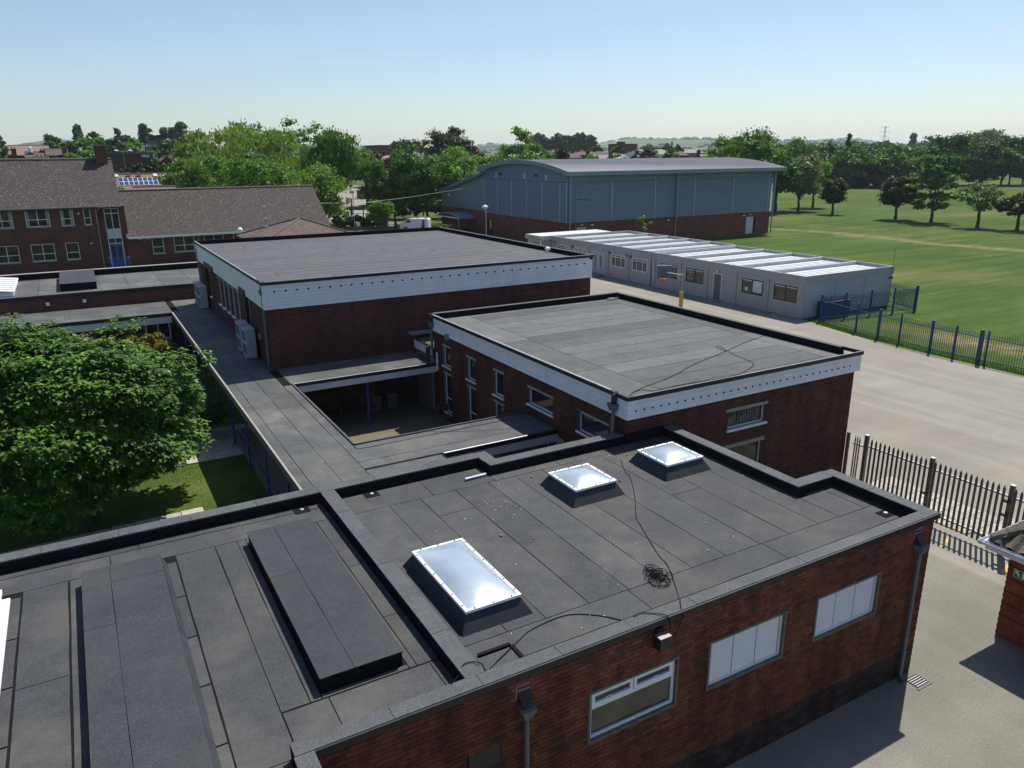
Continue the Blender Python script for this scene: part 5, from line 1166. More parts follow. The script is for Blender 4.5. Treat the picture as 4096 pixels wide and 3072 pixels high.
def lettering(name, s, size, mat, M4, parent=None, label=None):
    cu = bpy.data.curves.new(name, 'FONT'); cu.body = s; cu.size = size; cu.extrude = .002; cu.align_x = 'CENTER'; cu.align_y = 'CENTER'
    tmp = bpy.data.objects.new('tmp', cu); me = bpy.data.meshes.new_from_object(tmp); bpy.data.objects.remove(tmp)
    me.transform(M4); me.materials.clear(); me.materials.append(M[mat]); return link(name, me, parent)
# facing -x: text x axis runs along -y
def face_xm(x, y, z): return Matrix(((0, 0, -1, x), (-1, 0, 0, y), (0, 1, 0, z), (0, 0, 0, 1)))
sg = thing('window_sign', 'faint cut-out letters stuck inside the second classroom window', 'sign', (40.98, 44.3, 1.55))
for s, z in (('Theatre', 1.78), ('&', 1.57), ('Drama', 1.32)): lettering('lettering', s, .24, 'cream', face_xm(41.0, 44.28, z), sg)
t = thing('ball', 'small red ball lying in the roof channel of the nearest classroom', 'ball', (49.7, 39.9, 2.65)); part('ball_skin', MB().lathe((49.6, 39.9, 2.61), [(.02, 0), (.1, .03), (.13, .12), (.1, .21), (.02, .24)], 10), 'red', t)
t = thing('roof_debris', 'small yellow object on the nearest classroom roof', 'debris', (48.9, 43.1, 2.6)); part('body', MB().box(48.85, 49.1, 43.0, 43.2, 2.61, 2.72), 'yellow', t)
t = thing('flag_pole', 'thin wooden pole fixed to the far corner of the nearest classroom', 'pole', (50, 33.4, 0)); part('pole', MB().tube([(49.75, 33.35, .3), (49.75, 33.35, 4.2)], .018, 6), 'wood', t); part('bracket', MB().box(49.6, 49.9, 33.3, 33.46, 2.0, 2.1), 'black_plastic', t)

# ------------------------------------------------------------------ hut with tiled roof at the right edge
HT = thing('brick_hut', 'small red brick hut with a mossy tiled roof and pale gutters at the right edge', 'hut', (20, 5, 0))
part('wall', MB().box(16.95, 24, 0.2, 7.61, 0, 2.30), 'mortar_near', HT)
lay_bricks(HT, 'x-', 16.94, 0.2, 7.62, 0, 2.28, [], 'brick_hut', h=.0785, single_n=110, seed=21, see=lambda a, z: a > 6.4)
gr = MB()
for z in (.55, .86, 1.17, 1.49, 1.80, 2.11): gr.box(16.925, 16.935, .3, 7.615, z-.008, z+.012)
part('joint_line', gr, 'dark_hole', HT)
def gut(pts):
    pr = [(-.062, .0), (-.058, -.05), (-.03, -.075), (.03, -.075), (.058, -.05), (.062, .0), (.052, .0), (.046, -.045), (0, -.062), (-.046, -.045), (-.052, .0)]
    m_ = MB(); n = len(pr); P = [np.array(p, float) for p in pts]
    d = P[1]-P[0]; d /= np.linalg.norm(d); u = np.array([d[1], -d[0], 0])
    for p in P: m_.v += [tuple(p+u*a+np.array([0, 0, b_])) for a, b_ in pr]
    for k in range(n): m_.f.append((k, (k+1) % n, n+(k+1) % n, n+k))
    m_.f += [tuple(range(n-1, -1, -1)), tuple(range(n, 2*n))]; return m_
part('gutter', gut([(16.50, 8.10, 2.33), (16.50, -.2, 2.33)]), 'gutter', HT); part('gutter', gut([(16.44, 8.04, 2.331), (24.4, 8.04, 2.331)]), 'gutter', HT)
part('fascia', MB().box(16.56, 16.60, -.2, 7.98, 2.14, 2.31).box(16.60, 24.4, 7.94, 7.98, 2.14, 2.31), 'upvc', HT); part('soffit', MB().box(16.6, 24.2, -.1, 7.94, 2.15, 2.17), 'cream', HT)
pt = math.tan(math.radians(32)); 
part('roof_deck', MB().slab([(16.62, -.2, 2.33), (20.5, 3.9, 2.33+3.9*pt), (16.62, 7.92, 2.33)], .03).slab([(16.62, 7.92, 2.34), (20.5, 3.9, 2.33+3.9*pt), (24.4, 7.92, 2.34)], .03), 'bitumen', HT)
tl = MB(); nseg = 6; W_, L_ = .30, .40
for s_ in range(nseg):
    a, b_ = -W_/2+W_*s_/nseg, -W_/2+W_*(s_+1)/nseg; f = lambda q: .045*math.cos((q/W_)*2*math.pi*.95)+.02
    tl.quadbox([(a, 0, f(a)-.016), (b_, 0, f(b_)-.016), (b_, L_, f(b_)-.016), (a, L_, f(a)-.016), (a, 0, f(a)), (b_, 0, f(b_)), (b_, L_, f(b_)), (a, L_, f(a))])
tlm = tl.mesh('roof_tile', M['pantile']); rnd = random.Random(7); n_t = 0
for side in (0, 1):
    for r in range(12):
        s = .33*r
        for k in range(28):
            if side == 0: # slope facing -x, eave along x=16.56
                y = 7.75-k*.285; x = 16.53+s*math.cos(math.radians(32)); lim = 7.92-(x-16.56)*1.0
                if y > lim or y < 7.9-6 or k > 16: continue
                rot = Matrix.Rotation(math.radians(-90), 4, 'Z') @ Matrix.Rotation(math.radians(32), 4, 'X')
            else:
                x = 16.78+k*.285; y = 7.99-s*math.cos(math.radians(32)); lim = 16.62+(7.92-y)*1.0
                if x < lim or x > 21.5: continue
                rot = Matrix.Rotation(math.radians(180), 4, 'Z') @ Matrix.Rotation(math.radians(32), 4, 'X')
            P = (x, y, 2.355+s*math.sin(math.radians(32))+rnd.uniform(0, .015))
            o = link('roof_tile', tlm, HT); o.matrix_parent_inverse = Matrix.Identity(4)
            o.matrix_parent_inverse = Matrix.Translation(-HT.location); mm = Matrix.Translation(P) @ rot @ Matrix.Rotation(rnd.uniform(-.03, .03), 4, 'Z'); o.matrix_basis = mm; n_t += 1
for k in range(12):
    a = .30*k; P0 = Vector((16.60+a*.74, 7.90-a*.74, 2.42+a*.74*pt)); P1 = P0+Vector((.26, -.26, .26*pt)); part('ridge_tile', MB().tube([P0, P1], [.11, .095], 8), 'pantile', HT)
es = thing('exit_sign', 'green and white fire exit arrow sign on the brick hut wall', 'sign', (16.92, 7.2, 1.7))
part('plate', MB().box(16.905, 16.918, 6.95, 7.47, 1.60, 1.79), 'sign_white', es); part('plate_face', MB().box(16.899, 16.905, 6.96, 7.455, 1.612, 1.778), 'green_sign', es)
def flat_poly(P, x=16.898): return MB().poly([(x, y, z) for y, z in P])
A_ = [(7.44, 1.765), (7.36, 1.765), (7.385, 1.74), (7.33, 1.665), (7.355, 1.640), (7.41, 1.715), (7.44, 1.690)]
part('arrow', flat_poly(A_), 'sign_white', es); part('panel', flat_poly([(7.305, 1.77), (7.20, 1.77), (7.20, 1.62), (7.305, 1.62)], 16.8985), 'green_sign', es)
part('door_symbol', flat_poly([(7.29, 1.765), (7.235, 1.765), (7.235, 1.625), (7.29, 1.625)]), 'sign_white', es)
part('figure_symbol', flat_poly([(7.20, 1.74), (7.15, 1.745), (7.13, 1.70), (7.09, 1.69), (7.14, 1.675), (7.12, 1.63), (7.16, 1.65), (7.19, 1.625), (7.18, 1.68)]), 'sign_white', es)
for s, y in (('FIRE', 7.035), ): pass
yl = MB()
for y0 in (10.75, 9.1): yl.obox((20.15, y0), (1, .25), .75, .10, .006, .010)
structure('painted_line', yl, 'yellow')

# ------------------------------------------------------------------ fences
def palisade(label, X, y0, y1, posts, z1=2.0):
    F = thing('palisade_fence', label, 'fence', (X, (y0+y1)/2, 0))
    pm = MB(); hw = .038
    for s_, x in ((-1, -.018), (1, .018)): pass
    pm.v += [(-.004, -hw, 0), (.014, 0, 0), (-.004, hw, 0), (-.012, 0, 0), (-.004, -hw, z1-.24), (.014, 0, z1-.24), (-.004, hw, z1-.24), (-.012, 0, z1-.24), (0, 0, z1-.13),
             (-.004, -hw*.75, z1-.20), (-.004, hw*.75, z1-.20)]
    pm.f += [(0, 3, 2, 1), (0, 1, 5, 4), (1, 2, 6, 5), (2, 3, 7, 6), (3, 0, 4, 7), (4, 5, 8), (5, 6, 8), (6, 7, 8), (7, 4, 8)]
    me = pm.mesh('pale', M['palisade']); y = y1
    while y > y0:
        if all(abs(y-p) > .10 for p in posts): link('pale', me, F, (X, y, .13))
        y -= .1485
    for z in (.35, 1.70): part('rail', MB().box(X+.012, X+.055, y0, y1, z-.025, z+.025), 'galv_bright', F)
    for p in posts:
        o = part('post', MB().box(X+.0, X+.10, p-.055, p+.055, 0, z1+.04), 'palisade', F); part('post_cap', MB().box(X-.008, X+.108, p-.062, p+.062, z1+.04, z1+.05), 'galv_bright', o)
    return F
palisade('spiked grey palisade fence beside the near building corner', 20.75, 4.0, 14.1, [14.02, 11.86, 9.62, 7.3, 5.0])
G = thing('palisade_gate', 'narrow spiked gate leaf folded against the middle hall wall', 'gate', (20.7, 14.3, 0))
for i, y in enumerate((14.22, 14.30, 14.38)): part('pale', MB().box(20.73, 20.75, y-.02, y+.02, .15, 1.85).box(20.73, 20.75, y-.01, y+.01, 1.85, 1.93), 'palisade', G)
part('rail', MB().box(20.75, 20.79, 14.1, 14.46, 1.62, 1.67), 'galv_bright', G); part('post', MB().box(20.36, 20.44, 14.36, 14.44, 0, 2.1), 'palisade', G)
for y, z in ((11.95, .9), (9.72, 1.55), (9.72, 1.15)): part('hinge', MB().box(20.66, 20.74, y-.12, y+.02, z, z+.06), 'black_plastic', G)
def railing(label, pts, post_at, big, zt=1.58, pitch=.117, group=None, offset=0):
    F = thing('railings', label, 'fence', (*pts[0], 0), group); bm_ = MB().tube([(0, 0, 0), (0, 0, zt-.08)], .0150, 5).mesh('bar', M['blue_paint'])
    for (x0, y0), (x1, y1) in zip(pts[:-1], pts[1:]):
        L = math.hypot(x1-x0, y1-y0); n = int(L/pitch)
        for i in range(n): t_ = (i+.5)/n; link('bar', bm_, F, (x0+(x1-x0)*t_, y0+(y1-y0)*t_, .10))
        for z in (.22, zt-.20): part('rail', MB().obox(((x0+x1)/2, (y0+y1)/2), (x1-x0, y1-y0), L, .045, z-.02, z+.02), 'blue_paint', F)
    for p, w in zip(post_at, big):
        o = part('post', MB().obox(p, (1, .1), w, w, 0, zt+.18), 'blue_paint', F); part('post_cap', MB().obox(p, (1, .1), w+.02, w+.02, zt+.18, zt+.20), 'blue_paint', o)
    return F
railing('long run of blue bar railings between the playground and the field', [(41.45, 32.4), (40.75, 29.22), (40.32, 27.41), (40.19, 25.97), (39.95, 23.95), (39.85, 21.2), (40.0, 19.0), (40.1, 15.5), (40.1, 11)],
        [(41.45, 32.4), (40.75, 29.22), (40.32, 27.41), (40.19, 25.97), (39.95, 23.95), (39.85, 22.57), (39.9, 21.28), (39.93, 20.95), (40.05, 18.0), (40.1, 15.0)], [.10, .10, .13, .07, .12, .09, .14, .08, .10, .10])
railing('short blue railings running out across the end of the nearest classroom', [(41.5, 32.42), (43.5, 32.15), (45.7, 31.87), (47.74, 31.6), (49.76, 31.31)], [(43.5, 32.15), (45.7, 31.87), (47.74, 31.6), (49.76, 31.31)], [.1, .1, .1, .15])
railing('blue railings turning behind the nearest classroom', [(49.8, 31.4), (50.5, 34.0), (51.2, 36.8)], [(50.5, 34.0), (51.2, 36.8)], [.1, .1])
t = thing('blue_tank', 'dark blue tank half hidden behind the blue railings', 'tank', (43.6, 32.9, 0)); part('body', MB().box(42.3, 44.7, 32.7, 33.3, 0, 1.05), 'blue_dark', t); part('lid', MB().box(42.25, 44.75, 32.65, 33.35, 1.05, 1.10), 'blue_dark', t)
for x in (42.9, 44.2): part('handle', MB().tube([(x, 32.9, 1.1), (x+.1, 32.9, 1.4)], .04, 6), 'blue_paint', t)
railing('dark blue railings beyond the big hall beside the sports hall', [(38.6, 72.0), (45.5, 72.3)], [(38.6, 72.0), (45.5, 72.3)], [.1, .1], 1.7)
t = thing('notice_board', 'low blue framed board with a pale top rail beyond the big hall roof', 'board', (36, 76, 0)); part('panel', MB().box(36.0, 39.2, 76, 76.1, .6, 1.5), 'blue_paint', t); part('rail', MB().box(35.9, 39.3, 75.98, 76.12, 1.5, 1.6), 'galv_bright', t)
# far gate and timber fence by the road
F = thing('railings', 'dark railings and gate across the far entrance path', 'fence', (43, 130, 0)); bm_ = MB().tube([(0, 0, 0), (0, 0, 1.75)], .014, 4).mesh('bar', M['black_plastic'])
for i in range(44): tt = i/43; link('bar', bm_, F, (40.3+5.6*tt, 131.5-3.4*tt, .05))
part('rail', MB().tube([(40.3, 131.5, 1.6), (45.9, 128.1, 1.6)], .03, 5).tube([(40.3, 131.5, .2), (45.9, 128.1, .2)], .03, 5), 'black_plastic', F)
for tt in (0, .33, .66, 1): part('post', MB().box(40.24+5.6*tt, 40.4+5.6*tt, 131.4-3.4*tt, 131.6-3.4*tt, 0, 1.95), 'blue_paint', F)
F = thing('metal_gate', 'tall blue gate frame standing open beyond the entrance path', 'gate', (46.5, 138, 0))
for x, y in ((45.2, 139.0), (48.6, 137.3)): part('post', MB().box(x-.12, x+.12, y-.12, y+.12, 0, 3.0), 'blue_paint', F)
part('mesh_panel', MB().tube([(45.2, 139, 2.9), (48.6, 137.3, 2.9)], .05, 5).tube([(45.2, 139, .3), (48.6, 137.3, .3)], .05, 5), 'blue_paint', F)
F = thing('timber_fence', 'grey close boarded timber fence left of the entrance path', 'fence', (40, 138, 0))
for i in range(34): tt = i/33; x, y = 38.9+3.9*tt, 133.0+8.0*tt; part('board', MB().box(x-.07, x+.07, y-.11, y+.11, 0, 1.9), 'wood', F)
for i, (x, y, c_, lb) in enumerate([(54.8, 171, 'red', 'small red bin near the distant car park'), (41.6, 130.9, 'cream', 'pale sack leaning inside the far railings')]):
    t = thing('waste_bin', lb, 'bin', (x, y, 0)); part('body', MB().lathe((x, y, tzf(x, y)), [(.42, 0), (.5, 1.3)], 8), c_, t); part('lid', MB().lathe((x, y, tzf(x, y)+1.3), [(.55, 0), (.55, .1), (.2, .2)], 8), c_, t)
t = thing('brick_shelter', 'low brown brick enclosure under the trees by the distant car park', 'shelter', (66, 186, 0)); part('wall', MB().box(63, 73, 184, 189, 0, 2.1), 'far_brick', t); part('roof', MB().box(62.8, 73.2, 183.8, 189.2, 2.1, 2.25), 'dark_roof', t)

# ------------------------------------------------------------------ street lamps, hoop, van
def lamp(x, y, h, label, arm=-.35):
    t = thing('street_lamp', label, 'street lamp', (x, y, 0), 'round headed lamp posts')
    z0 = tzf(x, y); part('pole', MB().tube([(x, y, z0), (x, y, z0+1.2), (x, y, h-.25)], [.09, .06, .05], 8), 'galv_bright', t)
    hd = MB().lathe((x+arm*.4, y, h-.25), [(.12, -.02), (.40, 0), (.38, .12), (.26, .26), (.08, .33)], 14); part('lamp_head', hd, 'galv_bright', t)
    part('lens', MB().lathe((x+arm*.4, y, h-.36), [(.08, 0), (.25, .04), (.33, .10)], 12), 'upvc_bright', t)
lamp(31.0, 108.3, 5.45, 'lamp post just beyond the right gable end of the school'); lamp(37.1, 113.2, 5.5, 'lamp post rising in front of the dark clipped hedge'); lamp(50.3, 107.0, 5.0, 'lamp post standing by the arched canopy of the sports hall', -.5); lamp(43.5, 82.8, 4.7, 'lamp post nearest the sports hall louvres')
HP = thing('basketball_hoop', 'outdoor basketball hoop with grey backboard on a yellow padded post', 'basketball hoop', (37.05, 40.8, 0))
part('post', MB().tube([(37.05, 40.8, 0), (37.05, 40.8, 2.35)], .07, 10), 'galv', HP); part('padding', MB().tube([(37.05, 40.8, 0), (37.05, 40.8, 1.12)], .15, 10), 'yellow', HP)
part('arm', MB().tube([(37.05, 40.8, 2.33), (36.6, 42.0, 2.38)], .03, 6), 'upvc_bright', HP); part('brace', MB().tube([(37.0, 40.9, 1.85), (36.9, 41.2, 2.2)], .03, 6), 'galv', HP)
u = np.array([.93, -.37]); bb = MB().obox((36.5, 42.15), (.92, -.38), 1.0, .05, 1.95, 2.85); part('backboard', bb, 'slate_blue', HP); part('board_rim', MB().obox((36.5, 42.15), (.92, -.38), 1.02, .07, 2.85, 2.88), 'galv_bright', HP)
part('target_panel', MB().obox((36.52, 42.10), (.92, -.38), .45, .07, 2.05, 2.5), 'glass', HP); part('rim', MB().tube([(36.1+.22*math.cos(a), 41.75+.22*math.sin(a), 2.02) for a in np.linspace(0, 6.28, 14)], .015, 5), 'orange', HP)
part('net', MB().lathe((36.1, 41.75, 1.72), [(.10, 0), (.14, .15), (.2, .29)], 8), 'wood', HP)
V = thing('parked_van', 'small white van with roof rack and ladders parked behind the big hall', 'van', (43.3, 104.9, 0))
vb = MB(); prof = [(0, .35), (0, 1.0), (.45, 1.15), (1.0, 1.62), (1.35, 1.75), (4.05, 1.78), (4.2, 1.6), (4.25, .35)]
vx, vy = 41.3, 104.3
def vbox(prof, w0, w1): 
    m_ = MB(); n = len(prof); m_.v = [(vx+a, vy+w0, z) for a, z in prof]+[(vx+a, vy+w1, z) for a, z in prof]
    m_.f = [tuple(range(n)), tuple(range(2*n-1, n-1, -1))]+[((k+1) % n, k, n+k, n+(k+1) % n) for k in range(n)]; return m_
part('body', vbox(prof, 0, 1.75), 'white_paint', V); part('side_window', vbox([(.75, 1.2), (1.08, 1.56), (1.6, 1.58), (1.6, 1.2)], -.01, 0), 'glass', V); part('windscreen', vbox([(.46, 1.17), (.98, 1.61), (1.02, 1.60), (.5, 1.15)], .12, 1.63), 'glass_blue', V)
part('stripe', vbox([(3.35, .5), (3.35, 1.6), (3.7, 1.6), (3.7, .5)], -.012, -.002), 'blue_door', V); part('stripe', vbox([(3.2, .5), (3.33, 1.3), (3.33, .5)], -.012, -.002), 'red', V)
for a in (.85, 3.4):
    wmesh = MB().tube([(vx+a, vy-.02, .32), (vx+a, vy+.2, .32)], .32, 14); w = part('wheel', wmesh, 'black_plastic', V); part('hub', MB().tube([(vx+a, vy-.03, .32), (vx+a, vy-.02, .32)], .18, 10), 'galv', w)
rk = MB(); 
for a in (1.5, 2.6, 3.8): rk.box(vx+a, vx+a+.05, vy+.1, vy+1.65, 1.79, 1.92)
part('roof_rack', rk, 'galv', V); 
for y in (.4, .7, 1.2): part('ladder', MB().box(vx-.2, vx+4.0, vy+y, vy+y+.05, 1.93, 1.98), 'galv', V)
V.rotation_euler = (0, 0, math.radians(-38))
t = thing('overhead_cable', 'thin cable strung across to the sports hall wall', 'cable', (20, 100, 5)); part('wire', MB().tube([(24, 89, 5.4), (32, 95, 4.8), (40, 98.6, 5.1), (50, 99.8, 6.1)], .018, 4), 'cream', t)
# ------------------------------------------------------------------ buildings beyond the school
def chimney(parent, x, y, z0, z1, w=.9, d=.7, mat='far_brick', pots=2):
    c = part('chimney', MB().box(x-w/2, x+w/2, y-d/2, y+d/2, z0, z1), mat, parent); part('cap', MB().box(x-w/2-.08, x+w/2+.08, y-d/2-.08, y+d/2+.08, z1-.25, z1-.08), mat, c)
    for i in range(pots): part('pot', MB().lathe((x-w*.25+i*w*.5, y, z1), [(.12, 0), (.10, .35)], 8), 'orange' if False else 'stone_red', c)
def house(label, x0, x1, y0, y1, ze, zr, roof='slate', wallm='far_brick', axis='x', chims=(), name='house', cat='house', group=None, wins=0, rooflights=(), zg=None):
    zg = min(tzf(x0, y0), tzf(x1, y1))-.5; H = thing(name, label, cat, ((x0+x1)/2, (y0+y1)/2, zg), group)
    w_ = MB().box(x0, x1, y0, y1, zg, ze); gable_wall(w_, x0, x1, y0, y1, zg, ze, zr-.1, axis); part('wall', w_, wallm, H)
    gable_roof(H, x0, x1, y0, y1, ze, zr, roof, .3, .15, .12, axis=axis)
    for cx, cy, z0, z1 in chims: chimney(H, cx, cy, z0, z1)
    for i in range(wins):
        a = x0+(x1-x0)*(i+.5)/wins; window(H, 'y-', y0, a-.5, a+.5, ze-1.6, ze-.3, frame='upvc', rec=-.06, fw=.1)
    for a, t0 in rooflights:
        ym = (y0+y1)/2; f = lambda y: ze+(zr-ze)*(y-y0)/(ym-y0)+.03; ya, yb = y0+(ym-y0)*t0, y0+(ym-y0)*(t0+.35)
        part('rooflight', MB().slab([(a, ya, f(ya)+.05), (a+.8, ya, f(ya)+.05), (a+.8, yb, f(yb)+.05), (a, yb, f(yb)+.05)], .06), 'gutter', H)
    return H
SBd = house('low building with brown tiled roof carrying two rows of solar panels', 4.5, 13.4, 104.5, 115.5, 5.7, 8.52, 'brown_tile', wallm='school_brick', name='solar_roof_building', cat='building')
sl_ = (8.52-5.7)/5.5; zf_ = lambda y: 5.7+sl_*(y-104.5)+.10
for i in range(12):
    for j in range(2):
        x0 = 5.85+i*.552; ya = 107.35+j*.86; yb = ya+.82
        p = part('solar_panel', MB().slab([(x0, ya, zf_(ya)), (x0+.535, ya, zf_(ya)), (x0+.535, yb, zf_(yb)), (x0, yb, zf_(yb))], .04), 'upvc', SBd)
        part('cell', MB().slab([(x0+.035, ya+.04, zf_(ya+.04)+.012), (x0+.50, ya+.04, zf_(ya+.04)+.012), (x0+.50, yb-.04, zf_(yb-.04)+.012), (x0+.035, yb-.04, zf_(yb-.04)+.012)], .01), 'solar', p)
for x, o_ in ((6.9, 1), (8.05, 1), (9.95, 0), (11.05, 0), (5.5, 0)):
    ya, yb = 109.2, 109.75; p = part('rooflight', MB().slab([(x, ya, zf_(ya)+.06), (x+.45, ya, zf_(ya)+.06), (x+.45, yb, zf_(yb)+.06+.25*o_), (x, yb, zf_(yb)+.06+.25*o_)], .05), 'black_plastic' if o_ else 'gutter', SBd)
house('small brown roofed outbuilding just below the solar panels', 6.9, 11.2, 97.5, 102.5, 6.0, 7.25, 'brown_tile', wallm='school_brick', name='outbuilding', cat='building')
# left skyline
house('large brown roofed house on the far left beside the dark conifer', -9.5, -1.9, 196, 206, 11.2, 13.1, 'brown_tile', chims=[(-8.2, 196, 11, 12.4)], wallm='far_brick')
house('dark gabled house with yellow lettering near the left skyline', -2.6, 1.5, 188, 196, 11.1, 12.3, 'dark_roof', 'far_brick', chims=[(1.0, 188, 11, 12.4), (-2.9, 187, 10.8, 12.0)])
H_ = house('low house with a dark roof below the left cupola', -5.9, -2.8, 184, 190, 10.7, 11.7, 'dark_roof')
for i, (x, ze, zr) in enumerate([(-2.9, 10.2, 10.95), (-.85, 10.15, 10.9), (.85, 10.2, 10.8)]):
    house(['leftmost of three pale grey gables just above the school ridge', 'middle of three pale grey gables just above the school ridge', 'rightmost of three pale grey gables just above the school ridge'][i], x-.85, x+.85, 168, 176, ze, zr, 'slate', 'far_brick', 'y', group='pale gables behind the school')
def cupola(x, y, z0, z1, label, r=.45):
    t = thing('cupola', label, 'cupola', (x, y, z0-3)); part('base', MB().box(x-r*1.3, x+r*1.3, y-r*1.3, y+r*1.3, z0-3, z0+.05), 'far_brick', t); part('drum', MB().lathe((x, y, z0), [(r*1.1, 0), (r, .15), (r*.9, (z1-z0)*.65), (r*1.05, (z1-z0)*.7)], 12), 'white_paint', t)
    part('dome', MB().lathe((x, y, z0+(z1-z0)*.7), [(r*.9, 0), (r*.7, (z1-z0)*.2), (.05, (z1-z0)*.3)], 12), 'white_paint', t)
cupola(-4.95, 186, 11.55, 12.75, 'white domed cupola on the far left rooftops', .36); cupola(3.85, 186, 11.75, 12.45, 'small white domed cupola in front of the trees', .26)
t = thing('flat_roof_building', 'dark flat roofed brick building under the double headed lamp', 'building', (12, 176, 1)); part('wall', MB().box(7.6, 16.2, 174, 182, 0, 11.2), 'far_brick', t); part('roof', MB().box(7.4, 16.4, 173.8, 182.2, 11.2, 11.45), 'slate_blue', t); part('window', MB().box(14.2, 15.6, 173.9, 174.0, 10.5, 11.0), 'upvc', t)
t = thing('street_lamp', 'double headed street lamp rising behind the school ridge', 'street lamp', (10.7, 169.7, 1)); part('pole', MB().tube([(10.7, 169.7, 0), (10.7, 169.7, 11.6)], .07, 6), 'galv', t); part('arm', MB().tube([(9.6, 169.7, 11.75), (10.7, 169.7, 11.6), (11.8, 169.7, 11.75)], .05, 5), 'galv', t)
for x in (9.5, 11.9): part('lamp_head', MB().lathe((x, 169.7, 11.65), [(.1, 0), (.42, .05), (.36, .2), (.1, .27)], 10), 'upvc_bright', t)
t = thing('modern_building', 'dark curved topped modern block beside the poplars', 'building', (21, 215, 1)); part('wall', MB().box(19.9, 23.4, 214, 222, 0, 14.6), 'slate_blue', t); part('roof', MB().slab([(19.6, 213.8, 15.5), (23.6, 213.8, 15.9), (23.6, 222, 15.9), (19.6, 222, 15.5)], 1.2), 'black_trim', t)
t = thing('white_building', 'white framed glazed building half hidden by the round tree', 'building', (17.8, 206, 1)); part('wall', MB().box(17.5, 19.2, 205, 212, 0, 13.2), 'white_paint', t)
for i in range(3): part('window', MB().box(17.62+i*.52, 18.02+i*.52, 204.95, 205.0, 11.9, 12.9), 'glass_school', t)
for i in range(3): part('window', MB().box(17.62+i*.52, 18.02+i*.52, 204.95, 205.0, 10.6, 11.6), 'glass_school', t)
t = thing('flat_roof_building', 'long dark brick flat roofed building left of the willow', 'building', (27, 206, 1)); part('wall', MB().box(24.8, 34, 204, 215, 0, 12.75), 'far_brick', t); part('roof', MB().box(24.6, 34.2, 203.8, 215.2, 12.75, 13.0), 'black_trim', t)
for i, (x, y, zr, lb) in enumerate([(17.9, 166, 10.75, 'brown pointed roof left of the round tree'), (19.5, 168, 10.85, 'leftmost pink tiled gable below the long brick building'), (21.4, 168, 10.9, 'middle pink tiled gable below the long brick building'), (23.4, 168, 11.0, 'rightmost pink tiled gable below the long brick building'), (27.2, 176, 11.2, 'tiled gable partly behind the bright green trees')]):
    house(lb, x-.85, x+.85, y, y+7, zr-.75, zr, 'brown_tile' if i else 'dark_roof', 'far_brick', 'y', chims=[(x+.5, y+5, zr-.5, zr+.9)] if i % 2 else ())
# centre skyline
t = thing('flat_roof_building', 'long reddish brick factory block between the birch and the dark trees', 'building', (86, 226, 2)); part('wall', MB().box(83, 97, 225, 240, 0, 13.2), 'far_brick', t); part('roof', MB().box(82.6, 97.4, 224.6, 240, 13.2, 13.45), 'dark_roof', t)
house('pitched slate house below the factory block', 81, 88, 200, 208, 10.1, 11.3, 'slate', chims=[(84, 204, 11, 12.3), (87, 204, 11, 12.3)])
house('small slate roof peeping between the trees left of the sports hall', 60, 66, 160, 168, 9.2, 10.5, 'slate', chims=[(61, 164, 10.2, 11.2)])
house('dark roofed terrace glimpsed above the bright green tree', 88, 96, 182, 190, 9.6, 10.6, 'dark_roof', chims=[(89, 186, 10.4, 11.4), (92, 186, 10.4, 11.4), (95, 186, 10.4, 11.4)])
# town roofs above the sports hall
RLt = []
house('long pale slate terrace roof directly above the sports hall ridge', 128, 141, 178, 188, 8.2, 10.3, 'slate', chims=[(128.6, 183, 9.6, 11.2), (135.0, 181, 9.4, 11.1)], rooflights=[(137.4, .35)])
house('short pale slate roof right of the first terrace', 147, 152, 180, 190, 8.2, 10.3, 'slate', 'far_brick', chims=[(147.6, 185, 9.9, 11.2), (151.5, 185, 9.9, 11.2)])
house('dark brick house front beside the copper tree', 142, 146.5, 186, 194, 8.8, 10.6, 'dark_roof', chims=[(146, 190, 10, 11.6)])
house('pale slate roof with two rooflights at the right of the town', 158.5, 172, 166, 176, 8.0, 10.2, 'slate', chims=[(158.7, 171, 9.6, 11.2), (166, 170, 9.4, 11.3), (171.3, 171, 9.8, 11.0)], rooflights=[(160.2, .5), (161.8, .5)])
house('large pale warehouse roof behind the green shrubs', 172, 183, 208, 224, 10.2, 11.8, 'slate', 'white_paint')
house('pitched roof with a tall chimney right of the warehouse', 186, 194, 214, 222, 9.8, 11.1, 'dark_roof', chims=[(187, 218, 10.6, 12.2), (192, 218, 10.6, 12.2)])
house('house with steep slate roof left of the big right-hand tree', 186, 191, 184, 192, 9.0, 12.0, 'slate', chims=[(187.5, 188, 11, 12.8)])
house('brown roofed house low among the town chimneys', 134, 142, 205, 213, 9.4, 10.9, 'dark_roof', chims=[(135, 209, 10.5, 12.0), (138, 209, 10.5, 12.0), (141, 209, 10.5, 12.0)])
house('dark ridge of terrace roofs left of the square brick tower', 146, 160, 214, 222, 10.2, 11.2, 'dark_roof', chims=[(149, 218, 11, 12.2), (156, 218, 11, 12.2)])
house('white fronted house among the trees at the left of the town', 150, 154, 250, 258, 10.5, 11.6, 'slate', 'white_paint')
house('brown gabled house beside the small conifer', 143.5, 147.5, 225, 233, 10.3, 11.9, 'dark_roof', chims=[(145, 229, 11.4, 13.4)])
house('grey industrial shed far right of the town', 214, 226, 240, 250, 10.6, 12.0, 'slate', 'slate_blue')
t = thing('brick_tower_block', 'square dark red brick block with a stair turret above the town', 'building', (179.5, 234, 2)); part('wall', MB().box(176.4, 183.6, 230, 238, 0, 13.7), 'far_brick', t); part('turret', MB().box(176.4, 177.9, 229.9, 233, 13.7, 14.6), 'far_brick', t); part('parapet_cap', MB().box(176.3, 183.7, 229.8, 238.1, 13.701, 13.85), 'dark_roof', t)
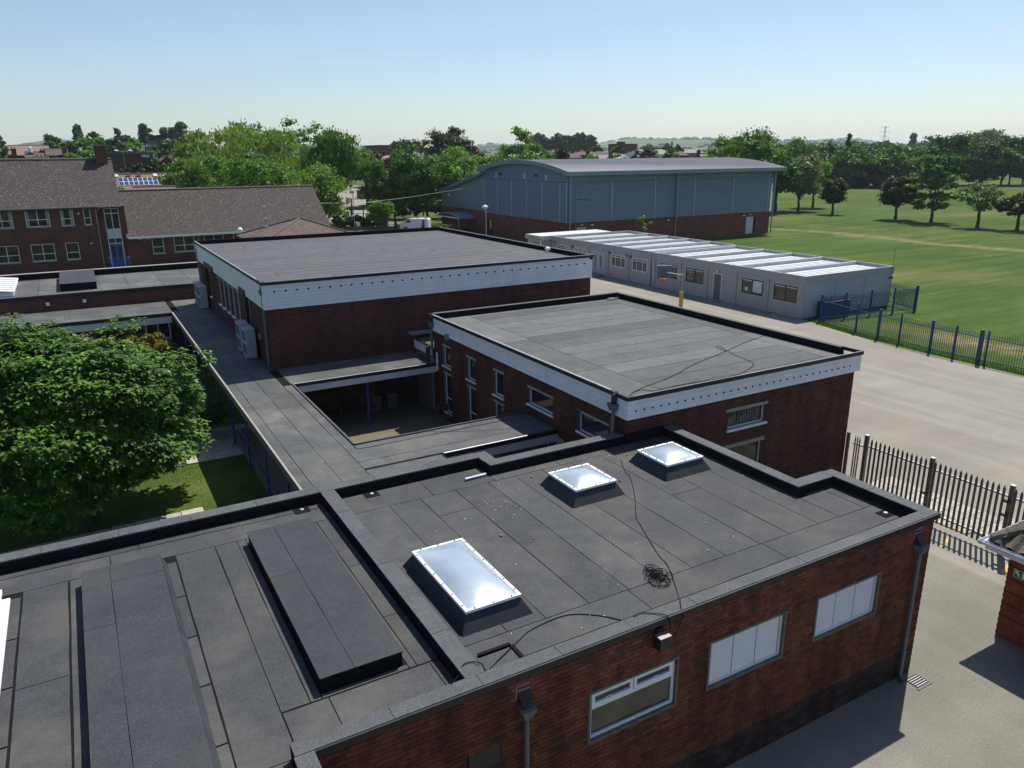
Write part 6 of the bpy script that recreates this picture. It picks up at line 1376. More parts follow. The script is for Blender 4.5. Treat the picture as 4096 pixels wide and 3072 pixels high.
part('panel', MB().box(178.9, 182.2, 229.93, 229.99, 10.2, 13.0), 'dark_roof', t); part('window', MB().box(178.9, 182.2, 229.9, 229.98, 10.8, 11.2), 'galv', t)
t = thing('chimney_stack', 'thin dark factory chimney on the town skyline', 'chimney', (226, 260, 3)); part('stack', MB().tube([(226, 260, 0), (226, 260, 15.2)], .35, 8), 'dark_roof', t); part('base', MB().box(222, 231, 259, 264, 0, 12.6), 'dark_roof', t)
t = thing('warehouse', 'long low white roofed warehouse out on the plain', 'warehouse', (410, 480, 5)); z = tzf(410, 480); part('wall', MB().box(395, 425, 478, 500, z-1, z+6), 'cladding', t); part('roof', MB().box(394, 426, 477, 501, z+6, z+7), 'upvc', t)
t = thing('warehouse', 'far pale warehouse below the hills', 'warehouse', (640, 760, 6)); z = tzf(640, 760); part('wall', MB().box(610, 670, 758, 800, z-1, z+7), 'cladding', t); part('roof', MB().box(609, 671, 757, 801, z+7, z+8), 'galv', t)
def pylon(x, y, ztop, h, label, w=7.0):
    t = thing('pylon', label, 'pylon', (x, y, ztop-h), 'electricity pylons on the skyline'); z0 = ztop-h; lg = MB(); r = w*.017+.05
    for sx in (-1, 1):
        for sy in (-1, 1): lg.tube([(x+sx*w/2, y+sy*w/2, z0), (x+sx*w*.16, y+sy*w*.16, z0+h*.62), (x+sx*w*.06, y+sy*w*.06, z0+h*.97)], r, 4)
    part('leg', lg, 'galv', t); lt = MB(); n = 9
    for i in range(n):
        f0, f1 = i/n, (i+1)/n; a0 = w/2*(1-f0*.88)+.0; a1 = w/2*(1-f1*.88)
        for sy in (-1, 1): lt.tube([(x-a0, y+sy*a0, z0+h*.95*f0), (x+a1, y+sy*a1, z0+h*.95*f1)], r*.6, 3); lt.tube([(x+a0, y+sy*a0, z0+h*.95*f0), (x-a1, y+sy*a1, z0+h*.95*f1)], r*.6, 3)
    part('lattice', lt, 'galv', t); dx, dy = y/math.hypot(x, y), -x/math.hypot(x, y)
    for f, L in ((.93, w*.75), (.76, w*1.0), (.59, w*.82)):
        zz = z0+h*f; a = MB().tube([(x-dx*L, y-dy*L, zz), (x, y, zz+h*.03), (x+dx*L, y+dy*L, zz)], r*.9, 4).tube([(x-dx*L, y-dy*L, zz), (x+dx*L, y+dy*L, zz)], r*.7, 4); a = part('cross_arm', a, 'galv', t)
        for s_ in (-1, 1): part('insulator', MB().tube([(x+s_*dx*L, y+s_*dy*L, zz), (x+s_*dx*L, y+s_*dy*L, zz-h*.08)], r*.8, 4), 'dark_roof', a)
pylon(1207, 857, 52.0, 45, 'largest lattice pylon above the right-hand tree line', 8.0); pylon(1781, 1893, 47.7, 40, 'faint distant pylon above the town roofs', 12); pylon(1054, 1931, 41.9, 36, 'tiny pylon on the hazy hills left of the sports hall', 9)

# ------------------------------------------------------------------ trees
def crown_arrays(c, R, kind, n, leaf, seed, nclump=46):
    rg = np.random.default_rng(seed); cx, cy, cz = c; rx, ry, rz = R
    u = rg.normal(size=(nclump, 3)); u /= np.linalg.norm(u, axis=1)[:, None]
    f = rg.uniform(.30, .88, nclump)**.7
    if kind in ('round', 'willow'):
        P = u*f[:, None]*np.array([rx, ry, rz]); low = P[:, 2] < 0; P[low, 2] *= .92; rc = rg.uniform(.26, .44, nclump)*min(rx, rz)
        if kind == 'willow': P[:, 2] += .12*rz
    elif kind == 'poplar':
        h = rg.uniform(-1, 1, nclump); prof = np.sqrt(np.clip(1-h*h, .03, 1)); P = np.stack([u[:, 0]*f*prof*rx*.75, u[:, 1]*f*prof*ry*.75, h*rz*.97], 1); rc = rg.uniform(.45, .70, nclump)*rx
    elif kind == 'cone':
        h = rg.uniform(0, 1, nclump)**1.3; a = rg.uniform(0, 6.283, nclump); q = (1-h)*rg.uniform(.4, .95, nclump); P = np.stack([np.cos(a)*q*rx, np.sin(a)*q*ry, (h*2-1)*rz], 1); rc = (.10+.20*(1-h))*rx
    elif kind == 'layer':
        k = rg.integers(0, 6, nclump)/5.0; a = rg.uniform(0, 6.283, nclump); q = np.sqrt(rg.uniform(0, 1, nclump))*(.5+.5*np.sin(3.14*(.15+.75*k)))
        P = np.stack([np.cos(a)*q*rx, np.sin(a)*q*ry, (k*2-1)*rz*.9+rg.normal(0, .04, nclump)*rz], 1); rc = rg.uniform(.16, .28, nclump)*rx
    elif kind == 'hedge':
        P = np.stack([rg.uniform(-1, 1, nclump)*rx, rg.uniform(-1, 1, nclump)*ry, rg.uniform(-.9, .8, nclump)*rz], 1); rc = rg.uniform(.25, .4, nclump)*min(ry, rz)
    w = rc**2; w /= w.sum(); k = rg.choice(nclump, n, p=w)
    d = rg.normal(size=(n, 3)); d /= np.linalg.norm(d, axis=1)[:, None]; d[:, 2] = np.where(d[:, 2] < -.3, -d[:, 2]*.6, d[:, 2])
    sq = np.array([1, 1, .55]) if kind == 'layer' else np.array([1, 1, .85])
    L = P[k]+d*sq*(rc[k]*rg.uniform(.55, 1.08, n))[:, None]
    if kind == 'willow': L[:, 2] -= rg.uniform(0, .18, n)*rz*(np.hypot(L[:, 0]/rx, L[:, 1]/ry))**2
    if kind == 'hedge': L = np.clip(L, [-rx, -ry, -rz], [rx, ry, rz])+rg.normal(0, .03, (n, 3))
    nrm = d*.7+rg.normal(0, .55, (n, 3))+np.array([0, 0, .25]); nrm /= np.linalg.norm(nrm, axis=1)[:, None]
    t = np.cross(nrm, rg.normal(size=(n, 3))); t /= np.linalg.norm(t, axis=1)[:, None]; b = np.cross(nrm, t)
    s = leaf*rg.uniform(.55, 1.25, n)[:, None]
    q5 = np.arange(n) % 5 == 0; L[q5] = P[k[q5]]+d[q5]*(rc[k[q5]]*rg.uniform(.1, .55, q5.sum()))[:, None]; s[q5] *= 2.3
    if kind == 'willow': tt = t*.75+np.array([0, 0, -.8]); tt /= np.linalg.norm(tt, axis=1)[:, None]; t, b = tt*1.35, np.cross(nrm, tt)*.85
    C = L+np.array([cx, cy, cz])
    V = np.stack([C-t*s*.5, C+b*s*.36, C+t*s*.5, C-b*s*.36], 1).reshape(-1, 3)
    ctone = rg.uniform(.25, .75, nclump); tone = np.clip(ctone[k]*.55+rg.uniform(0, .45, n), 0, 1)
    return V, tone, P+np.array([cx, cy, cz]), rc
NT = [0]
def tree(label, x, y, r, ztop, zbot, mat='leaf_green', kind='round', n=3600, leaf=None, group=None, ry=None, name='tree', trunk='bark', nclump=46, cat='tree', tr=None, base=None):
    NT[0] += 1; D = math.hypot(x, y); leaf = (leaf or max(.16, D*.0024))*(1.25 if D > 60 else 1.0); z0 = tzf(x, y) if base is None else base
    r = r*1.08; t = thing(name, label, cat, (x, y, z0), group); zc = (ztop+zbot)/2; rz = (ztop-zbot)/2
    V, tone, P, rc = crown_arrays((x, y, zc), (r, ry or r, rz), kind, n, leaf, NT[0]*7+3, nclump)
    F = np.arange(len(V)).reshape(-1, 4); link('crown', np_mesh('crown', V, F, M[mat], tone), t)
    tr = tr or max(.10, (ztop-z0)*.022); m_ = MB(); hc = zbot+.45*(ztop-zbot) if kind not in ('poplar', 'cone') else ztop-.1*(ztop-zbot)
    m_.tube([(x, y, z0-.2), (x+.02*r, y, z0+(zbot-z0)*.5+.1), (x-.03*r, y, max(zbot, z0+.5)), (x, y, hc)], [tr*1.35, tr, tr*.85, tr*.3], 8)
    for i in range(0, min(len(P), 9)): q = P[i]; m_.tube([(x, y, max(zbot, z0+.6)+(i % 3)*.12*(ztop-zbot)), tuple((np.array([x, y, zbot+.3*(ztop-zbot)])+q)/2), tuple(q)], [tr*.5, tr*.3, tr*.1], 5)
    part('trunk', m_, trunk, t); return t
def sc(T, D2):
    """carry a tree seen at one distance out to another along the same line of sight"""
    x, y, r, zt, zb = T; D = math.hypot(x, y); k = D2/D; return x*k, y*k, r*k, HCAM+(zt-HCAM)*k, max(HCAM+(zb-HCAM)*k, tzf(x*k, y*k)+1.2)
g1 = 'trees on the left skyline'; g2 = 'trees crowding behind the school'; g3 = 'trees along the far edge of the field'; g4 = 'young trees standing in a row on the field'
tree('dark conifer at the far left edge of the skyline', -8.3, 149.5, 4.2, 15.6, 2.5, 'leaf_dark', 'cone', 5000, group=g1, nclump=90)
tree('leftmost broadleaf tree on the left skyline', -1.4, 230, 2.9, 16.0, 7, 'leaf_green', n=2200, group=g1); tree('second broadleaf tree from the left on the skyline', 2.4, 230, 2.2, 15.6, 7, 'leaf_green', n=1800, group=g1)
tree('narrow poplar farthest left on the skyline', 8.9, 420, 2.4, 24.2, 12, 'leaf_poplar', 'poplar', 1500, group='poplars on the left skyline', nclump=26)
tree('round grey-green treetop right of the first poplar', 10.9, 300, 2.1, 19.3, 9, 'leaf_poplar', n=1500, group=g1); tree('low hazy treetop beside the first poplar', 8.3, 300, 1.5, 18.1, 9, 'leaf_poplar', n=900, group=g1)
tree('leafy tree behind the school chimney, left half', 5.8, 240, 3.6, 15.6, 6, n=2600, group=g1); tree('leafy tree behind the school chimney, right half', 10.3, 245, 3.8, 15.7, 6, 'leaf_bright', n=2600, group=g1)
tree('dark evergreen tree right of the school chimney', 12.2, 219, 2.6, 15.1, 6, 'leaf_dark', n=2200, group=g1); tree('broad green tree before the white building', 16.9, 234, 4.0, 15.4, 6, 'leaf_bright', n=3000, group=g1)
tree('second narrow poplar from the left', 25.1, 419, 2.0, 23.1, 12, 'leaf_poplar', 'poplar', 1200, group='poplars on the left skyline', nclump=24); tree('small hazy tree between two poplars', 26.9, 399, 2.2, 20.9, 12, 'leaf_poplar', n=900, group=g1)
tree('dark tall poplar left of the modern block', 28.4, 329, 2.2, 21.9, 9, 'leaf_poplar', 'poplar', 2000, group='poplars on the left skyline', nclump=34); tree('short poplar behind the modern block', 30.8, 329, 1.5, 20.1, 10, 'leaf_poplar', 'poplar', 1000, group='poplars on the left skyline', nclump=22)
tree('dense round tree in front of the modern block', 21.6, 199, 3.9, 14.9, 6, 'leaf_dark', n=3600, group=g1)
tree('leftmost poplar of the clump right of the modern block', 38.9, 358, 2.2, 21.4, 10, 'leaf_poplar', 'poplar', 1300, group='poplars on the left skyline', nclump=26); tree('middle poplar of the clump right of the modern block', 40.0, 340, 2.4, 21.6, 10, 'leaf_poplar', 'poplar', 1500, group='poplars on the left skyline', nclump=28); tree('tallest poplar of the clump right of the modern block', 41.3, 327, 2.6, 22.7, 9, 'leaf_poplar', 'poplar', 2200, group='poplars on the left skyline', nclump=36)
tree('small light green bush left of the school chimney', 1.9, 170, 1.3, 11.9, 8, 'leaf_bright', n=900, name='bush', cat='bush'); tree('light green bush touching the school chimney', 4.6, 176, 1.9, 12.1, 8, 'leaf_bright', n=1200, name='bush', cat='bush'); tree('yellow green bush below the white building', 15.2, 176, 2.2, 11.9, 8, 'leaf_bright', n=1200, name='bush', cat='bush')
tree('light green shrub below the left rooftops', -2.9, 160, 1.6, 11.0, 8, 'leaf_bright', n=900, name='bush', cat='bush'); tree('light green shrub beside the solar roof gable', 5.3, 96, .9, 7.5, 5, 'leaf_bright', n=900, name='bush', cat='bush')
tree('tall clipped dark hedge above the solar roof, left half', 8.0, 126, 3.2, 10.4, 2, 'hedge', 'hedge', 4200, ry=1.5, leaf=.30, name='hedge', cat='hedge', nclump=120); tree('tall clipped dark hedge above the solar roof, right half', 13.0, 126, 3.2, 10.3, 2, 'hedge', 'hedge', 4200, ry=1.5, leaf=.30, name='hedge', cat='hedge', nclump=120)
B_ = dict(group=g2)
tree('bright green maple right of the solar roof', 12.6, 104, 2.4, 10.3, 3, 'leaf_bright', n=3600, **B_); tree('olive leafed weeping tree by the end of the solar panels', 13.4, 97, 2.7, 9.1, 2.5, 'leaf_green', 'willow', n=3600, **B_)
tree('vivid green maple left of the willow', 17.6, 113, 3.1, 10.8, 3, 'leaf_bright', n=4200, **B_); tree('dark shaded tree low beneath the willow', 20.2, 107, 2.9, 9.4, 2, 'leaf_dark', n=3000, **B_)
tree('huge yellow-green weeping willow behind the school', 26.0, 133, 10.6, 14.6, 3, 'leaf_willow', 'willow', 15000, nclump=130, leaf=.34, **B_)
tree('big dark round tree behind the willow, left lobe', 33.5, 166, 6.0, 17.7, 6, 'leaf_green', n=4200, **B_); tree('big dark round tree behind the willow, right lobe', 43.5, 164, 6.6, 17.5, 6, 'leaf_green', n=5200, **B_)
tree('green maple in front of the willow', 21.6, 103, 4.4, 11.6, 3, 'leaf_bright', n=5200, nclump=70, **B_); tree('bright maple reaching over the school gable end', 27.2, 95, 3.2, 10.2, 1.6, 'leaf_bright', n=5600, nclump=70, **B_)
tree('low dark bush under the bright maple', 26.6, 103, 2.6, 4.6, .4, 'leaf_dark', n=2600, name='bush', cat='bush')
tree('tall dark green birch between the willow and the entrance', 36.0, 118, 4.6, 13.6, 4.6, 'leaf_green', 'willow', n=8200, nclump=80, **B_); tree('hanging birch foliage over the entrance path', 41.0, 114, 3.0, 9.4, 2.4, 'leaf_green', 'willow', n=4200, **B_)
tree('copper beech among the green trees behind the entrance', 48.3, 131.4, 2.7, 10.9, 4, 'leaf_copper', n=3000, **B_); tree('light green trees behind the copper beech', 55.5, 160, 4.6, 12.3, 4, 'leaf_bright', n=3600, **B_); tree('light green tree below the factory block', 62.5, 158, 3.2, 11.6, 4, 'leaf_bright', n=2600, **B_)
tree('small feathery tree right of the entrance path', 42.6, 110.6, 2.1, 8.8, 1.6, 'leaf_green', n=3200, **B_)
tree('large leafy tree left of the sports hall wing', 46.2, 111.2, 3.6, 12.3, 2.0, 'leaf_green', n=6800, nclump=80, **B_); tree('largest leafy tree touching the sports hall wing', 53.4, 112.6, 4.0, 12.0, 2.0, 'leaf_bright', n=7800, nclump=90, **B_)
tree('leafy tree filling between the two large ones', 50.0, 115.5, 3.2, 11.2, 2.0, 'leaf_green', n=3600, **B_)
tree('tall dark eucalyptus with open crown', 68.3, 145, 4.1, 16.8, 6.5, 'leaf_grey', n=4600, nclump=44, **B_); tree('grey leafed tree left of the eucalyptus', 74.0, 176, 5.4, 15.9, 6, 'leaf_brown', n=3600, **B_); tree('dark lower tree right of the eucalyptus', 76.2, 150, 3.0, 12.4, 4, 'leaf_copper', n=2200, **B_); tree('dark tree below the eucalyptus', 71.5, 146, 3.0, 12.0, 3, 'leaf_grey', n=2600, **B_)
tree('leafy crown peeping over the curved roof at left', 64.5, 119, 3.9, 10.9, 3, 'leaf_bright', n=4200, **B_); tree('low leafy crown behind the lean-to roof', 60, 122, 3.2, 10.0, 3, 'leaf_green', n=3000, **B_)
tree('tall bright tree above the left end of the sports hall', 75.0, 130, 3.6, 15.5, 4, 'leaf_bright', n=4600, **B_); tree('bushy bright tree right of the tall one above the hall', 72.6, 120, 3.5, 12.5, 4, 'leaf_bright', n=4200, **B_)
tree('brownish conifer above the sports hall roof', 82.4, 125.3, 1.6, 11.9, 4, 'leaf_brown', 'poplar', 1900, **B_)
g5 = 'trees among the town roofs'
for i, (x, y, r, zt, zb, mt) in enumerate([(174.6, 244, 1.9, 14.1, 8, 'leaf_copper'), (170, 236, 2.4, 13.2, 8, 'leaf_green'), (176, 232, 2.4, 13.0, 8, 'leaf_green'), (107.5, 131.7, 2.1, 12.1, 5, 'leaf_copper'), (114.4, 139, 2.2, 12.3, 5, 'leaf_green'), (118.4, 136.5, 1.8, 11.4, 5, 'leaf_green'), (109.2, 124.2, 1.8, 10.7, 5, 'leaf_green'), (92.5, 130, 1.9, 10.4, 5, 'leaf_bright'), (97.3, 127.6, 2.0, 10.4, 5, 'leaf_pale'), (103.2, 108.6, 2.2, 10.6, 5, 'leaf_bright'), (106.8, 105.6, 2.2, 10.8, 5, 'leaf_bright'), (205, 232, 1.6, 13.2, 7, 'leaf_dark'), (196, 236, 3.0, 12.6, 8, 'leaf_pale'), (214, 262, 3.0, 14.0, 8, 'leaf_green'), (158, 246, 2.6, 12.2, 8, 'leaf_green')]):
    lbs = ['small copper tree by the distant poplar row', 'green tree right of the small copper tree', 'second green tree right of the small copper tree', 'dark copper tree standing beside the brick tower block', 'green tree touching the dark copper tree', 'green tree second right of the copper tree', 'low green shrub under the warehouse roof', 'rounded bright shrub on the terrace roofline', 'pale grey-green shrub by the rounded one', 'yellow-green treetop by the right end of the hall roof, left half', 'yellow-green treetop by the right end of the hall roof, right half', 'small pointed fir among the right-hand roofs', 'pale tree behind the slate roofs', 'green tree beyond the factory chimney', 'green treetop just left of the brick tower block']
    tree(lbs[i], x, y, r, zt, zb, mt, n=1500, group=g5)
for i in range(11):
    x = 240+i*4.0; y = 399-i*.4; tree(['first', 'second', 'third', 'fourth', 'fifth', 'sixth', 'seventh', 'eighth', 'ninth', 'tenth', 'eleventh'][i]+' tree from the left in the hazy row above the sports hall', x, y, 3.6, 21.6+.9*math.sin(i*1.7)+.4*(i % 3), 10.5, 'leaf_poplar', 'round', 1300, group='hazy row of tall trees above the sports hall', nclump=30)
tree('big rounded tree beyond the right end of the sports hall', 134, 134.7, 4.5, 15.1, 3, 'leaf_green', n=3600, **B_)
tree('massive dark tree rising behind the right corner of the sports hall', *sc((109.0, 102.6, 6.2, 14.4, 3), 150), 'leaf_green', n=9500, nclump=110, **B_)
tree('dark green tree edge right of the massive one', *sc((108.4, 96.6, 2.8, 12.4, 2.4), 152), 'leaf_green', n=3600, **B_)
tree('leafy tree behind the first field tree', *sc((116.1, 95.0, 2.8, 9.7, 3), 165), 'leaf_bright', n=3200, group=g3)
FT = [('first grey-green tree of the field row, nearest the sports hall', 118.28, 99.98, 3.9, 9.9, 1.9, 'leaf_pale', 'round', 5200), ('small round brownish tree second in the field row', 116.5, 91.0, 2.2, 6.1, 1.5, 'leaf_brown', 'round', 3600), ('dark brownish spreading tree third in the field row', 115.5, 78.2, 3.0, 6.9, 1.7, 'leaf_brown', 'round', 4600), ('tallest layered green tree fourth in the field row', 115.1, 71.9, 3.6, 9.8, 2.1, 'leaf_green', 'layer', 4600), ('thin leafed vase shaped tree fifth in the field row', 112.5, 63.3, 2.9, 6.5, 2.0, 'leaf_pale', 'round', 1500), ('low leaning tree at the right end of the field row', 112.7, 58.0, 3.2, 5.1, 1.6, 'leaf_brown', 'round', 2200)]
for lb, x, y, r, zt, zb, mt, kd, n in FT: tree(lb, x, y, r, zt, zb, mt, kd, n, leaf=.34 if n > 2000 else .26, group=g4, nclump=60, tr=.22)
TL = [((167.6, 142.5, 5.6, 13.9, 3), 300, 'leaf_green'), ((156.6, 124.4, 4.0, 13.0, 3), 262, 'leaf_dark'), ((147.6, 111.5, 4.6, 11.9, 3), 256, 'leaf_green'), ((153.5, 112.0, 4.0, 12.4, 3), 268, 'leaf_dark'), ((156.0, 108.5, 3.8, 11.6, 3), 262, 'leaf_green'), ((162.0, 108.5, 3.8, 11.8, 3), 275, 'leaf_green'), ((160.5, 101.7, 3.7, 13.5, 3), 285, 'leaf_dark'), ((162.6, 98.3, 4.2, 13.7, 3), 290, 'leaf_dark'), ((160.8, 91.4, 4.0, 12.0, 3), 285, 'leaf_dark'), ((200.0, 113.6, 4.6, 15.7, 9), 350, 'leaf_pale'), ((162.6, 88.2, 4.0, 13.7, 3), 296, 'leaf_dark'), ((164.3, 85.0, 4.0, 13.3, 3), 296, 'leaf_dark'), ((151.1, 101.5, 3.4, 9.4, 2.5), 262, 'leaf_green'), ((158.8, 84.7, 4.2, 11.3, 4.2), 291, 'leaf_green'), ((158.0, 98.0, 3.4, 11.0, 2.5), 280, 'leaf_dark'), ((152.0, 106.0, 3.4, 10.4, 2.5), 258, 'leaf_dark'), ((146.0, 117.0, 3.6, 11.4, 2.5), 258, 'leaf_dark'), ((166.0, 82.0, 4.0, 13.0, 3), 300, 'leaf_dark'), ((160.0, 93.0, 3.6, 11.2, 3), 288, 'leaf_green')]
LBt = ['feathery tree at the left end of the field edge', 'dark tree second in the field edge line', 'broad tree third in the field edge line', 'dark tree fourth in the field edge line, with uneven top', 'mid green tree behind the tallest field tree, left', 'mid green tree behind the tallest field tree, right', 'tall dark tree right of the pylon', 'tallest dark tree of the field edge', 'dark rounded tree with pale tips at the field edge', 'pale silvery tree rising over the field edge line', 'dark tree near the right end of the field edge', 'dark tree at the right edge of the picture', 'low green tree in a gap of the field edge', 'tree with a visible trunk standing clear of the field edge', 'low dark filler tree under the tall dark ones', 'low dark tree left of the pylon', 'dark low tree behind the second field tree', 'dark tree just leaving the picture at right', 'low green tree below the silvery one']
for (T, D2, mt), lb in zip(TL, LBt):
    x, y, r, zt, zb = sc(T, D2); r *= 1.15; zb = 0.2 if 'trunk' not in lb and 'silvery tree rising' not in lb else (3.0 if 'trunk' in lb else zb); tree(lb, x, y, r*1.05, zt, zb, mt, n=5200 if r > 5.5 else 4200, group=g3, leaf=.62, nclump=70, ry=r*.8)
tree('dark pointed spruce above the field edge', 206.4, 158.1, 2.6, 15.4, 6, 'leaf_dark', 'cone', 1500, group=g3); tree('thin pointed tree far out on the plain', 582, 388, 3.2, 22.4, 8, 'leaf_poplar', 'poplar', 900, nclump=24, group='far trees on the plain')
for i, (x, y, r, zt) in enumerate([(410, 286, 5, 16.8), (502, 328, 9, 19.5), (480, 340, 6, 17.5), (326, 379, 4, 16), (380, 330, 6, 16), (560, 420, 9, 19), (360, 260, 6, 15.8), (280, 210, 5, 14.2)]):
    tree(['rounded tree by the foot of the pylon', 'hazy clump right of the pylon', 'hazy clump behind the field edge', 'solitary hazy tree above the town', 'hazy tree above the field edge at left', 'far hazy clump under the hills at right', 'hazy tree just over the field edge', 'treetop close behind the field edge line'][i], x, y, r, zt, tzf(x, y)+1, 'leaf_poplar', n=1300, group='far trees on the plain', leaf=D if False else None)
for i in range(12):
    a_ = math.radians(48.6+i*.86); D_ = 252+i*2.2+(6 if i % 3 else 0); ord_ = ['first', 'second', 'third', 'fourth', 'fifth', 'sixth', 'seventh', 'eighth', 'ninth', 'tenth', 'eleventh', 'twelfth'][i]
    tree(ord_+' clump of dark undergrowth from the left along the field edge', D_*math.sin(a_), D_*math.cos(a_), 4.6, 5.6+1.2*math.sin(i*2.1), -.6, 'leaf_dark', n=2200, leaf=.6, group='undergrowth along the field edge', name='bush', cat='bush', base=-.2)
# understorey by the entrance
tree('light green shrub right of the entrance railings', 38.9, 106.6, 1.9, 4.6, .3, 'leaf_bright', n=2600, name='bush', cat='bush', base=0)
for i, (x, y, r, h) in enumerate([(41.6, 108.5, 2.3, 4.4), (44.6, 111.6, 2.6, 4.6), (48.0, 113.5, 2.6, 4.4), (51.0, 116.0, 2.6, 4.2)]):
    pass
for i, (x, y, r, h) in enumerate([(47.0, 127.5, 2.8, 5.0), (50.0, 125.8, 2.8, 4.8), (53.2, 124.5, 2.8, 4.6), (56.4, 123, 2.8, 4.6), (59, 122, 2.6, 4.6)]):
    tree(['first', 'second', 'third', 'fourth', 'fifth'][i]+' shaded shrub from the left under the trees by the sports hall', x, y, r, h, .2, 'leaf_dark', n=2200, name='bush', cat='bush', group='shaded shrubs under the trees')
tree('clipped dark green hedge beside the car park, longer part', 37.6, 116.0, 2.5, 1.75, .05, 'leaf_dark', 'hedge', 3800, ry=1.1, leaf=.22, name='hedge', cat='hedge', nclump=90); tree('clipped brownish hedge at the end of the car park hedge', 40.9, 114.0, 1.3, 1.5, .05, 'hedge', 'hedge', 2400, ry=.9, leaf=.2, name='hedge', cat='hedge', nclump=60)
tree('small grey-green shrub at the car park corner', 34.2, 114.5, .9, .8, .05, 'leaf_pale', n=700, leaf=.14, name='bush', cat='bush')
tree('pale flowering shrub in front of the sports hall canopy', 46.2, 98.5, 2.3, 1.25, .05, 'leaf_pale', 'hedge', 1600, ry=.8, leaf=.2, name='bush', cat='bush'); tree('slender sapling just behind the middle classroom', 57.5, 71.0, 1.6, 3.6, 1.9, 'leaf_bright', n=300, leaf=.2, tr=.05, nclump=9)
# far woods and hedgerows on the hills
rg = np.random.default_rng(5); N = 5200; az = np.radians(rg.uniform(-7, 66, N)); D = 520*np.exp(rg.uniform(0, 2.35, N)); x = D*np.sin(az); y = D*np.cos(az)
cl = (np.sin(x*.006+1)+np.sin(y*.0075+x*.002)+np.sin((x-y)*.004)+rg.normal(0, .5, N)) > .1; x, y, D = x[cl], y[cl], D[cl]
ok = ~((np.degrees(np.arctan2(x, y)) > 50) & (D < 600)); x, y, D = x[ok], y[ok], D[ok]
vs = []; fs = []; tn = []; nr, nk = 3, 7
for X0, Y0, D0 in zip(x, y, D):
    R = rg.uniform(4, 8)*(1+D0/2600); h = rg.uniform(5, 9.5); z = tzf(X0, Y0); b = len(vs)
    for j in range(nr):
        ph = j/nr*1.35
        for k in range(nk): a = 6.283*k/nk; q = rg.uniform(.75, 1.2); vs.append((X0+R*math.cos(ph)*math.cos(a)*q, Y0+R*math.cos(ph)*math.sin(a)*q, z+h*math.sin(ph)*rg.uniform(.85, 1.1)-.3))
    vs.append((X0, Y0, z+h))
    for j in range(nr-1):
        for k in range(nk): k2 = (k+1) % nk; fs.append((b+j*nk+k, b+j*nk+k2, b+(j+1)*nk+k2, b+(j+1)*nk+k))
    for k in range(nk): fs.append((b+(nr-1)*nk+k, b+(nr-1)*nk+(k+1) % nk, b+nr*nk, b+nr*nk))
    tn += [rg.uniform(.1, .8)]*(nk*nr)
fs3 = [f if f[2] != f[3] else f[:3] for f in fs]
me = bpy.data.meshes.new('woodland'); me.from_pydata(vs, [], fs3); me.materials.append(M['leaf_poplar']); a_ = me.attributes.new('tone', 'FLOAT', 'FACE'); a_.data.foreach_set('value', tn)
o = link('woodland', me); o['kind'] = 'stuff'

# ------------------------------------------------------------------ courtyard garden
T0 = thing('garden_tree', 'large glossy leafed tree filling the courtyard garden at the left', 'tree', (-.7, 23.6, .4))
tk = MB(); bx, by = -.75, 23.5; rg = np.random.default_rng(77)
tips = []; C0 = np.array([-1.45, 24.1, 3.12]); RR = np.array([3.85, 3.1, 2.72])
for i in range(16):
    a = i*2.4; q = .25+.6*((i*7) % 10)/10; e = rg.uniform(.1, 1.2)
    tip = C0+RR*np.array([math.cos(a)*q, math.sin(a)*q, .75*math.sin(e)+.05]); tips.append(tip); st = np.array([bx, by, 1.0+.12*(i % 5)]); md = (st+tip)/2+np.array([0, 0, .25])
    tk.tube(smooth_path([tuple(st), tuple(md), tuple(tip)], 4), [.09-.0085*k for k in range(9)], 6)
tk.tube([(bx, by, .2), (bx+.05, by, .8), (bx, by+.05, 1.3), (bx+.1, by+.1, 2.4)], [.2, .15, .13, .08], 10); tk.tube(smooth_path([(-1.15, 24.0, 4.9), (-1.45, 24.0, 5.6), (-1.72, 24.0, 6.35)], 4), .035, 6)
part('trunk', tk, 'bark', T0)
# leafy shoots: a whorl of drooping leaves on every shoot tip
nS = 6200; u_ = rg.normal(size=(nS, 3)); u_ /= np.linalg.norm(u_, axis=1)[:, None]; u_[:, 2] = np.where(u_[:, 2] < -.55, -u_[:, 2], u_[:, 2])
lump = 1+.10*np.sin(u_[:, 0]*7+1.3)*np.sin(u_[:, 1]*6+.4)+.09*np.sin(u_[:, 2]*9+u_[:, 0]*5)+.05*np.sin(u_[:, 1]*15+u_[:, 2]*11)
S = C0+RR*u_*(lump*np.where(rg.uniform(size=nS) < .72, rg.uniform(.86, 1.0, nS), rg.uniform(.45, .86, nS)))[:, None]
S = S[S[:, 2] > .62]; S = S[(S[:, 1] < C0[1]+1.6) | (S[:, 2] > C0[2]+.8)]
top = np.array([[-1.75+rg.normal(0, .16), 24.0+rg.normal(0, .2), 6.25+rg.normal(0, .18)] for _ in range(9)]+[[.72+rg.normal(0, .28), 24.0+rg.normal(0, .3), 5.9+rg.normal(0, .2)] for _ in range(16)]+[[2.5+rg.normal(0, .3), 23.9+rg.normal(0, .3), 4.75+rg.normal(0, .14)] for _ in range(18)]); S = np.vstack([S, top])
prof = [(.0, .0), (.25, .42), (.55, .5), (.82, .28), (1.0, .0)]
V = []; TN = []; FC = []; lf = []
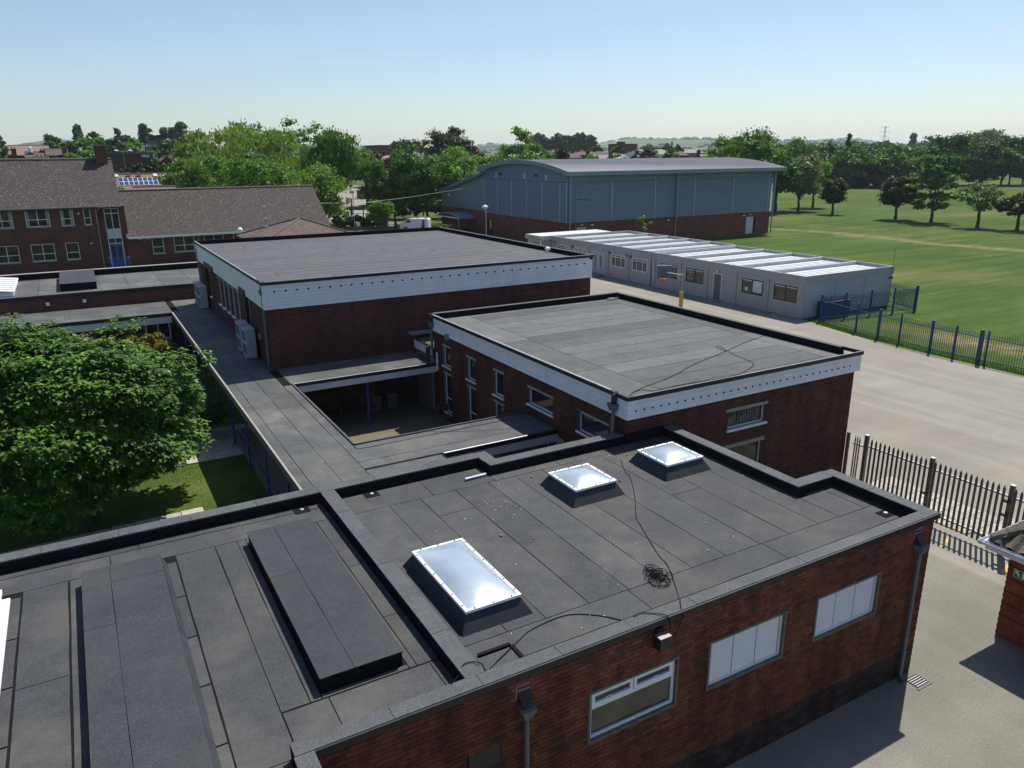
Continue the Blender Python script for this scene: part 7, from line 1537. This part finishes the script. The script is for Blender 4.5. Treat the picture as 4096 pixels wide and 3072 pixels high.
for s_ in S:
    nl = int(rg.integers(8, 12)); dirr = (s_-C0)/RR; dirr /= np.linalg.norm(dirr)+1e-6; tone0 = rg.uniform(.25, .8)
    for i in range(nl):
        a = 6.283*i/nl+rg.uniform(-.4, .4); el = rg.uniform(-.25, .55); L = rg.uniform(.13, .215)
        u = np.array([math.cos(a)*math.cos(el), math.sin(a)*math.cos(el), math.sin(el)])+dirr*.35; u /= np.linalg.norm(u)
        w = np.cross(u, (0, 0, 1)); w /= np.linalg.norm(w)+1e-6; nn = np.cross(w, u); lf.append((s_+rg.normal(0, .05, 3), u, w, nn, L, np.clip(tone0+rg.uniform(-.25, .25), 0, 1)))
def leaf_pts(p, u, w, nn, L):
    W = L*.50; P = []
    for t, hw in prof[1:4]:
        c = p+u*L*t-nn*L*.42*t*t; P += [c-w*W*hw+nn*L*.06, c, c+w*W*hw+nn*L*.06]
    return [p]+P+[p+u*L*.95-nn*L*.50]
FT_ = [(0, 2, 1), (0, 3, 2), (1, 2, 5, 4), (2, 3, 6, 5), (4, 5, 8, 7), (5, 6, 9, 8), (7, 8, 10), (8, 9, 10)]
camp = np.array([0, 0, HCAM]); dist = np.array([np.linalg.norm(q[0]-camp)+(0 if in_view(q[0]) else 50) for q in lf]); order = np.argsort(dist); single_ids = set(order[:300].tolist())
pts = np.array([leaf_pts(*q[:5]) for i, q in enumerate(lf) if i not in single_ids]); n_ = len(pts); tl_ = [q[5] for i, q in enumerate(lf) if i not in single_ids]
Vv = pts.reshape(-1, 3); base_ = (np.arange(n_)*11)[:, None]
tri = np.array([(0, 2, 1), (0, 3, 2), (1, 2, 5), (1, 5, 4), (2, 3, 6), (2, 6, 5), (4, 5, 8), (4, 8, 7), (5, 6, 9), (5, 9, 8), (7, 8, 10), (8, 9, 10)])
Ff = (base_[:, :, None]+tri[None]).reshape(-1, 3); o = link('foliage', np_mesh('foliage', Vv, Ff, M['leaf_near'], np.repeat(tl_, 12)), T0); o['kind'] = 'stuff'
P0 = np.array(leaf_pts(np.zeros(3), np.array([1., 0, 0]), np.array([0, -1., 0]), np.array([0, 0, 1.]), 1.0)); lfm = np_mesh('leaf', P0, tri, M['leaf_near'], np.full(12, .5))
for i in single_ids:
    p, u, w, nn, L, tn_ = lf[i]; o = link('leaf', lfm, T0); o.matrix_parent_inverse = Matrix.Translation(-T0.location)
    o.matrix_basis = Matrix(((u[0]*L, -w[0]*L, nn[0]*L, p[0]), (u[1]*L, -w[1]*L, nn[1]*L, p[1]), (u[2]*L, -w[2]*L, nn[2]*L, p[2]), (0, 0, 0, 1)))
rd = []; 
for c in ((-1.75, 24.0, 6.5), (-.05, 24.0, 5.75), (.35, 24.0, 5.55), (-.55, 23.8, 5.5), (-.25, 23.6, 5.3)):
    for i in range(9): a = i*.7; u = np.array([math.cos(a)*.6, math.sin(a)*.6, .6]); u /= np.linalg.norm(u); w = np.cross(u, (0, 0, 1)); w /= np.linalg.norm(w); rd.append(leaf_pts(np.array(c)+rg.normal(0, .06, 3), u, w, np.cross(w, u), .13))
rd = np.array(rd); n_ = len(rd); o = link('young_leaves', np_mesh('young_leaves', rd.reshape(-1, 3), ((np.arange(n_)*11)[:, None, None]+tri[None]).reshape(-1, 3), M['leaf_red'], np.full(n_*12, .5)), T0); o['label'] = 'reddish young leaves at the shoot tips'
tree('golden feathery shrub behind the courtyard tree', 2.45, 41.0, 1.35, 2.15, .7, 'leaf_gold', 'round', 4200, leaf=.13, name='bush', cat='bush', nclump=40); tree('second golden tuft right of the feathery shrub', 3.0, 40.0, .75, 1.95, .7, 'leaf_gold', 'round', 1600, leaf=.12, name='bush', cat='bush', nclump=24)
tree('dark rounded bush in the shade beside the walkway posts', 3.05, 29.3, .95, 2.25, .4, 'leaf_dark', 'round', 3600, leaf=.11, name='bush', cat='bush', nclump=40); tree('sunlit variegated bush touching the dark bush', 2.2, 28.7, .55, 1.9, .4, 'leaf_pale', 'round', 1200, leaf=.09, name='bush', cat='bush', nclump=20)
tree('low green shrub under the courtyard tree', -2.2, 26.5, 1.2, 1.6, .4, 'leaf_green', 'round', 2200, leaf=.12, name='bush', cat='bush'); tree('low leafy shrub right of the courtyard trunk', .9, 26.5, .8, 1.3, .4, 'leaf_pale', 'round', 1400, leaf=.1, name='bush', cat='bush')
dz_ = MB(); rnd = random.Random(9)
for _ in range(260): x_, y_ = rnd.uniform(-6, 3.8), rnd.uniform(18, 27); s = rnd.uniform(.007, .014); z = tzf(x_, y_); dz_.box(x_-s, x_+s, y_-s, y_+s, z+.02, z+.03)
o = link('daisies', dz_.mesh('daisies', M['litter'])); o['kind'] = 'stuff'
def tufts(name, n, fx, size, seed):
    rg = np.random.default_rng(seed); P = fx(rg, n); z = tz(P[:, 0], P[:, 1]); a = rg.uniform(0, 6.283, n); h = size*rg.uniform(.5, 1.3, n); wd = size*.22
    b0 = np.stack([P[:, 0]-np.cos(a)*wd, P[:, 1]-np.sin(a)*wd, z], 1); b1 = np.stack([P[:, 0]+np.cos(a)*wd, P[:, 1]+np.sin(a)*wd, z], 1); t = np.stack([P[:, 0]+rg.normal(0, size*.4, n), P[:, 1]+rg.normal(0, size*.4, n), z+h], 1)
    V = np.stack([b0, b1, t], 1).reshape(-1, 3); o = link(name, np_mesh(name, V, np.arange(len(V)).reshape(-1, 3), M['leaf_bright'], rg.uniform(.1, .7, n))); o['kind'] = 'stuff'
tufts('grass', 26000, lambda r, n: np.stack([r.uniform(-7, 3.9, n), r.uniform(15.6, 26.6, n)], 1), .045, 31)
tufts('grass_verge', 9000, lambda r, n: (lambda y: np.stack([np.interp(y, [10, 20, 24, 28.6, 31.5, 33], [39.4, 39.5, 39.6, 39.95, 40.55, 41.0])+r.uniform(0, .9, n), y], 1))(r.uniform(12, 33, n)), .09, 32)

# ------------------------------------------------------------------ haze
HZ = MB().box(-7000, 9500, -900, 9500, -2, 130).mesh('haze', None) if False else None
hm = bpy.data.materials.new('haze'); hm.use_nodes = True; t_ = hm.node_tree; t_.nodes.clear(); oo = t_.nodes.new('ShaderNodeOutputMaterial'); pv_ = t_.nodes.new('ShaderNodeVolumePrincipled')
pv_.inputs['Color'].default_value = (.80, .92, 1.0, 1); pv_.inputs['Density'].default_value = 1.0e-4; pv_.inputs['Anisotropy'].default_value = .2
t_.links.new(pv_.outputs[0], oo.inputs['Volume'])
hb_ = MB().box(-7000, 9500, -900, 9500, -2, 130); me = bpy.data.meshes.new('haze'); me.from_pydata(hb_.v, [], hb_.f); me.materials.append(hm); o = link('haze', me); o['kind'] = 'stuff'
